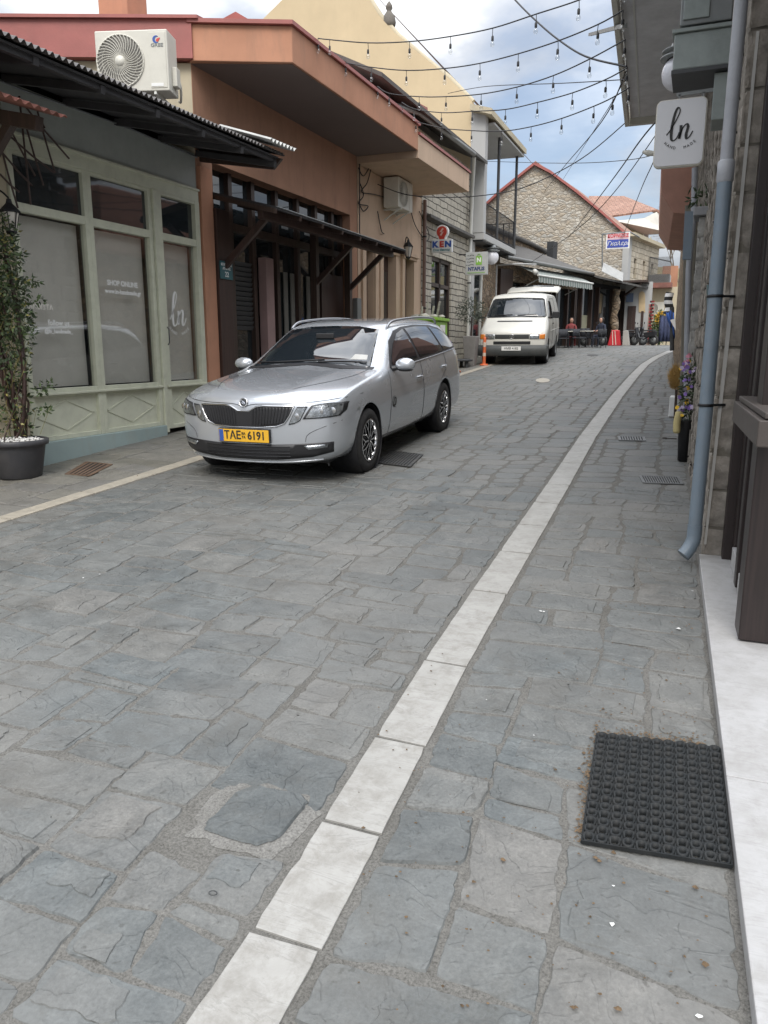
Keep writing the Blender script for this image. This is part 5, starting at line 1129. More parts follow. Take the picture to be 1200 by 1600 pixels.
def arches(body, wheels, R_):
    dg = bpy.context.evaluated_depsgraph_get(); me2 = bpy.data.meshes.new_from_object(body.evaluated_get(dg)); body.modifiers.clear(); body.data = me2
    bm = bmesh.new(); bm.from_mesh(me2)
    def wh(p):
        for x, z in wheels:
            d = Vector((p.x - x, p.z - z)); 
            if abs(p.y) > .56 and d.length < R_ + .10: return x, z, d
        return None
    near = [f for f in bm.faces if wh(f.calc_center_median())]
    bmesh.ops.subdivide_edges(bm, edges=list({e for f in near for e in f.edges}), cuts=1, use_grid_fill=True)
    dead = []
    for f in bm.faces:
        c = f.calc_center_median(); q = wh(c)
        if q and (q[2].length < R_): dead.append(f)
    bmesh.ops.delete(bm, geom=dead, context='FACES')
    for v in bm.verts:
        if not v.is_boundary: continue
        for x, z in wheels:
            d = Vector((v.co.x - x, v.co.z - z))
            if .2 < d.length < R_ + .06 and abs(v.co.y) > .5: d = d.normalized() * R_; v.co.x = x + d.x; v.co.z = z + d.y
    bm.to_mesh(me2); bm.free()
    for p in me2.polygons: p.use_smooth = True
    m = body.modifiers.new('lip', 'SOLIDIFY'); m.thickness = .012; m.offset = -1
# ------------------------------------------------------------------ silver estate car
car = thing('parked_car', 'silver estate car with yellow number plate parked by the left kerb', 'car', (-3.90, 7.05, gz(7.05) + .002), -R(88.4)); car.rotation_euler = (0, math.atan(.055), -R(88.4))
LOW = [(0, .18), (.55, .18), (.84, .21), (.895, .38), (.905, .60)]
ST = [
 (.905, [(0, .34), (.45, .34), (.68, .36), (.76, .42), (.79, .50), (.79, .56), (.77, .62), (.69, .67), (.45, .695), (0, .70)], .27),
 (.885, [(0, .22), (.48, .22), (.73, .25), (.82, .36), (.85, .50), (.85, .60), (.83, .70), (.735, .755), (.44, .793), (0, .797)], .27),
 (.80, [(0, .185), (.50, .185), (.79, .22), (.875, .36), (.885, .54), (.878, .68), (.845, .77), (.71, .81), (.40, .862), (0, .855)], .24),
 (.52, [(0, .18), (.55, .18), (.83, .21), (.895, .37), (.90, .58), (.89, .74), (.85, .835), (.70, .862), (.42, .910), (0, .902)], .12),
 (.15, [(0, .18), (.55, .18), (.84, .21), (.90, .38), (.908, .61), (.892, .80), (.845, .885), (.69, .905), (.45, .953), (0, .945)], .03),
 (-.25, LOW[:4] + [(.908, .62), (.888, .84), (.83, .925), (.68, .94), (.47, .982), (0, .978)], 0),
 (-.52, LOW[:4] + [(.908, .64), (.882, .885), (.82, .955), (.69, .975), (.42, 1.0), (0, 1.01)], 0),
 (-.64, LOW[:4] + [(.908, .64), (.88, .90), (.805, .985), (.68, 1.035), (.42, 1.06), (0, 1.07)], 0),
 (-.95, LOW[:4] + [(.908, .645), (.876, .915), (.775, 1.09), (.65, 1.215), (.40, 1.25), (0, 1.262)], 0),
 (-1.30, LOW[:4] + [(.908, .65), (.876, .93), (.762, 1.18), (.625, 1.385), (.40, 1.42), (0, 1.43)], 0),
 (-1.50, LOW[:4] + [(.908, .65), (.878, .935), (.765, 1.19), (.628, 1.418), (.40, 1.450), (0, 1.46)], 0),
 (-2.1, LOW[:4] + [(.908, .66), (.88, .945), (.768, 1.2), (.632, 1.436), (.40, 1.465), (0, 1.475)], 0),
 (-2.8, LOW[:4] + [(.908, .67), (.88, .965), (.765, 1.2), (.628, 1.425), (.40, 1.452), (0, 1.462)], 0),
 (-3.3, LOW[:4] + [(.905, .68), (.874, .985), (.755, 1.19), (.615, 1.395), (.39, 1.425), (0, 1.435)], .02),
 (-3.55, LOW[:4] + [(.89, .68), (.855, .985), (.74, 1.16), (.605, 1.34), (.38, 1.375), (0, 1.385)], -.03),
 (-3.68, [(0, .22), (.55, .22), (.80, .25), (.865, .4), (.87, .66), (.82, .93), (.72, 1.02), (.58, 1.08), (.36, 1.11), (0, 1.12)], -.12),
 (-3.76, [(0, .28), (.5, .28), (.74, .3), (.81, .42), (.82, .6), (.79, .72), (.72, .78), (.6, .81), (.4, .83), (0, .84)], -.16),
 (-3.78, [(0, .4), (.45, .4), (.66, .41), (.74, .46), (.75, .55), (.74, .62), (.68, .67), (.58, .69), (.4, .7), (0, .71)], -.15)]
body = loft_body('body', ST, M['silver'], car, 3, {4: .75, 6: .15}, {8: .75, 6: .45})
bv = bvh_of(body); arches(body, [(0, .33), (-2.68, .33)], .362)
for x in (0, -2.68):
    for s in (-1, 1):
        obj('arch_liner', MB().lathe([(0, 0), (.352, 0), (.352, .31)], (x, s * .585, .325), (0, s, 0), 36), M['blackp'], car, local=True); wheel(car, x, s * .895, .318, s)
ws_ = [(-.70, .985), (-.40, 1.02), (0, 1.03), (.40, 1.02), (.70, .985), (.655, 1.09), (.60, 1.23), (.545, 1.355), (.30, 1.39), (0, 1.397), (-.30, 1.39), (-.545, 1.355), (-.60, 1.23), (-.655, 1.09)]
decal('windscreen', bv, 'front', ws_, M['autoglass'], car, .004, .05, .002)
dlo = [(-.78, .965), (-.93, 1.075), (-1.15, 1.235), (-1.40, 1.335), (-1.7, 1.372), (-2.2, 1.382), (-2.8, 1.362), (-3.15, 1.315), (-3.40, 1.20), (-3.50, 1.08), (-3.48, 1.045), (-2.6, 1.015), (-1.6, .985), (-1.1, .965)]
g1 = [(-.88, .985), (-1.0, 1.08), (-1.20, 1.205), (-1.42, 1.302), (-1.69, 1.345), (-1.73, 1.01), (-1.1, .985)]
g2 = [(-1.81, 1.012), (-1.77, 1.350), (-2.2, 1.358), (-2.62, 1.345), (-2.76, 1.04)]
g3 = [(-2.84, 1.045), (-2.70, 1.338), (-2.95, 1.315), (-3.18, 1.27), (-3.35, 1.18), (-3.44, 1.09), (-3.40, 1.065)]
for pr in ('side', 'sideR'):
    w_ = decal('window_surround', bv, pr, dlo, M['blackp'], car, .003, .05)
    for g_ in (g1, g2, g3): decal('side_window', bv, pr, g_, M['autoglass'], w_, .007, .05)
    bl = MB(); seam(bl, bv, pr, [(-.80, .958), (-1.6, .975), (-2.6, 1.005), (-3.5, 1.038)], .007, .004); obj('belt_moulding', bl, M['chrome'], w_, local=True)
    sm_ = MB(); seam(sm_, bv, pr, [(-.60, .30), (-.62, .6), (-.70, .94)], .0035); seam(sm_, bv, pr, [(-1.78, .30), (-1.78, .98)], .0035); seam(sm_, bv, pr, [(-2.32, .36), (-2.5, .66), (-2.78, .82), (-2.80, 1.0)], .0035); seam(sm_, bv, pr, [(-.42, .29), (-1.4, .27), (-2.3, .29)], .005)
    obj('door_seams', sm_, M['blackp'], car, local=True)
    s = 1 if pr == 'side' else -1
    for hx, hz in ((-1.62, .80), (-2.66, .845)):
        q = cast(bv, pr, hx, hz, .02); obj('door_handle', MB().tube([q + Vector((.09, -s * .012, -.004)), q + Vector((.06, s * .008, 0)), q + Vector((-.06, s * .008, .004)), q + Vector((-.09, -s * .012, .004))], .014, 8), M['chrome'], car, local=True)
    cr = MB(); seam(cr, bv, pr, [(-.35, .74), (-1.5, .755), (-2.6, .785), (-3.3, .82)], .006, -.0045); obj('body_crease', cr, M['silver'], car, local=True)
    mx_ = Vector((-.86, s * .99, .99)); sh = []
    for i in range(9):
        a = math.pi * i / 8; ring = []
        for k in range(14):
            b = 2 * math.pi * k / 14; ring.append(mx_ + Vector((-.075 * math.cos(a) + .01, s * .115 * math.sin(a) * math.cos(b) + s * .0, .072 * math.sin(a) * math.sin(b) + .01)))
        sh.append(ring + [ring[0]])
    mr = obj('wing_mirror', MB().grid(sh, True), M['silver'], car, local=True, w=True); obj('mirror_base', MB().tube([(-.84, s * .84, .955), (-.86, s * .90, .965), (-.86, s * .98, .955)], [.03, .026, .03], 8).lathe([(0, -.02), (.07, -.012), (.085, .0)], mx_ + Vector((0, 0, -.045)), (0, 0, 1), 16), M['blackp'], mr, local=True)
    rl = smooth_curve([(-1.35, s * .60, 1.375), (-1.47, s * .60, 1.428), (-1.7, s * .605, 1.452), (-2.4, s * .605, 1.466), (-3.0, s * .60, 1.45), (-3.25, s * .59, 1.42), (-3.34, s * .58, 1.36)], 4); obj('roof_rail', MB().tube(rl, .015, 8), mat('satin_aluminium', (.40, .41, .43), .3, .9, bump=0) if s == 1 else bpy.data.materials['satin_aluminium'], car, local=True)
HL = [(.562, .628), (.72, .632), (.845, .645), (.872, .69), (.868, .758), (.76, .762), (.632, .748)]; HI = [(.437, .578), (.49, .588), (.542, .615), (.603, .742), (.515, .738), (.475, .66)]
for o_ in (HL, mir(HL), HI, mir(HI)):
    l_ = decal('headlight', bv, 'front', o_, M['blackp'], car, .004, .03, .003); c_ = sum((Vector(q) for q in o_), Vector((0, 0))) / len(o_)
    decal('lens', bv, 'front', [tuple(c_ + (Vector(q) - c_) * .86) for q in o_], M['lampr'], l_, .0085, .03)
    for k in ((-.045, .045) if o_ in (HL, mir(HL)) else (0,)):
        q = cast(bv, 'front', c_.x + k, c_.y, .006); obj('projector', MB().lathe([(0, .006), (.018, .005), (.026, .002), (.030, .0)], q, (1, 0, 0), 16), M['chrome'], l_, local=True)
GR = [(-.45, .66), (-.40, .59), (-.32, .562), (-.15, .550), (.15, .550), (.32, .562), (.40, .59), (.45, .66), (.487, .742), (.20, .748), (.13, .738), (.06, .700), (-.06, .700), (-.13, .738), (-.20, .748), (-.487, .742)]
gr = decal('grille', bv, 'front', GR, M['blackp'], car, .003, .03, .003); cb_ = MB(); seam(cb_, bv, 'front', GR + [GR[0]], .008, .006, .03, False); obj('chrome_surround', cb_, M['chrome'], gr, local=True)
glb = mat('gloss_black', (.02, .02, .022), .2, bump=0)
for sgn in (-1, 1):
    sl_ = MB()
    for k in range(12):
        y = sgn * (.095 + .33 * k / 11); a = cast(bv, 'front', y * .94, .572 + .03 * (abs(y) / .4) ** 3, .008); b = cast(bv, 'front', y * 1.04, .734 - .02 * max(0, 1 - (abs(y) - .09) / .06), .008); sl_.bar(a, b, .010, .014, (0, 1, 0))
    obj('grille_slats', sl_, glb, gr, local=True)
e_ = cast(bv, 'front', 0, .772, .006); en = Vector((.93, 0, .36)).normalized(); eu = Vector((0, 1, 0)); ev_ = en.cross(eu) * 1
em = obj('emblem', MB().lathe([(0, .004), (.034, .005), (.036, .004)], e_, en, 28), bpy.data.materials['gloss_black'], car, local=True); obj('emblem_ring', MB().lathe([(.033, .004), (.037, .009), (.043, .008), (.045, 0)], e_, en, 28), M['chrome'], em, local=True)
aw = MB(); stroke2d(aw, [(-.022, .018), (-.004, .008), (.012, -.002), (.022, -.018)], [.003, .010, .012, .004], e_ + en * .005, eu, ev_, .003); stroke2d(aw, [(-.024, -.004), (-.006, -.006), (.006, -.02)], [.003, .008, .003], e_ + en * .005, eu, ev_, .003); obj('emblem_arrow', aw, M['chrome'], em, local=True)
LG = [(-.80, .41), (-.79, .315), (-.62, .275), (-.3, .25), (.3, .25), (.62, .275), (.79, .315), (.80, .41), (.60, .405), (.3, .395), (-.3, .395), (-.60, .405)]
lg = decal('lower_grille', bv, 'front', LG, M['blackp'], car, .003, .04, .003)
hb = MB()
for z in (.285, .315, .345, .375): seam(hb, bv, 'front', [(-.44, z), (0, z - .005), (.44, z)], .005, .008, .05)
obj('grille_bars', hb, bpy.data.materials['gloss_black'], lg, local=True)
for s in (-1, 1): decal('fog_light', bv, 'front', [(s * .60, .345), (s * .75, .36), (s * .76, .395), (s * .56, .385)], M['lampr'], lg, .009, .03, .002)
ch = MB(); seam(ch, bv, 'front', [(-.70, .245), (-.35, .225), (0, .22), (.35, .225), (.70, .245)], .009, .002, .05); obj('chin_lip', ch, M['silver'], car, local=True)
obj('undertray', MB().box((-3.5, -.70, .17), (.55, .70, .24)), M['blackp'], car, local=True, bev=.03)
px_ = cast(bv, 'front', .0, .47, .02).x
pl_ = obj('number_plate', MB().box((px_, -.262, .415), (px_ + .006, .262, .53)), M['plate_y'], car, local=True, bev=.002); obj('plate_holder', MB().box((px_ - .03, -.268, .408), (px_ - .0005, .268, .536)), M['blackp'], pl_, local=True)
obj('blue_band', MB().box((px_ + .0065, -.258, .418), (px_ + .008, -.214, .527)), M['blue'], pl_, local=True)
for s_, c_, sz in (('ΤΑΕ', -.115, .105), ('6191', .135, .105)): lettering('lettering', s_, sz, (px_ + .0075, c_, .473), (0, 1, 0), (0, 0, 1), M['ink'], pl_, local=True, bold=.002, xs=.9)
for s_, z in (('ΒΑ', .492), ('ΤΑ', .458)): lettering('lettering', s_, .030, (px_ + .0075, .0, z), (0, 1, 0), (0, 0, 1), M['ink'], pl_, local=True, bold=.001)
hs = MB()
for s in (-1, 1): seam(hs, bv, 'top', [(.66, s * .40), (.3, s * .56), (-.1, s * .66), (-.50, s * .70)], .0035, .0005); 
seam(hs, bv, 'front', [(-.88, .80), (-.70, .782), (-.45, .768), (-.12, .762), (0, .738), (.12, .762), (.45, .768), (.70, .782), (.88, .80)], .0035, .0005); seam(hs, bv, 'front', [(-.86, .60), (-.62, .50), (-.58, .42)], .003, .0); seam(hs, bv, 'front', [(.86, .60), (.62, .50), (.58, .42)], .003, .0); obj('bonnet_seam', hs, M['blackp'], car, local=True)
wp = MB(); seam(wp, bv, 'front', [(-.62, 1.02), (-.2, 1.035), (.15, 1.055)], .008, .016); seam(wp, bv, 'front', [(.10, 1.03), (.40, 1.035), (.64, 1.025)], .008, .018); obj('wipers', wp, M['blackp'], car, local=True)
cw = decal('cowl_panel', bv, 'front', [(-.74, .972), (0, 1.012), (.74, .972), (.74, .99), (0, 1.036), (-.74, .99)], M['blackp'], car, .005, .04)
decal('windscreen_sticker', bv, 'front', [(.44, 1.06), (.62, 1.055), (.60, 1.10), (.46, 1.11)], M['tinw'], car, .008, .04)
sb = decal('round_door_badge', bv, 'side', circ(-.72, .62, .062), M['ink'], car, .004, .03); rg_ = MB(); seam(rg_, bv, 'side', circ(-.72, .62, .052) + [circ(-.72, .62, .052)[0]], .002, .007, .03, False); seam(rg_, bv, 'side', [(-.74, .59), (-.72, .65), (-.70, .59)], .003, .007, .03, False); obj('badge_ring', rg_, M['greym'], sb, local=True)
for s, pr in ((1, 'side'), (-1, 'sideR')): decal('side_repeater', bv, pr, [(.30, .66), (.24, .66), (.24, .68), (.30, .68)], M['greym'], car, .003, .03)
for s in (-1, 1): decal('tail_light', bv, 'rear', [(s * .5, .78), (s * .82, .80), (s * .84, .95), (s * .55, .90)], mat('red_lens', (.35, .02, .02), .2, coat=1) if s < 0 else bpy.data.materials['red_lens'], car, .004, .04)
obj('rear_view_mirror', MB().box((-.98, -.11, 1.27), (-.96, .11, 1.33)), M['blackp'], car, local=True, bev=.01)

# ------------------------------------------------------------------ white van
vy = 21.95
van = thing('delivery_van', 'old white van with open tailgate parked beyond the silver car', 'van', (-4.86, vy, gz(vy) + .002), -R(84.6)); van.rotation_euler = (0, math.atan(.052), -R(84.6))
VL = [(0, .24), (.5, .24), (.82, .27), (.90, .42), (.915, .70)]
SV = [
 (.88, [(0, .42), (.5, .42), (.75, .43), (.83, .48), (.85, .55), (.85, .62), (.84, .68), (.76, .71), (.5, .73), (0, .74)], .08),
 (.86, [(0, .27), (.5, .27), (.8, .30), (.88, .42), (.895, .6), (.895, .73), (.87, .83), (.78, .87), (.5, .885), (0, .89)], .08),
 (.74, [(0, .24), (.5, .24), (.82, .27), (.895, .42), (.91, .65), (.91, .82), (.885, .92), (.80, .96), (.5, .98), (0, .985)], .07),
 (.45, VL[:4] + [(.915, .68), (.918, .90), (.89, 1.03), (.81, 1.075), (.5, 1.10), (0, 1.11)], .05),
 (.14, VL[:4] + [(.915, .70), (.92, .98), (.895, 1.13), (.81, 1.195), (.5, 1.225), (0, 1.235)], .05),
 (-.02, VL[:4] + [(.915, .70), (.92, 1.0), (.885, 1.22), (.80, 1.35), (.5, 1.385), (0, 1.40)], .04),
 (-.42, VL[:4] + [(.915, .70), (.92, 1.03), (.865, 1.42), (.76, 1.73), (.5, 1.785), (0, 1.80)], .04),
 (-.66, VL[:4] + [(.915, .70), (.92, 1.05), (.86, 1.5), (.745, 1.84), (.5, 1.895), (0, 1.91)], .03),
 (-1.2, VL[:4] + [(.915, .70), (.92, 1.05), (.86, 1.5), (.745, 1.87), (.5, 1.925), (0, 1.94)], 0),
 (-2.6, VL[:4] + [(.915, .70), (.92, 1.05), (.86, 1.5), (.745, 1.87), (.5, 1.925), (0, 1.94)], 0),
 (-3.6, VL[:4] + [(.915, .70), (.92, 1.05), (.86, 1.5), (.745, 1.86), (.5, 1.915), (0, 1.93)], 0),
 (-3.82, VL[:4] + [(.90, .70), (.90, 1.05), (.845, 1.5), (.73, 1.80), (.5, 1.86), (0, 1.87)], -.03),
 (-3.86, [(0, .5), (.5, .5), (.75, .5), (.82, .6), (.83, .8), (.83, 1.0), (.80, 1.3), (.7, 1.6), (.5, 1.68), (0, 1.7)], -.04)]
vb = loft_body('body', SV, M['vanwhite'], van, 3, {5: .3, 7: .5}); bw = bvh_of(vb); arches(vb, [(0, .33), (-2.92, .33)], .37)
for x in (0, -2.92):
    for s in (-1, 1): obj('arch_liner', MB().lathe([(0, 0), (.366, 0), (.366, .31)], (x, s * .585, .33), (0, s, 0), 30), M['blackp'], van, local=True); wheel(van, x, s * .89, .325, s, 'plain')
decal('windscreen', bw, 'front', [(-.775, 1.26), (0, 1.275), (.775, 1.26), (.80, 1.30), (.705, 1.70), (.66, 1.735), (0, 1.76), (-.66, 1.735), (-.705, 1.70), (-.80, 1.30)], M['autoglass'], van, .006, .05, .003)
rb = MB(); seam(rb, bw, 'front', [(-.79, 1.25), (0, 1.265), (.79, 1.25), (.815, 1.30), (.715, 1.71), (.66, 1.75), (0, 1.775), (-.66, 1.75), (-.715, 1.71), (-.815, 1.30), (-.79, 1.25)], .013, .004, .05, False); obj('windscreen_seal', rb, M['blackp'], van, local=True)
for pr in ('side', 'sideR'):
    w_ = decal('side_window', bw, pr, [(-.12, 1.20), (-.45, 1.60), (-.60, 1.68), (-1.08, 1.69), (-1.10, 1.20)], M['autoglass'], van, .006, .05)
    sm_ = MB()
    for c in ([(.08, .5), (.06, 1.05), (-.30, 1.55), (-.52, 1.74)], [(-1.16, .32), (-1.16, 1.1), (-1.14, 1.76)], [(-2.3, .32), (-2.3, 1.76)], [(-.5, .32), (-1.16, .32), (-2.3, .32)], [(-1.16, 1.76), (-2.3, 1.76)]): seam(sm_, bw, pr, c, .006, .001, .06, False)
    obj('door_seams', sm_, M['blackp'], van, local=True); ml = MB(); seam(ml, bw, pr, [(-.45, .86), (-1.5, .87), (-2.5, .87), (-3.7, .87)], .012, .002, .1); obj('body_rib', ml, M['vanwhite'], van, local=True)
    s = 1 if pr == 'side' else -1; q = cast(bw, pr, -1.02, 1.06, .02); obj('door_handle', MB().box(q + Vector((-.08, -.01, -.02)), q + Vector((.08, .015, .02))), M['blackp'], van, local=True, bev=.006)
    obj('wing_mirror', MB().box((-.12, s * .98, 1.22), (-.02, s * 1.16, 1.40)), M['blackp'], van, local=True, bev=.02); obj('mirror_arm', MB().tube([(-.08, s * .86, 1.24), (-.07, s * 1.0, 1.27)], .018, 6), M['blackp'], van, local=True)
gr = decal('grille', bw, 'front', [(-.46, .70), (.46, .70), (.46, .815), (-.46, .815)], M['bumper'], van, .004, .05, .003)
gb_ = MB()
for z in (.72, .745, .77, .795): seam(gb_, bw, 'front', [(-.44, z), (.44, z)], .006, .010, .08, False)
obj('grille_bars', gb_, M['blackp'], gr, local=True); q = cast(bw, 'front', 0, .757, .012); obj('emblem', MB().lathe([(.052, 0), (.06, .006), (.066, 0)], q, (1, 0, 0), 24).bar(q + Vector((0, -.03, .035)), q + Vector((0, 0, -.04)), .008).bar(q + Vector((0, .03, .035)), q + Vector((0, 0, -.04)), .008), M['chrome'], gr, local=True)
for s in (-1, 1):
    h_ = decal('headlight', bw, 'front', [(s * .47, .69), (s * .72, .69), (s * .72, .82), (s * .47, .82)], M['lampr'], van, .006, .05, .004); decal('indicator', bw, 'front', [(s * .73, .69), (s * .87, .69), (s * .87, .82), (s * .73, .82)], M['amber'], van, .006, .04, .004)
lg = decal('lower_grille', bw, 'front', [(-.5, .55), (.5, .55), (.5, .635), (-.5, .635)], M['blackp'], van, .004, .05)
decal('bonnet_slot', bw, 'front', [(-.48, 1.135), (.48, 1.135), (.48, 1.165), (-.48, 1.165)], M['blackp'], van, .005, .05)
bo = []
for k in range(25):
    y = -.93 + 1.86 * k / 24; x = .93 - .11 * (abs(y) / .93) ** 4; bo.append((x, y))
rows = [[(x - .05, y * .99, .24) for x, y in bo], [(x, y, .27) for x, y in bo], [(x + .015, y, .40) for x, y in bo], [(x, y, .52) for x, y in bo], [(x - .06, y * .98, .535) for x, y in bo]]
obj('front_bumper', MB().grid(rows, True), M['bumper'], van, local=True); 
for s in (-1, 1): obj('bumper_side', MB().box((.38, s * .885, .25), (.80, s * .945, .53)), M['bumper'], van, local=True, bev=.03)
pv = obj('number_plate', MB().box((.95, -.26, .395), (.957, .26, .505)), M['wh'], van, local=True); lettering('lettering', 'ΑΜΒ 4182', .085, (.9585, 0, .45), (0, 1, 0), (0, 0, 1), M['ink'], pv, local=True, bold=.001)
wp = MB(); seam(wp, bw, 'front', [(-.6, 1.30), (-.1, 1.315)], .009, .02); seam(wp, bw, 'front', [(.05, 1.30), (.55, 1.315)], .009, .02); obj('wipers', wp, M['blackp'], van, local=True)
tg = []
for i in range(9):
    f = i / 8; x = -3.84 - 1.25 * f; z = 1.96 + .10 * math.sin(f * 2.2) + .10 * f; tg.append([(x, -.78 - .06 * math.sin(f * 3), z - .05), (x, -.74, z), (x, 0, z + .035), (x, .74, z), (x, .78 + .06 * math.sin(f * 3), z - .05)])
tt = obj('tailgate', MB().grid(tg, True), M['vanwhite'], van, local=True, solid=.04); 
obj('tailgate_window', MB().grid([[(r_[1][0], r_[1][1] * .85, r_[1][2] + .012), (r_[2][0], 0, r_[2][2] + .016), (r_[3][0], r_[3][1] * .85, r_[3][2] + .012)] for r_ in tg[4:8]], True), M['autoglass'], tt, local=True, solid=.045)
for s in (-1, 1): obj('gas_strut', MB().tube([(-3.8, s * .74, 1.5), (-4.3, s * .74, 1.97)], .012, 6), M['greym'], van, local=True)

# ================================================================== SIGNS, CABLES, PLANTS, STREET FURNITURE
t = thing('battery_shop_sign', 'white KEN sign with red light bulb shape on the whitewashed stone house', 'sign', (-6.3, 19.5, 3.97))
a = PY(674, 395, 19.5); b = PY(706, 373, 19.5); bl_ = PY(690, 364, 19.5); W_ = b.x - a.x; H_ = b.z - a.z
obj('board', B(a.x, b.x, 19.5, 19.62, a.z, b.z), M['wh'], t, bev=.006); redm = mat('sign_red_plastic', (.52, .06, .04), .4, bump=0)
r_ = W_ * .27; cxx = (a.x + b.x) / 2
def bulb_poly(r, neck, y, zc_): return [(cxx + r * math.cos(R(q)), y, zc_ + r * math.sin(R(q))) for q in range(-50, 231, 14)] + [(cxx - neck, y, b.z + .004), (cxx + neck, y, b.z + .004)]
zc_ = b.z + r_ * 1.25
obj('bulb_panel', MB().prism(bulb_poly(r_ * 1.15, r_ * .62, 19.51, zc_), (0, .10, 0)), M['wh'], t); obj('red_bulb', MB().prism(bulb_poly(r_ * .92, r_ * .42, 19.5, zc_), (0, .009, 0)), redm, t)
bo_ = MB(); stroke2d(bo_, [(.25 * r_, .55 * r_), (-.25 * r_, -.05 * r_), (.2 * r_, .0), (-.2 * r_, -.6 * r_)], .045, (cxx, 19.499, zc_), (1, 0, 0), (0, 0, 1), .002); obj('lightning', bo_, mat('pale_pink', (.65, .45, .40), .6), t)
z_ = a.z + H_ * .60
for s_, dx, m_ in (('K', -.32, M['blue']), ('E', 0, redm), ('N', .32, M['blue'])): lettering('lettering', s_, H_ * .62, (cxx + dx * W_, 19.497, z_), (1, 0, 0), (0, 0, 1), m_, t, bold=.012, xs=1.15)
lettering('lettering', 'Στοκ Μπαταρ', H_ * .22, (cxx, 19.497, a.z + H_ * .18), (1, 0, 0), (0, 0, 1), mat('teal_ink', (.05, .22, .25), .6), t, bold=.002)
obj('bracket', MB().bar((b.x, 19.56, b.z - .05), (-6.6, 19.56, b.z - .05), .03).bar((a.x, 19.56, b.z - .04), (-6.62, 19.56, b.z - .04), .03), M['iron'], t)
t = thing('bag_shop_sign', 'grey square sign with green shopping bag and the word NTAFLIS', 'sign', (-6.1, 22, 3.6))
a = PY(727, 430, 22); b = PY(762, 393, 22); W_ = b.x - a.x; H_ = b.z - a.z; cx_ = (a.x + b.x) / 2
obj('board', B(a.x, b.x, 22, 22.1, a.z, b.z), mat('sign_grey', (.40, .41, .40), .5), t, bev=.008)
lettering('lettering', 'NTAFLIS', H_ * .22, (cx_, 21.997, a.z + H_ * .26), (1, 0, 0), (0, 0, 1), mat('navy_ink', (.03, .05, .14), .6), t, bold=.006, xs=.95); obj('green_line', B(a.x + .06, b.x - .06, 21.99, 22, a.z + H_ * .08, a.z + H_ * .105), mat('lime_green', (.20, .42, .06), .5), t)
gx = cx_ + W_ * .10; gz_ = a.z + H_ * .64
obj('green_bag', B(gx - W_ * .12, gx + W_ * .15, 21.99, 22, gz_ - H_ * .20, gz_ + H_ * .18), bpy.data.materials['lime_green'], t); obj('bag_handle', MB().tube([(gx + W_ * (.015 + .07 * math.cos(R(q))), 21.99, gz_ + H_ * .18 + H_ * .09 * math.sin(R(q))) for q in range(0, 181, 20)], .008, 5), bpy.data.materials['lime_green'], t)
lettering('lettering', 'N', H_ * .26, (gx + W_ * .015, 21.987, gz_), (1, 0, 0), (0, 0, 1), M['wh'], t, bold=.008)
sp_ = MB()
for k in range(4):
    zz = .13 - .085 * k; stroke2d(sp_, [(-.14, zz), (-.20, zz + .02), (-.27 - .03 * (k % 2), zz - .01)], [.02, .012, .02], (gx, 21.998, gz_), (1, 0, 0), (0, 0, 1), .002); sp_.lathe([(0, .002), (.016, .002)], (gx - .31 - .03 * (k % 2), 21.998, gz_ + zz), (0, -1, 0), 10)
obj('speed_marks', sp_, M['ink'], t); obj('bracket', MB().bar((a.x, 22.05, b.z - .05), (-6.62, 22.05, b.z - .05), .03), M['iron'], t)

# festoon lights across the street
def festoon(px, Xa, Xb, label, sag=.0):
    A = PX(*px[0], Xa); Bp = PX(*px[-1], Xb); t = thing('festoon_lights', label, 'string lights', A, group='festoon light strings across the street')
    P = [A] + [PV(x, y, A, Bp) for x, y in px[1:-1]] + [Bp]; c = smooth_curve(P, 5); obj('cable', MB().tube(c, .0075, 5), M['wire'], t)
    return t, P
rb5 = random.Random(77)
M['bulbg'] = panemat('clear_bulb_glass')
def festbulbs(t, P, px_skip=()):
    for i, p in enumerate(P):
        if i in px_skip: continue
        d = obj('pendant', MB().tube([p, p - Vector((rb5.uniform(-.008, .008), rb5.uniform(-.008, .008), .09))], .004, 5).lathe([(.008, -.075), (.014, -.085), (.014, -.125), (.012, -.13)], p, n=10), M['wire'], t)
        obj('bulb', MB().lathe([(.010, -.128), (.019, -.145), (.023, -.163), (.018, -.183), (0, -.192)], p, n=12), M['bulbg'], d)
S_ = [([(497, 60), (515, 62), (575, 67), (640, 65), (704, 57), (770, 44), (838, 22), (905, 0), (975, -30)], 'festoon string nearest the camera, crossing the top of the view'),
      ([(540, 98), (580, 105), (635, 110), (695, 107), (750, 99), (810, 84), (872, 64), (935, 38), (974, 16)], 'second festoon string from the camera, just below the topmost one'),
      ([(590, 135), (608, 146), (655, 151), (697, 151), (752, 147), (808, 136), (865, 118), (922, 92), (977, 62)], 'third festoon string from the camera, in the middle of the five'),
      ([(628, 160), (647, 170), (690, 176), (738, 174), (790, 171), (840, 160), (895, 145), (947, 124), (980, 106)], 'fourth festoon string, second lowest against the sky'),
      ([(650, 190), (690, 200), (737, 204), (784, 205), (830, 198), (878, 185), (928, 166), (958, 152), (983, 137)], 'lowest and farthest festoon string over the street')]
for px, lb in S_:
    t, P = festoon(px, -5.3, -.95, lb); festbulbs(t, P)
def wire(name, label, pts, A, Bp, r=.012, n=6):
    P = [A] + [PV(x, y, A, Bp) for x, y in pts] + [Bp]; return solo(name, MB().tube(smooth_curve(P, n), r, 5), M['wire'], label, 'cable', A, group='overhead cables')
wire('overhead_cable', 'thick dark cable curving down from the top of the view to the right-hand eave', [(805, 0), (835, 30), (870, 60), (915, 88)], PX(770, -40, -3.5), PX(979, 104, -1.0), .012)
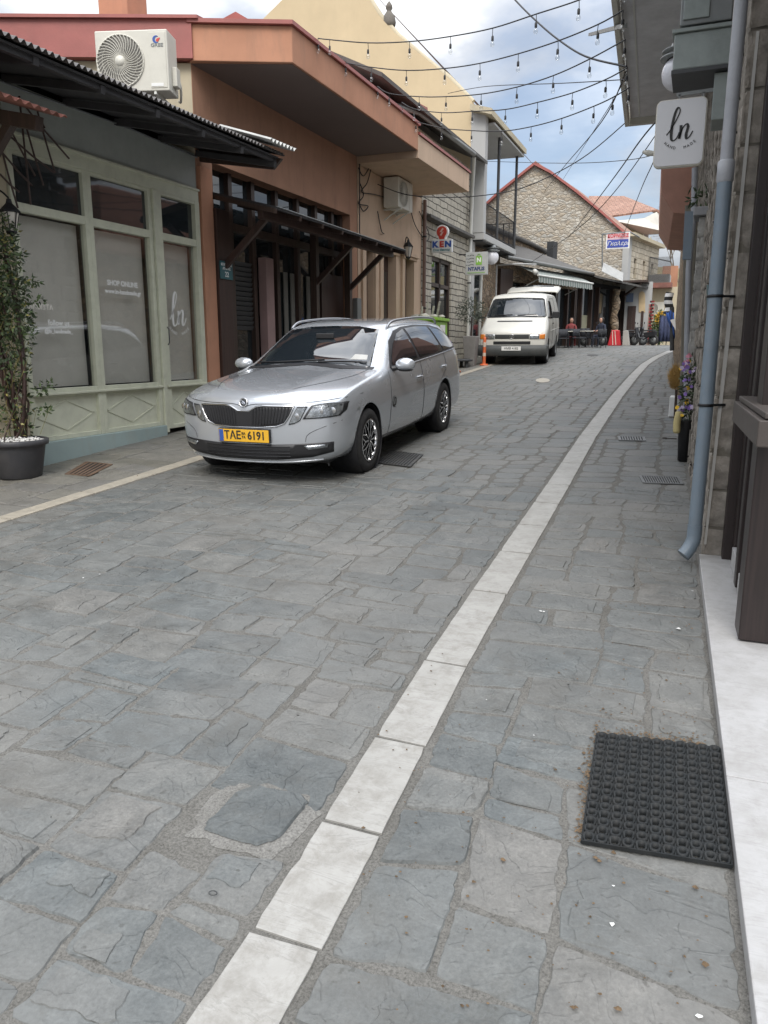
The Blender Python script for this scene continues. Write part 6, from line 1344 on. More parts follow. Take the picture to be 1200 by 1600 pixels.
wire('overhead_cable', 'straight thin cable below the third festoon string', [(760, 135), (880, 130)], PX(700, 146, -5.2), PX(980, 124, -1.05), .006)
wire('overhead_cable', 'long cable sagging from the peach wall units past the balcony up to the right-hand eave', [(640, 305), (720, 308), (800, 298), (860, 275), (920, 240)], PX(590, 288, -6.4), PX(986, 184, -1.35), .009)
wire('overhead_cable', 'dark cable rising steeply between the balcony posts and the right-hand eave', [(880, 262), (940, 190)], PY(850, 300, 30), PX(978, 112, -1.1), .008)
wire('overhead_cable', 'pale thin cable running beside the steep dark one', [(905, 240), (950, 170)], PY(880, 280, 34), PX(978, 120, -1.15), .006)
wire('overhead_cable', 'thin cable slanting from the sign frame towards the white ln sign', [(950, 290), (1000, 220)], PY(888, 372, 36), PY(1030, 185, 10), .010)
wire('overhead_cable', 'thin cable slanting up over the tiled roof', [(1000, 300), (1020, 255)], PY(975, 365, 38), PY(1035, 215, 14), .010)
wire('overhead_cable', 'level thin cable across the blue gap in the sky', [(880, 255), (980, 250)], PY(760, 252, 27), PY(1035, 238, 14), .007)
wire('overhead_cable', 'cable crossing the stone gable down to the cafe roof', [(900, 360), (960, 300)], PY(830, 410, 28), PY(1032, 200, 15), .009)
t = thing('street_lamp_arm', 'thin grey lamp arm reaching out from the right-hand eave below the string lights', 'lamp arm', PX(976, 42, -1.0))
obj('arm', MB().bar(PX(976, 40, -1.0), PX(922, 54, -1.9), .05, .04), M['greym'], t)
t = thing('eave_spot', 'small pale spotlight on an arm from the white sign wall', 'lamp arm', PY(1028, 240, 9)); obj('arm', MB().tube([PY(1030, 241, 9), PY(1012, 239, 9), PY(1004, 237, 9)], [.02, .03, .012], 8), M['acw'], t)

# climbing plant in its pot at the left edge
t = thing('plant_pot', 'dark grey plastic pot filled with white pebbles at the left edge', 'pot', (-6.32, 5.80, gz(5.8)))
pc = Vector((-6.36, 5.80, gz(5.8)))
obj('pot', MB().lathe([(0, 0), (.20, 0), (.215, .015), (.265, .30), (.272, .33), (.30, .335), (.305, .35), (.305, .385), (.295, .39), (.27, .388), (.262, .34), (0, .34)], pc, n=40), mat('dark_plastic_pot', (.045, .045, .05), .5, var=.15, dirt=.3, dirtcol=(.12, .11, .10)), t)
pb = MB(); rp = random.Random(5)
for _ in range(330):
    a = rp.uniform(0, 6.283); q = .255 * math.sqrt(rp.random()); s = rp.uniform(.010, .020); c = pc + Vector((q * math.cos(a), q * math.sin(a), .355 + rp.uniform(0, .03) + .02 * (1 - q / .26)))
    vs = [c + Vector((x * s * rp.uniform(.7, 1.2), y * s * rp.uniform(.7, 1.2), z * s * .7)) for x, y, z in ((1, 0, 0), (0, 1, 0), (-1, 0, 0), (0, -1, 0), (0, 0, 1), (0, 0, -1))]
    pb.add(vs, [(0, 1, 4), (1, 2, 4), (2, 3, 4), (3, 0, 4), (1, 0, 5), (2, 1, 5), (3, 2, 5), (0, 3, 5)], True)
prop(obj('pebbles', pb, mat('white_pebble', (.72, .71, .68), .6, var=.1), t), kind='stuff')
t = thing('climbing_plant', 'evergreen climber with dark leaves growing up the wall from the pebbled pot', 'plant', (-6.45, 5.9, gz(5.9) + .3))
st = MB(); rc = random.Random(21)
for k in range(7):
    p = [Vector((-6.4 + rc.gauss(0, .06), 5.82 + rc.gauss(0, .07), .68 + .38 * i)) + Vector((-.02 * i, .02 * i * rc.uniform(-1, 1.4), 0)) for i in range(6)]; st.tube(smooth_curve(p, 4), rc.uniform(.008, .018), 5)
st.tube(smooth_curve([Vector((-6.36, 5.85, .66)), Vector((-6.30, 5.92, 1.3)), Vector((-6.38, 5.98, 2.0)), Vector((-6.45, 5.95, 2.7))]), .022, 6)
obj('stems', st, M['brownr'], t)
lf = MB(); lm = MB(); ly = MB()
for z, ry_, rx_, n in ((2.72, .20, .16, 300), (2.5, .26, .2, 520), (2.2, .30, .22, 680), (1.9, .30, .22, 620), (1.62, .26, .2, 420), (1.35, .2, .16, 200), (1.1, .2, .15, 130), (.88, .24, .18, 160)):
    c = (-6.42, 5.86, z); clump(lf, c, rx_, ry_, .20, int(n * .62), .06, rc); clump(lm, c, rx_ * 1.1, ry_ * 1.1, .22, int(n * .3), .055, rc); clump(ly, c, rx_ * 1.1, ry_ * 1.15, .22, int(n * .07) + 6, .05, rc)
for (px, py) in ((62, 610), (75, 602), (50, 440), (56, 470), (70, 640), (46, 520)):
    c = PX(px, py, -6.25); clump(lm, c, .05, .09, .05, 22, .05, rc); clump(lf, c, .05, .08, .05, 12, .05, rc)
for i in range(60):
    p = Vector((-6.4 + rc.gauss(0, .07), 5.85 + rc.gauss(0, .08), rc.uniform(.72, 1.9))); ly.tube([p, p + Vector((rc.gauss(0, .06), rc.gauss(0, .08), rc.uniform(.1, .3)))], .0025, 3, False)
fo = obj('foliage', lf, M['leafd'], t); obj('young_leaves', lm, M['leafm'], fo); obj('dry_leaves', ly, M['leafy'], fo)
# floor hatch with debris near it
def grate(name, label, c4, m, bars=14, frame=.02, axis=0, h=.008):
    p = [Vector(q) for q in c4]; cen = sum(p, Vector()) / 4; t = thing(name, label, 'drain cover', cen, group=None); fr = MB()
    up = Vector((0, 0, h))
    for i in range(4): fr.bar(p[i] + up * .5, p[(i + 1) % 4] + up * .5, frame, h)
    obj('frame', fr, m, t); br = MB()
    for k in range(bars):
        f = (k + .5) / bars; a, b = (p[0].lerp(p[1], f), p[3].lerp(p[2], f)) if axis == 0 else (p[0].lerp(p[3], f), p[1].lerp(p[2], f)); br.bar(a + up * .45, b + up * .45, (p[1] - p[0]).length / bars * .5 if axis == 0 else (p[3] - p[0]).length / bars * .5, h * .7)
    obj('bars', br, m, t); obj('pit', MB().add([q + Vector((0, 0, .0075 - .006)) for q in p], [(0, 1, 2, 3)]), M['dark'], t); return t
def GQ(x, y, h=0):
    r = ray(x, y); t_ = CAMZ / (.055 * r.y - r.z); q = O + r * t_; return q + Vector((0, 0, h))
M['castiron'] = mat('cast_iron', (.07, .072, .072), .55, .4, var=.3, dirt=.4, dirtcol=(.14, .11, .08)); M['galv'] = mat('galvanised_grate', (.21, .215, .215), .5, .4, var=.2, dirt=.3)
grate('floor_grate', 'rusty iron floor grate in the left pavement in front of the green shop', [GQ(103, 742, .006), GQ(140, 745, .006), GQ(175, 727, .006), GQ(135, 723, .006)], mat('rusty_iron', (.14, .09, .06), .8, .2, var=.3), 6)
grate('drain_grate', 'dark iron drain grate in the road beside the silver car', [GQ(585, 724, .009), GQ(640, 731, .009), GQ(660, 712, .009), GQ(612, 706, .009)], M['castiron'], 12)
grate('channel_grate', 'pale galvanised grate in the right pavement, nearest of the two', [GQ(1006, 756, .007), GQ(1066, 758, .007), GQ(1060, 747, .007), GQ(1000, 745, .007)], M['galv'], 16)
grate('channel_grate', 'small pale grate in the right pavement, farther of the two', [GQ(968, 689, .007), GQ(1008, 690, .007), GQ(1006, 684, .007), GQ(966, 683, .007)], M['galv'], 10)
def flat_patch(pts, h, th=.002):
    return MB().prism([GQ(x, y, h) for x, y in pts], (0, 0, th))
def ell(x, y, rx, ry, n=18): return [(x + rx * math.cos(2 * math.pi * k / n), y + ry * math.sin(2 * math.pi * k / n)) for k in range(n)]
struct('utility_cover_pale', flat_patch(ell(848, 595, 11, 3.4), .008, .003), M['STEP'] if 'STEP' in M else M_KERB); struct('utility_cover_dark', flat_patch(ell(926, 555, 9, 1.6), .008, .003), M['castiron'])
# rubber ring mat
cs = [GQ(932, 1153, .009), GQ(1124, 1176, .009), GQ(1143, 1361, .009), GQ(908, 1322, .009)]
mb = MB(); nx, ny = 11, 16
for j in range(ny):
    for i in range(nx):
        off = .5 if j % 2 else 0
        fu = (i + .5 + off * .0) / nx; fv = (j + .5) / ny
        P = lambda a, b: (cs[0].lerp(cs[1], a)).lerp(cs[3].lerp(cs[2], a), b)
        c = P(fu, fv); ru = (P(fu + .5 / nx, fv) - c) * .93; rv = (P(fu, fv + .5 / ny) - c) * .86; n = 10; hh = .021
        o_ = [c + ru * math.cos(2 * math.pi * k / n) + rv * math.sin(2 * math.pi * k / n) for k in range(n)]; i_ = [c + ru * .62 * math.cos(2 * math.pi * k / n) + rv * .56 * math.sin(2 * math.pi * k / n) for k in range(n)]
        lo = .009 if (i + j) % 2 else .015; Z = Vector((0, 0, hh)); z2 = Vector((0, 0, lo))
        mb.add(o_ + [q + (Z if math.sin(2 * math.pi * k / n) < .3 else z2) for k, q in enumerate(o_)] + [q + (Z if math.sin(2 * math.pi * k / n) < .3 else z2) for k, q in enumerate(i_)] + i_,
               [(a * n + k, a * n + (k + 1) % n, (a + 1) * n + (k + 1) % n, (a + 1) * n + k) for a in range(3) for k in range(n)], True)
        if i < nx - 1: mb.bar(c + ru * .95 + Vector((0, 0, .006)), c + ru * 1.12 + Vector((0, 0, .006)), .008, .012)
        if j < ny - 1: mb.bar(c + rv * .9 + Vector((0, 0, .006)), c + rv * 1.2 + Vector((0, 0, .006)), .008, .012)
for j in range(ny + 1):
    a = cs[0].lerp(cs[3], j / ny); b = cs[1].lerp(cs[2], j / ny); mb.bar(a + Vector((0, 0, .006)), b + Vector((0, 0, .006)), .005, .012)
for i in range(nx + 1):
    a = cs[0].lerp(cs[1], i / nx); b = cs[3].lerp(cs[2], i / nx); mb.bar(a + Vector((0, 0, .006)), b + Vector((0, 0, .006)), .005, .012)
solo('rubber_ring_mat', mb, mat('black_rubber', (.013, .015, .016), .6, var=.3, scale=9, dirt=.2, dirtcol=(.06, .05, .04), spec=.35), 'black rubber ring doormat lying on the right pavement by the marble step', 'doormat', sum(cs, Vector()) / 4)
# dirt, leaf crumbs, butts, pale scraps
cr = MB(); rg = random.Random(31); pal = MB()
def crumb(mb, x, y, s, flat=.5):
    c = GQ(x, y, .009 + s * .3 * flat); a = rg.uniform(0, 3.14)
    vs = [c + Vector((math.cos(a + k * 1.256) * s * rg.uniform(.6, 1.2), math.sin(a + k * 1.256) * s * rg.uniform(.4, 1.0), rg.uniform(-.2, .2) * s)) for k in range(5)] + [c + Vector((0, 0, s * flat))]
    mb.add(vs, [(k, (k + 1) % 5, 5) for k in range(5)] + [(4, 3, 2, 1, 0)])
for _ in range(900):
    q = rg.random()
    if q < .42: x = rg.uniform(925, 1105); y = 1152 + (x - 930) * .118 - abs(rg.gauss(0, 8))
    elif q < .62: f = rg.random(); x = 930 - 22 * f - abs(rg.gauss(0, 6)); y = 1155 + 165 * f
    elif q < .8: x = rg.uniform(560, 1130); y = rg.uniform(900, 1590)
    else: x = rg.uniform(930, 1085); y = rg.uniform(690, 1150)
    crumb(cr, x, y, rg.uniform(.0022, .0060) * (1.5 if rg.random() < .1 else 1), .6)
for x, y in ((905, 1205), (918, 1215), (908, 1234), (868, 1207), (930, 1345), (936, 1350), (958, 1337), (1030, 1340), (895, 1580), (722, 1577), (965, 1582), (1102, 1513), (1086, 1392), (957, 1495), (740, 1383), (786, 1348), (912, 1180), (160, 850), (170, 846), (215, 745), (300, 790), (316, 786)): crumb(cr, x, y, rg.uniform(.006, .011), .7)
prop(obj('dry_leaf_crumbs', cr, mat('brown_leaf_crumbs', (.12, .08, .045), .9, var=.5, scale=30)), 'scattered brown leaf crumbs and grit round the rubber mat and pavement', 'debris', kind='stuff')
for x, y, s in ((845, 957, .012), (850, 958, .008), (956, 1448, .010), (958, 1388, .006), (1060, 985, .014), (1082, 926, .012), (945, 1277, .009), (130, 905, .008), (156, 899, .006), (105, 815, .006), (1056, 1163, .005), (1062, 1166, .005), (1092, 1592, .009), (760, 1096, .004), (834, 1152, .004), (640, 990, .004)): crumb(pal, x, y, s, .12)
prop(obj('paper_scraps', pal, M['wh']), 'tiny white paper scraps and butts dotted over the paving', 'litter', kind='stuff')
tr_ = MB(); c = GQ(333, 1401, .012)
tr_.tube([c + Vector((.012 * math.cos(R(q)), .009 * math.sin(R(q)), 0)) for q in range(0, 361, 24)], .0016, 5, False); solo('ring_washer', tr_, M['castiron'], 'small dark metal ring lying on a paving stone left of the white line', 'ring', c)
c = GQ(1035, 686, .012); solo('lighter', MB().bar(c, c + Vector((.05, .0, .0)), .03, .02).bar(c + Vector((.05, 0, 0)), c + Vector((.16, -.01, 0)), .012, .01), mat('dark_bit', (.06, .05, .045), .7), 'small dark and reddish scrap on the right pavement before the wooden pole', 'litter', c)

# flowers at the right-hand wall
t = thing('flower_planter', 'tall black planter with yellow, violet and pink flowers against the right wall', 'planter', (-.085, 8.45, .47))
pz = .86; px0 = -.03
obj('planter', MB().lathe([(0, 0), (.055, 0), (.075, .40), (.082, .41), (.078, .42), (0, .40)], (-.085, 8.45, gz(8.45) + .01), n=20), M['blackp'], t)
rf_ = random.Random(8); gsm = MB(); clump(gsm, (-.085, 8.45, 1.17), .085, .11, .36, 420, .045, rf_, .5); obj('leaves', gsm, M['leafd'], t)
cols = {'yellow_flowers': (.75, .48, .03), 'violet_flowers': (.22, .13, .40), 'pink_flowers': (.48, .20, .26), 'mauve_flowers': (.45, .38, .52)}
for nm, col in cols.items():
    fmat = mat(nm, col, .6, var=.2, bump=0)
    for _ in range({'yellow_flowers': 9, 'violet_flowers': 15, 'pink_flowers': 8, 'mauve_flowers': 9}[nm]):
        fm = MB(); z = rf_.uniform(.9, 1.46); c = Vector((-.10 + rf_.gauss(0, .04), 8.36 + rf_.gauss(0, .06), z + .04 if nm != 'pink_flowers' else rf_.uniform(1.42, 1.55)))
        nd = Vector((rf_.gauss(-.3, .4), -1, rf_.gauss(.2, .4))).normalized(); u = nd.orthogonal().normalized(); v = nd.cross(u); n = 7; fs_ = []; vs_ = [c]
        rr_s = rf_.uniform(.018, .027)
        for k in range(n):
            a = 2 * math.pi * k / n; d = (u * math.cos(a) + v * math.sin(a)); s = nd.cross(d) * .008; m_ = len(vs_); vs_ += [c + d * rr_s * .6 + s + nd * .004, c + d * rr_s, c + d * rr_s * .6 - s + nd * .004]; fs_.append((0, m_, m_ + 1, m_ + 2))
        fm.add(vs_, fs_); fm.lathe([(.006, .003), (0, .007)], c, nd, 6); obj(nm[:-1], fm, fmat, t)
solo('yellow_cloth', MB().tube(smooth_curve([(-.155, 8.35, .98), (-.17, 8.35, .87), (-.165, 8.35, .76)]), [.02] + [.035] * 14 + [.03, .02], 8), mat('pale_yellow_cloth', (.50, .42, .20), .8), 'pale yellow cloth bag tucked beside the tall black planter', 'cloth', (-.16, 8.35, .8))
t = thing('straw_bunch', 'ochre fluffy straw bunch leaning out from behind the wooden pole', 'straw bunch', (-.35, 12, .66))
sb = MB(); c0s = PY(1056, 592, 11.6)
for _ in range(1500):
    d = Vector((rf_.gauss(0, 1), rf_.gauss(0, 1), rf_.gauss(0, 1))).normalized(); p = c0s + Vector((d.x * .10, d.y * .10, d.z * .17)) * rf_.random() ** .5; q = p + Vector((rf_.gauss(-.02, .03), rf_.gauss(0, .03), rf_.gauss(.05, .04))); sb.add([p, p + Vector((.006, .004, 0)), q], [(0, 1, 2)])
obj('straws', sb, mat('ochre_straw', (.42, .27, .09), .9, var=.3), t); obj('stick', MB().tube([c0s + Vector((.02, 0, -.15)), G(-.27, 11.6, 0)], .02, 6), M['brown'], t)
solo('white_crate', B(-.36, -.22, 11.7, 12.1, gz(11.9), gz(11.9) + .28), M['wh'], 'small white box on the pavement under the ochre straw bunch', 'box', (-.29, 11.9, gz(11.9)), bev=.01)

# kerb side furniture by the whitewashed house
limem = mat('lime_green_paint', (.22, .42, .04), .5, var=.08, dirt=.25); 
t = thing('green_recycling_bin', 'lime green steel bin with white posters and bags piled on its lid', 'bin', (-5.95, 16.9, gz(16.9)))
def QP(x, y, Y=17.2): return PY(x, y, Y)
bx0, bx1 = -6.35, -5.55; zb = gz(17)
obj('cabinet', B(bx0, bx1, 16.9, 17.7, zb, zb + 1.28), limem, t, bev=.015); obj('lid', B(bx0 - .04, bx1 + .04, 16.86, 17.74, zb + 1.285, zb + 1.35), limem, t, bev=.01)
obj('poster', B(bx0 + .1, bx1 - .17, 16.89, 16.898, zb + .35, zb + 1.12), M['wh'], t); obj('side_poster', B(bx1 + .001, bx1 + .01, 17.15, 17.5, zb + .75, zb + 1.2), M['wh'], t)
for k in range(6): obj('poster_line', B(bx0 + .15, bx1 - .25 - .06 * (k % 2), 16.885, 16.89, zb + .45 + .1 * k, zb + .475 + .1 * k), M['greym'], t)
jk_ = MB(); rb_ = random.Random(6)
for k in range(7):
    c = Vector((bx0 + .12 + .1 * k, 17.3 + rb_.uniform(-.2, .2), zb + 1.39)); s = rb_.uniform(.07, .12); rows = []
    for i in range(6):
        a = math.pi * i / 5; rows.append([c + Vector((s * math.cos(a) * 1.2, s * math.sin(a) * math.cos(b * .785) * rb_.uniform(.8, 1.1), s * .6 * math.sin(a) * math.sin(b * .785) * rb_.uniform(.8, 1.2))) for b in range(8)]); rows[-1].append(rows[-1][0])
    jk_.grid(rows, True)
for k in range(4): jk_.bar(Vector((bx0 + .3 + .12 * k, 17.3, zb + 1.36)), Vector((bx0 + .33 + .14 * k, 17.25, zb + 1.62 + .1 * (k % 2))), .04, .03)
solo('rubbish_bags', jk_, mat('mixed_pale_rubbish', (.38, .37, .32), .7, var=.5, scale=9), 'small pale bags and scraps heaped on the lime green bin', 'rubbish', (bx0 + .4, 17.3, zb + 1.35))
t = thing('olive_planter', 'tall grey tapered planter with a small olive bush by the whitewashed corner', 'planter', (-5.83, 20.75, gz(20.7)))
c = Vector((-5.83, 20.75, gz(20.7))); obj('planter', MB().lathe([(0, 0), (.18, 0), (.26, .78), (.24, .80), (0, .76)], c, n=4, smooth=False), mat('grey_planter', (.22, .21, .20), .7, dirt=.2), t, bev=.01)
obj('trunk', MB().tube([c + Vector((0, 0, .76)), c + Vector((.01, 0, 1.0)), c + Vector((0, .02, 1.3))], [.03, .022, .015], 7), M['brown'], t); cm_ = MB(); clump(cm_, c + Vector((0, 0, 1.45)), .42, .36, .34, 900, .09, rf_, .22); obj('crown', cm_, mat('olive_leaf', (.065, .08, .055), .6, var=.4, scale=10, bump=0), t)
c2 = G(-6.0, 20.2); solo('planter_tray', MB().lathe([(0, .16), (.36, .16), (.38, .20), (.30, .23), (.34, .18)], c2, n=24).lathe([(.05, 0), (.05, .16)], c2 + Vector((-.2, -.1, 0)), n=8).lathe([(.05, 0), (.05, .16)], c2 + Vector((.25, -.1, 0)), n=8).lathe([(.05, 0), (.05, .16)], c2 + Vector((0, .25, 0)), n=8), M['dgrey'], 'low dark round plant stand beside the grey planter', 'plant stand', c2)
orm = mat('orange_plastic', (.62, .13, .04), .5, var=.1, dirt=.25, dirtcol=(.25, .12, .08)); refl = mat('pale_reflective_band', (.60, .50, .42), .4)
def bollard(c, label):
    t = thing('plastic_bollard', label, 'bollard', c, group='orange plastic bollards'); c = Vector(c); obj('base', MB().lathe([(0, .05), (.10, .045), (.12, .01), (.12, 0), (0, 0)][::-1], c, n=20), orm, t)
    obj('post', MB().lathe([(.045, .04), (.042, .72), (.03, .76), (0, .77)], c, n=16), orm, t); obj('band', MB().lathe([(.046, .5), (.0455, .62)], c, n=16).lathe([(.047, .25), (.0465, .34)], c, n=16), refl, t); return t
b1 = bollard(G(-5.50, 20.95), 'orange plastic bollard standing upright in front of the white van')
c = G(-5.55, 18.3); b2 = copy_tree(b1); b2['label'] = 'bent red orange bollard leaning over beside the lime green bin'; b2.location = c; b2.rotation_euler = (R(-10), R(-20), 0); b2.scale = (1.5, 1.5, .75)

# cafe chairs, tables, riders and the red barrier at the bend
dk = mat('dark_wicker', (.035, .038, .045), .75, var=.3, scale=20, bump=.4)
def chair(c, rz, label):
    t = thing('cafe_chair', label, 'chair', c, rz, group='dark cafe chairs at the bend'); obj('seat', MB().box((-.22, -.22, .42), (.22, .22, .46)), dk, t, local=True, bev=.01)
    obj('backrest', MB().grid([[(-.22, .22 + .0, z), (-.11, .25, z), (0, .26, z), (.11, .25, z), (.22, .22, z)] for z in (.5, .68, .86)], True), dk, t, local=True, solid=.025)
    for x in (-.2, .2):
        for y in (-.2, .2): obj('leg', MB().tube([(x, y, .42), (x * 1.12, y * 1.12, 0)], .016, 6), M['iron'], t, local=True)
        obj('armrest', MB().tube([(x, .22, .66), (x * 1.05, 0, .67), (x, -.2, .64), (x, -.2, .44)], .014, 6), M['iron'], t, local=True)
    return t
chs = [(880, 29.6, .3, 'dark cafe chair nearest the open van tailgate'), (893, 30.6, 2.6, 'dark cafe chair turned towards the red shirted guest'), (905, 29.9, .9, 'dark cafe chair in the middle of the group under the striped awning'), (922, 30.6, 1.8, 'dark cafe chair just left of the dark dressed guest'), (936, 29.8, -.4, 'dark cafe chair nearest the red barrier'), (912, 31.4, 3.4, 'dark cafe chair behind the tables under the awning')]
pr_ = None
for px, Y, rz, lb in chs:
    x = PY(px, 540, Y).x
    if pr_ is None: pr_ = chair((x, Y, gz(Y)), rz, lb)
    else: place(copy_tree(pr_), (x, Y, gz(Y)), rz, lb)
tp = None
for px, Y, lb in ((888, 30.1, 'small round pale topped cafe table by the red shirted guest'), (915, 30.3, 'small round pale topped cafe table under the right end of the striped awning')):
    x = PY(px, 540, Y).x
    if tp is None:
        tp = thing('cafe_table', lb, 'table', (x, Y, gz(Y)), group='round cafe tables'); obj('table_top', MB().lathe([(0, .72), (.34, .72), (.35, .735), (.34, .75), (0, .75)], n=24), M['acw'], tp, local=True); obj('leg', MB().tube([(0, 0, .02), (0, 0, .72)], .03, 8).lathe([(0, .03), (.22, .02), (.22, 0)], n=16), M['iron'], tp, local=True)
    else: place(copy_tree(tp), (x, Y, gz(Y)), 0, lb)
def skin_figure(name, label, loc, rz, verts, edges, radii, m_body, parts):
    t = thing(name, label, 'person', loc, rz); me = bpy.data.meshes.new('figure'); me.from_pydata(verts, edges, []); o = bpy.data.objects.new('body', me); COL.objects.link(o); o.parent = t; me.materials.append(m_body)
    s = o.modifiers.new('skin', 'SKIN'); lay = me.skin_vertices[0] if me.skin_vertices else None
    if lay is None:
        bm = bmesh.new(); bm.from_mesh(me); bm.verts.layers.skin.verify(); bm.to_mesh(me); bm.free(); lay = me.skin_vertices[0]
    for i, r in enumerate(radii): lay.data[i].radius = r if isinstance(r, tuple) else (r, r)
    lay.data[0].use_root = True; s.use_smooth_shade = True; u = o.modifiers.new('sub', 'SUBSURF'); u.levels = 1; u.render_levels = 2
    for nm, mb, m_ in parts: obj(nm, mb, m_, t, local=True)
    return t
# seated: faces -y (local), hips at 0.5
SV_ = [(0, 0, .52), (0, .02, .68), (0, .01, .88), (0, 0, 1.02), (0, -.01, 1.10), (0, -.02, 1.20), (0, -.025, 1.30),
       (-.19, 0, 1.0), (-.25, -.06, .76), (-.16, -.30, .74), (-.10, -.36, .75), (.19, 0, 1.0), (.25, -.06, .76), (.16, -.30, .74), (.10, -.36, .75),
       (-.10, -.05, .50), (-.12, -.42, .52), (-.12, -.44, .10), (-.12, -.54, .05), (.10, -.05, .50), (.13, -.42, .52), (.14, -.40, .10), (.14, -.50, .05)]
SE_ = [(0, 1), (1, 2), (2, 3), (3, 4), (4, 5), (5, 6), (3, 7), (7, 8), (8, 9), (9, 10), (3, 11), (11, 12), (12, 13), (13, 14), (0, 15), (15, 16), (16, 17), (17, 18), (0, 19), (19, 20), (20, 21), (21, 22)]
SR_ = [(.15, .12), (.14, .10), (.17, .11), (.12, .08), .05, .085, .07, .065, .045, .035, .035, .065, .045, .035, .035, .09, .065, .045, .04, .09, .065, .045, .04]
skinm = mat('skin', (.42, .24, .17), .6); hair = mat('dark_hair', (.02, .015, .012), .7)
def headparts(z=1.24, shirt=None, y=-.02):
    P = [('hair', MB().lathe([(.09, -.07), (.108, -.01), (.114, .05), (.10, .10), (.06, .135), (0, .15)], (0, y + .025, z), (0, .3, 1), 14), hair),
         ('face', MB().lathe([(0, -.125), (.045, -.115), (.075, -.06), (.086, 0), (.08, .06), (.05, .10), (0, .11)], (0, y - .018, z), (0, 0, 1), 14).lathe([(.014, 0), (.008, .03), (0, .034)], (0, y - .10, z - .02), (0, -1, 0), 6), skinm)]
    P.append(('eyes', MB().lathe([(.012, 0), (0, .006)], (-.03, y - .098, z + .01), (0, -1, 0), 8).lathe([(.012, 0), (0, .006)], (.03, y - .098, z + .01), (0, -1, 0), 8), hair))
    for s in (-1, 1):
        hb_ = MB(); c = Vector((s * .09, -.38, .75)); hb_.lathe([(0, 0), (.028, .01), (.032, .05), (.026, .08), (0, .085)], c, (s * -.2, -1, 0), 8)
        for k in range(4): hb_.tube([c + Vector((-.022 + .015 * k, -.075, 0)), c + Vector((-.024 + .016 * k, -.115 - .01 * (k in (1, 2)), -.008)), c + Vector((-.024 + .016 * k, -.135, -.03))], [.009, .008, .006], 6)
        hb_.tube([c + Vector((-s * .025, -.03, .0)), c + Vector((-s * .05, -.07, -.005)), c + Vector((-s * .055, -.09, -.015))], [.011, .009, .007], 6); P.append(('hand', hb_, skinm))
    return P
Y = 31.0; skin_figure('person', 'person in a dull red shirt sitting at a cafe table, right of the van', (PY(891, 540, Y).x, Y, gz(Y)), .3, SV_, SE_, SR_, mat('dull_red_cloth', (.22, .05, .05), .85), headparts())
Y = 30.4; skin_figure('person', 'person in dark clothes sitting near the red barrier', (PY(937, 540, Y).x, Y + .2, gz(Y)), -.5, SV_, SE_, SR_, mat('dark_blue_cloth', (.025, .03, .05), .85), headparts())
Y = 33; a = PY(950, 541, Y); b = PY(968, 541, Y)
for o_ in [q for q in bpy.data.objects if q.parent is None and q.get('category') in ('chair', 'table', 'person')]: o_.scale = (.80, .80, .80)
t = thing('red_barrier', 'red plastic road barrier with pale vertical stripes at the bend', 'barrier', ((a.x + b.x) / 2, Y, gz(Y)))
z0_ = gz(Y); bar_ = MB().prism([(a.x - .03, Y, z0_), (b.x + .05, Y, z0_), (b.x - .06, Y, z0_ + .62), (a.x + .10, Y, z0_ + .62)], (0, .45, 0)); obj('shell', bar_, mat('red_plastic', (.48, .02, .03), .45, var=.08, dirt=.15), t, bev=.03)
for k in (0, 1): obj('stripe', MB().prism([(b.x - .28 + .12 * k, Y - .004, z0_ + .03), (b.x - .25 + .12 * k, Y - .004, z0_ + .03), (b.x - .30 + .1 * k, Y - .004, z0_ + .58), (b.x - .33 + .1 * k, Y - .004, z0_ + .58)], (0, .002, 0)), refl, t)
solo('concrete_block', MB().prism([(b.x + .1, Y, z0_), (b.x + .38, Y, z0_), (b.x + .28, Y, z0_ + .6), (b.x + .1, Y, z0_ + .6)], (0, .4, 0)), mat('pale_concrete', (.34, .32, .29), .9), 'pale tapered concrete block right of the red barrier', 'block', (b.x + .2, Y, z0_), bev=.02)
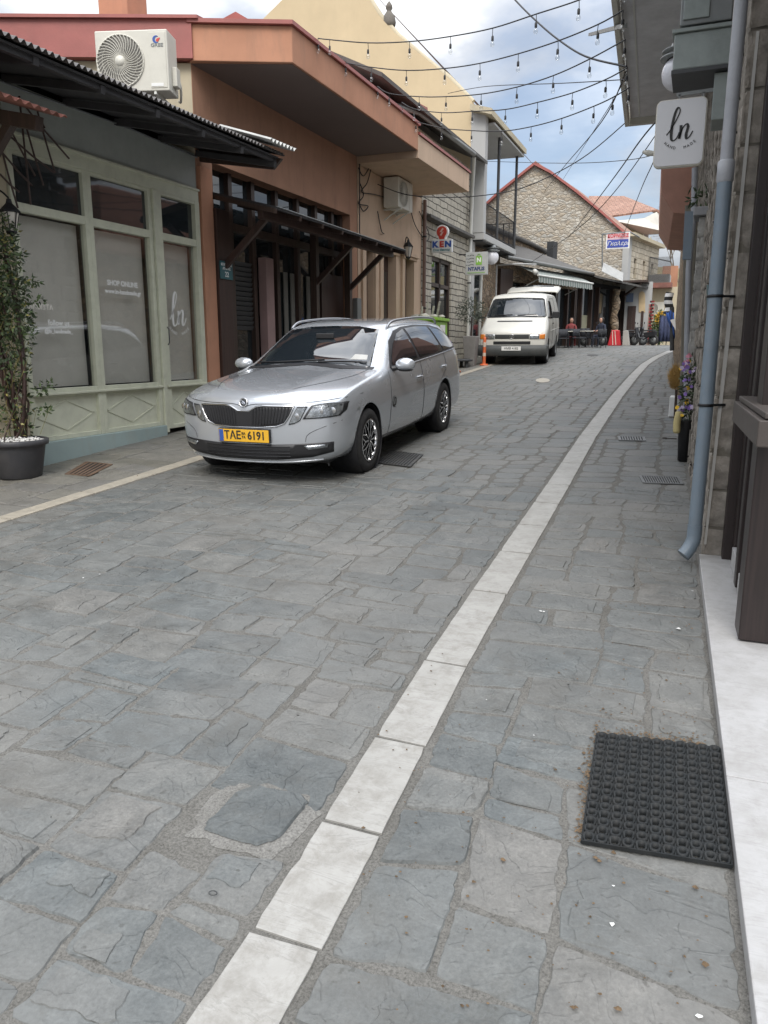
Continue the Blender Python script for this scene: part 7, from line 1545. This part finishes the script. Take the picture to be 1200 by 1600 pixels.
def motorbike(c, rz, label):
    t = thing('motor_scooter', label, 'motor scooter', c, rz, group='parked scooters at the bend')
    for x in (-.62, .62): w_ = obj('wheel', MB().lathe([(.20, -.05), (.28, -.05), (.30, 0), (.28, .05), (.20, .05)], (x, 0, .30), (0, 1, 0), 24), M['tyre'], t, local=True); obj('rim', MB().lathe([(0, -.03), (.20, -.03), (.20, .03), (0, .03)], (x, 0, .30), (0, 1, 0), 16), M['greym'], w_, local=True)
    obj('frame', MB().tube([(-.62, 0, .30), (-.35, 0, .5), (0, 0, .35), (.3, 0, .45), (.45, 0, .85), (.62, 0, .30)], .045, 8), M['dgrey'], t, local=True)
    obj('fairing', MB().prism([(-.75, -.13, .5), (-.1, -.13, .45), (0, -.13, .72), (-.8, -.13, .78)], (0, .26, 0)).prism([(.35, -.16, .4), (.42, -.16, .4), (.55, -.16, .95), (.45, -.16, .98)], (0, .32, 0)), M['blackp'], t, local=True, bev=.03)
    obj('saddle', MB().box((-.7, -.13, .78), (.02, .13, .86)), mat('saddle_vinyl', (.03, .03, .03), .6) if 'saddle_vinyl' not in bpy.data.materials else bpy.data.materials['saddle_vinyl'], t, local=True, bev=.04)
    obj('handlebar', MB().tube([(.40, -.33, 1.02), (.45, -.12, 1.0), (.45, .12, 1.0), (.40, .33, 1.02)], .016, 6), M['iron'], t, local=True); obj('headlight', MB().lathe([(0, .05), (.06, .04), (.08, 0), (.05, -.08)], (.52, 0, .95), (1, 0, 0), 12), M['lampr'], t, local=True)
    for s in (-1, 1): obj('mirror', MB().tube([(.42, s * .25, 1.02), (.40, s * .30, 1.22)], .008, 5).lathe([(0, .008), (.05, .004), (.05, -.004)], (.40, s * .31, 1.25), (-1, 0, 0), 12), M['iron'], t, local=True)
    return t
Y = 34; m1 = motorbike((PY(990, 540, Y).x, Y, gz(Y)), R(40), 'dark motor scooter parked in front of the brown double door'); m2 = copy_tree(m1); place(m2, (PY(1005, 540, 33.6).x, 33.6, gz(33.6)), R(150), 'dark motor scooter parked below the arched doorway')
m1.scale = (.72, .72, .72); m2.scale = (.72, .72, .72); m3 = copy_tree(m1); place(m3, (PY(926, 540, 32.2).x, 32.2, gz(32.2)), R(-30), 'dark motor scooter standing among the cafe chairs')
# flower stand and racks before the end house
t = thing('postcard_rack', 'tall board hung with small red and white souvenirs beside the end house', 'rack', (PY(1014, 540, 37).x, 37, gz(37)))
a = PY(1009, 543, 37); b = PY(1020, 475, 37); obj('board', B(a.x, b.x, 37, 37.06, a.z, b.z), mat('pink_tan_board', (.36, .27, .22), .8), t); rk_ = MB(); rk2 = MB()
for i in range(4):
    for j in range(13): (rk_ if (i * 7 + j * 3) % 4 else rk2).box((a.x + .05 + i * (b.x - a.x) / 4.1, 36.94, a.z + .2 + j * .145), (a.x + .05 + i * (b.x - a.x) / 4.1 + .06, 37, a.z + .28 + j * .145))
obj('dark_items', rk2, M['iron'], t); obj('red_items', rk_, mat('red_trinkets', (.32, .05, .05), .6), t)
t = thing('flower_stand', 'green leafy stand with yellow and orange flowers by the end house wall', 'flower stand', (PY(1030, 540, 36).x, 36, gz(36)))
c = PY(1031, 512, 36); gl = MB(); clump(gl, c, .30, .25, .75, 1300, .11, rf_, .5); obj('leaves', gl, M['leafm'], t); yl = MB(); clump(yl, c + Vector((.05, -.1, .35)), .26, .2, .35, 260, .09, rf_, .7); obj('yellow_flowers', yl, mat('yellow_orange_petals', (.60, .36, .04), .7, var=.4, scale=5), t)
obj('stand', MB().tube([c + Vector((-.3, 0, -.95)), c + Vector((-.3, 0, .2))], .02, 6).tube([c + Vector((.3, 0, -.95)), c + Vector((.3, 0, .2))], .02, 6), M['iron'], t)
for (px, Y, nm, lb) in ((1036, 34, 'dark_rack', 'dark clothes rack standing left of the blue cloth'),):
    c = PY(px, 540, Y); t = thing(nm, lb, 'rack', (c.x, Y, gz(Y))); obj('frame', MB().tube([(c.x - .2, Y, gz(Y)), (c.x - .2, Y, gz(Y) + 1.2), (c.x + .3, Y, gz(Y) + 1.2), (c.x + .3, Y, gz(Y))], .025, 6), M['iron'], t)
    rows = [[(c.x - .2 + .5 * i / 12, Y + .06 * math.sin(i * 1.9), gz(Y) + z) for i in range(13)] for z in (.15, .6, 1.18)]; obj('clothes', MB().grid(rows, True), mat('dark_blue_clothes', (.04, .05, .10), .9, var=.5, scale=6), t, solid=.02)
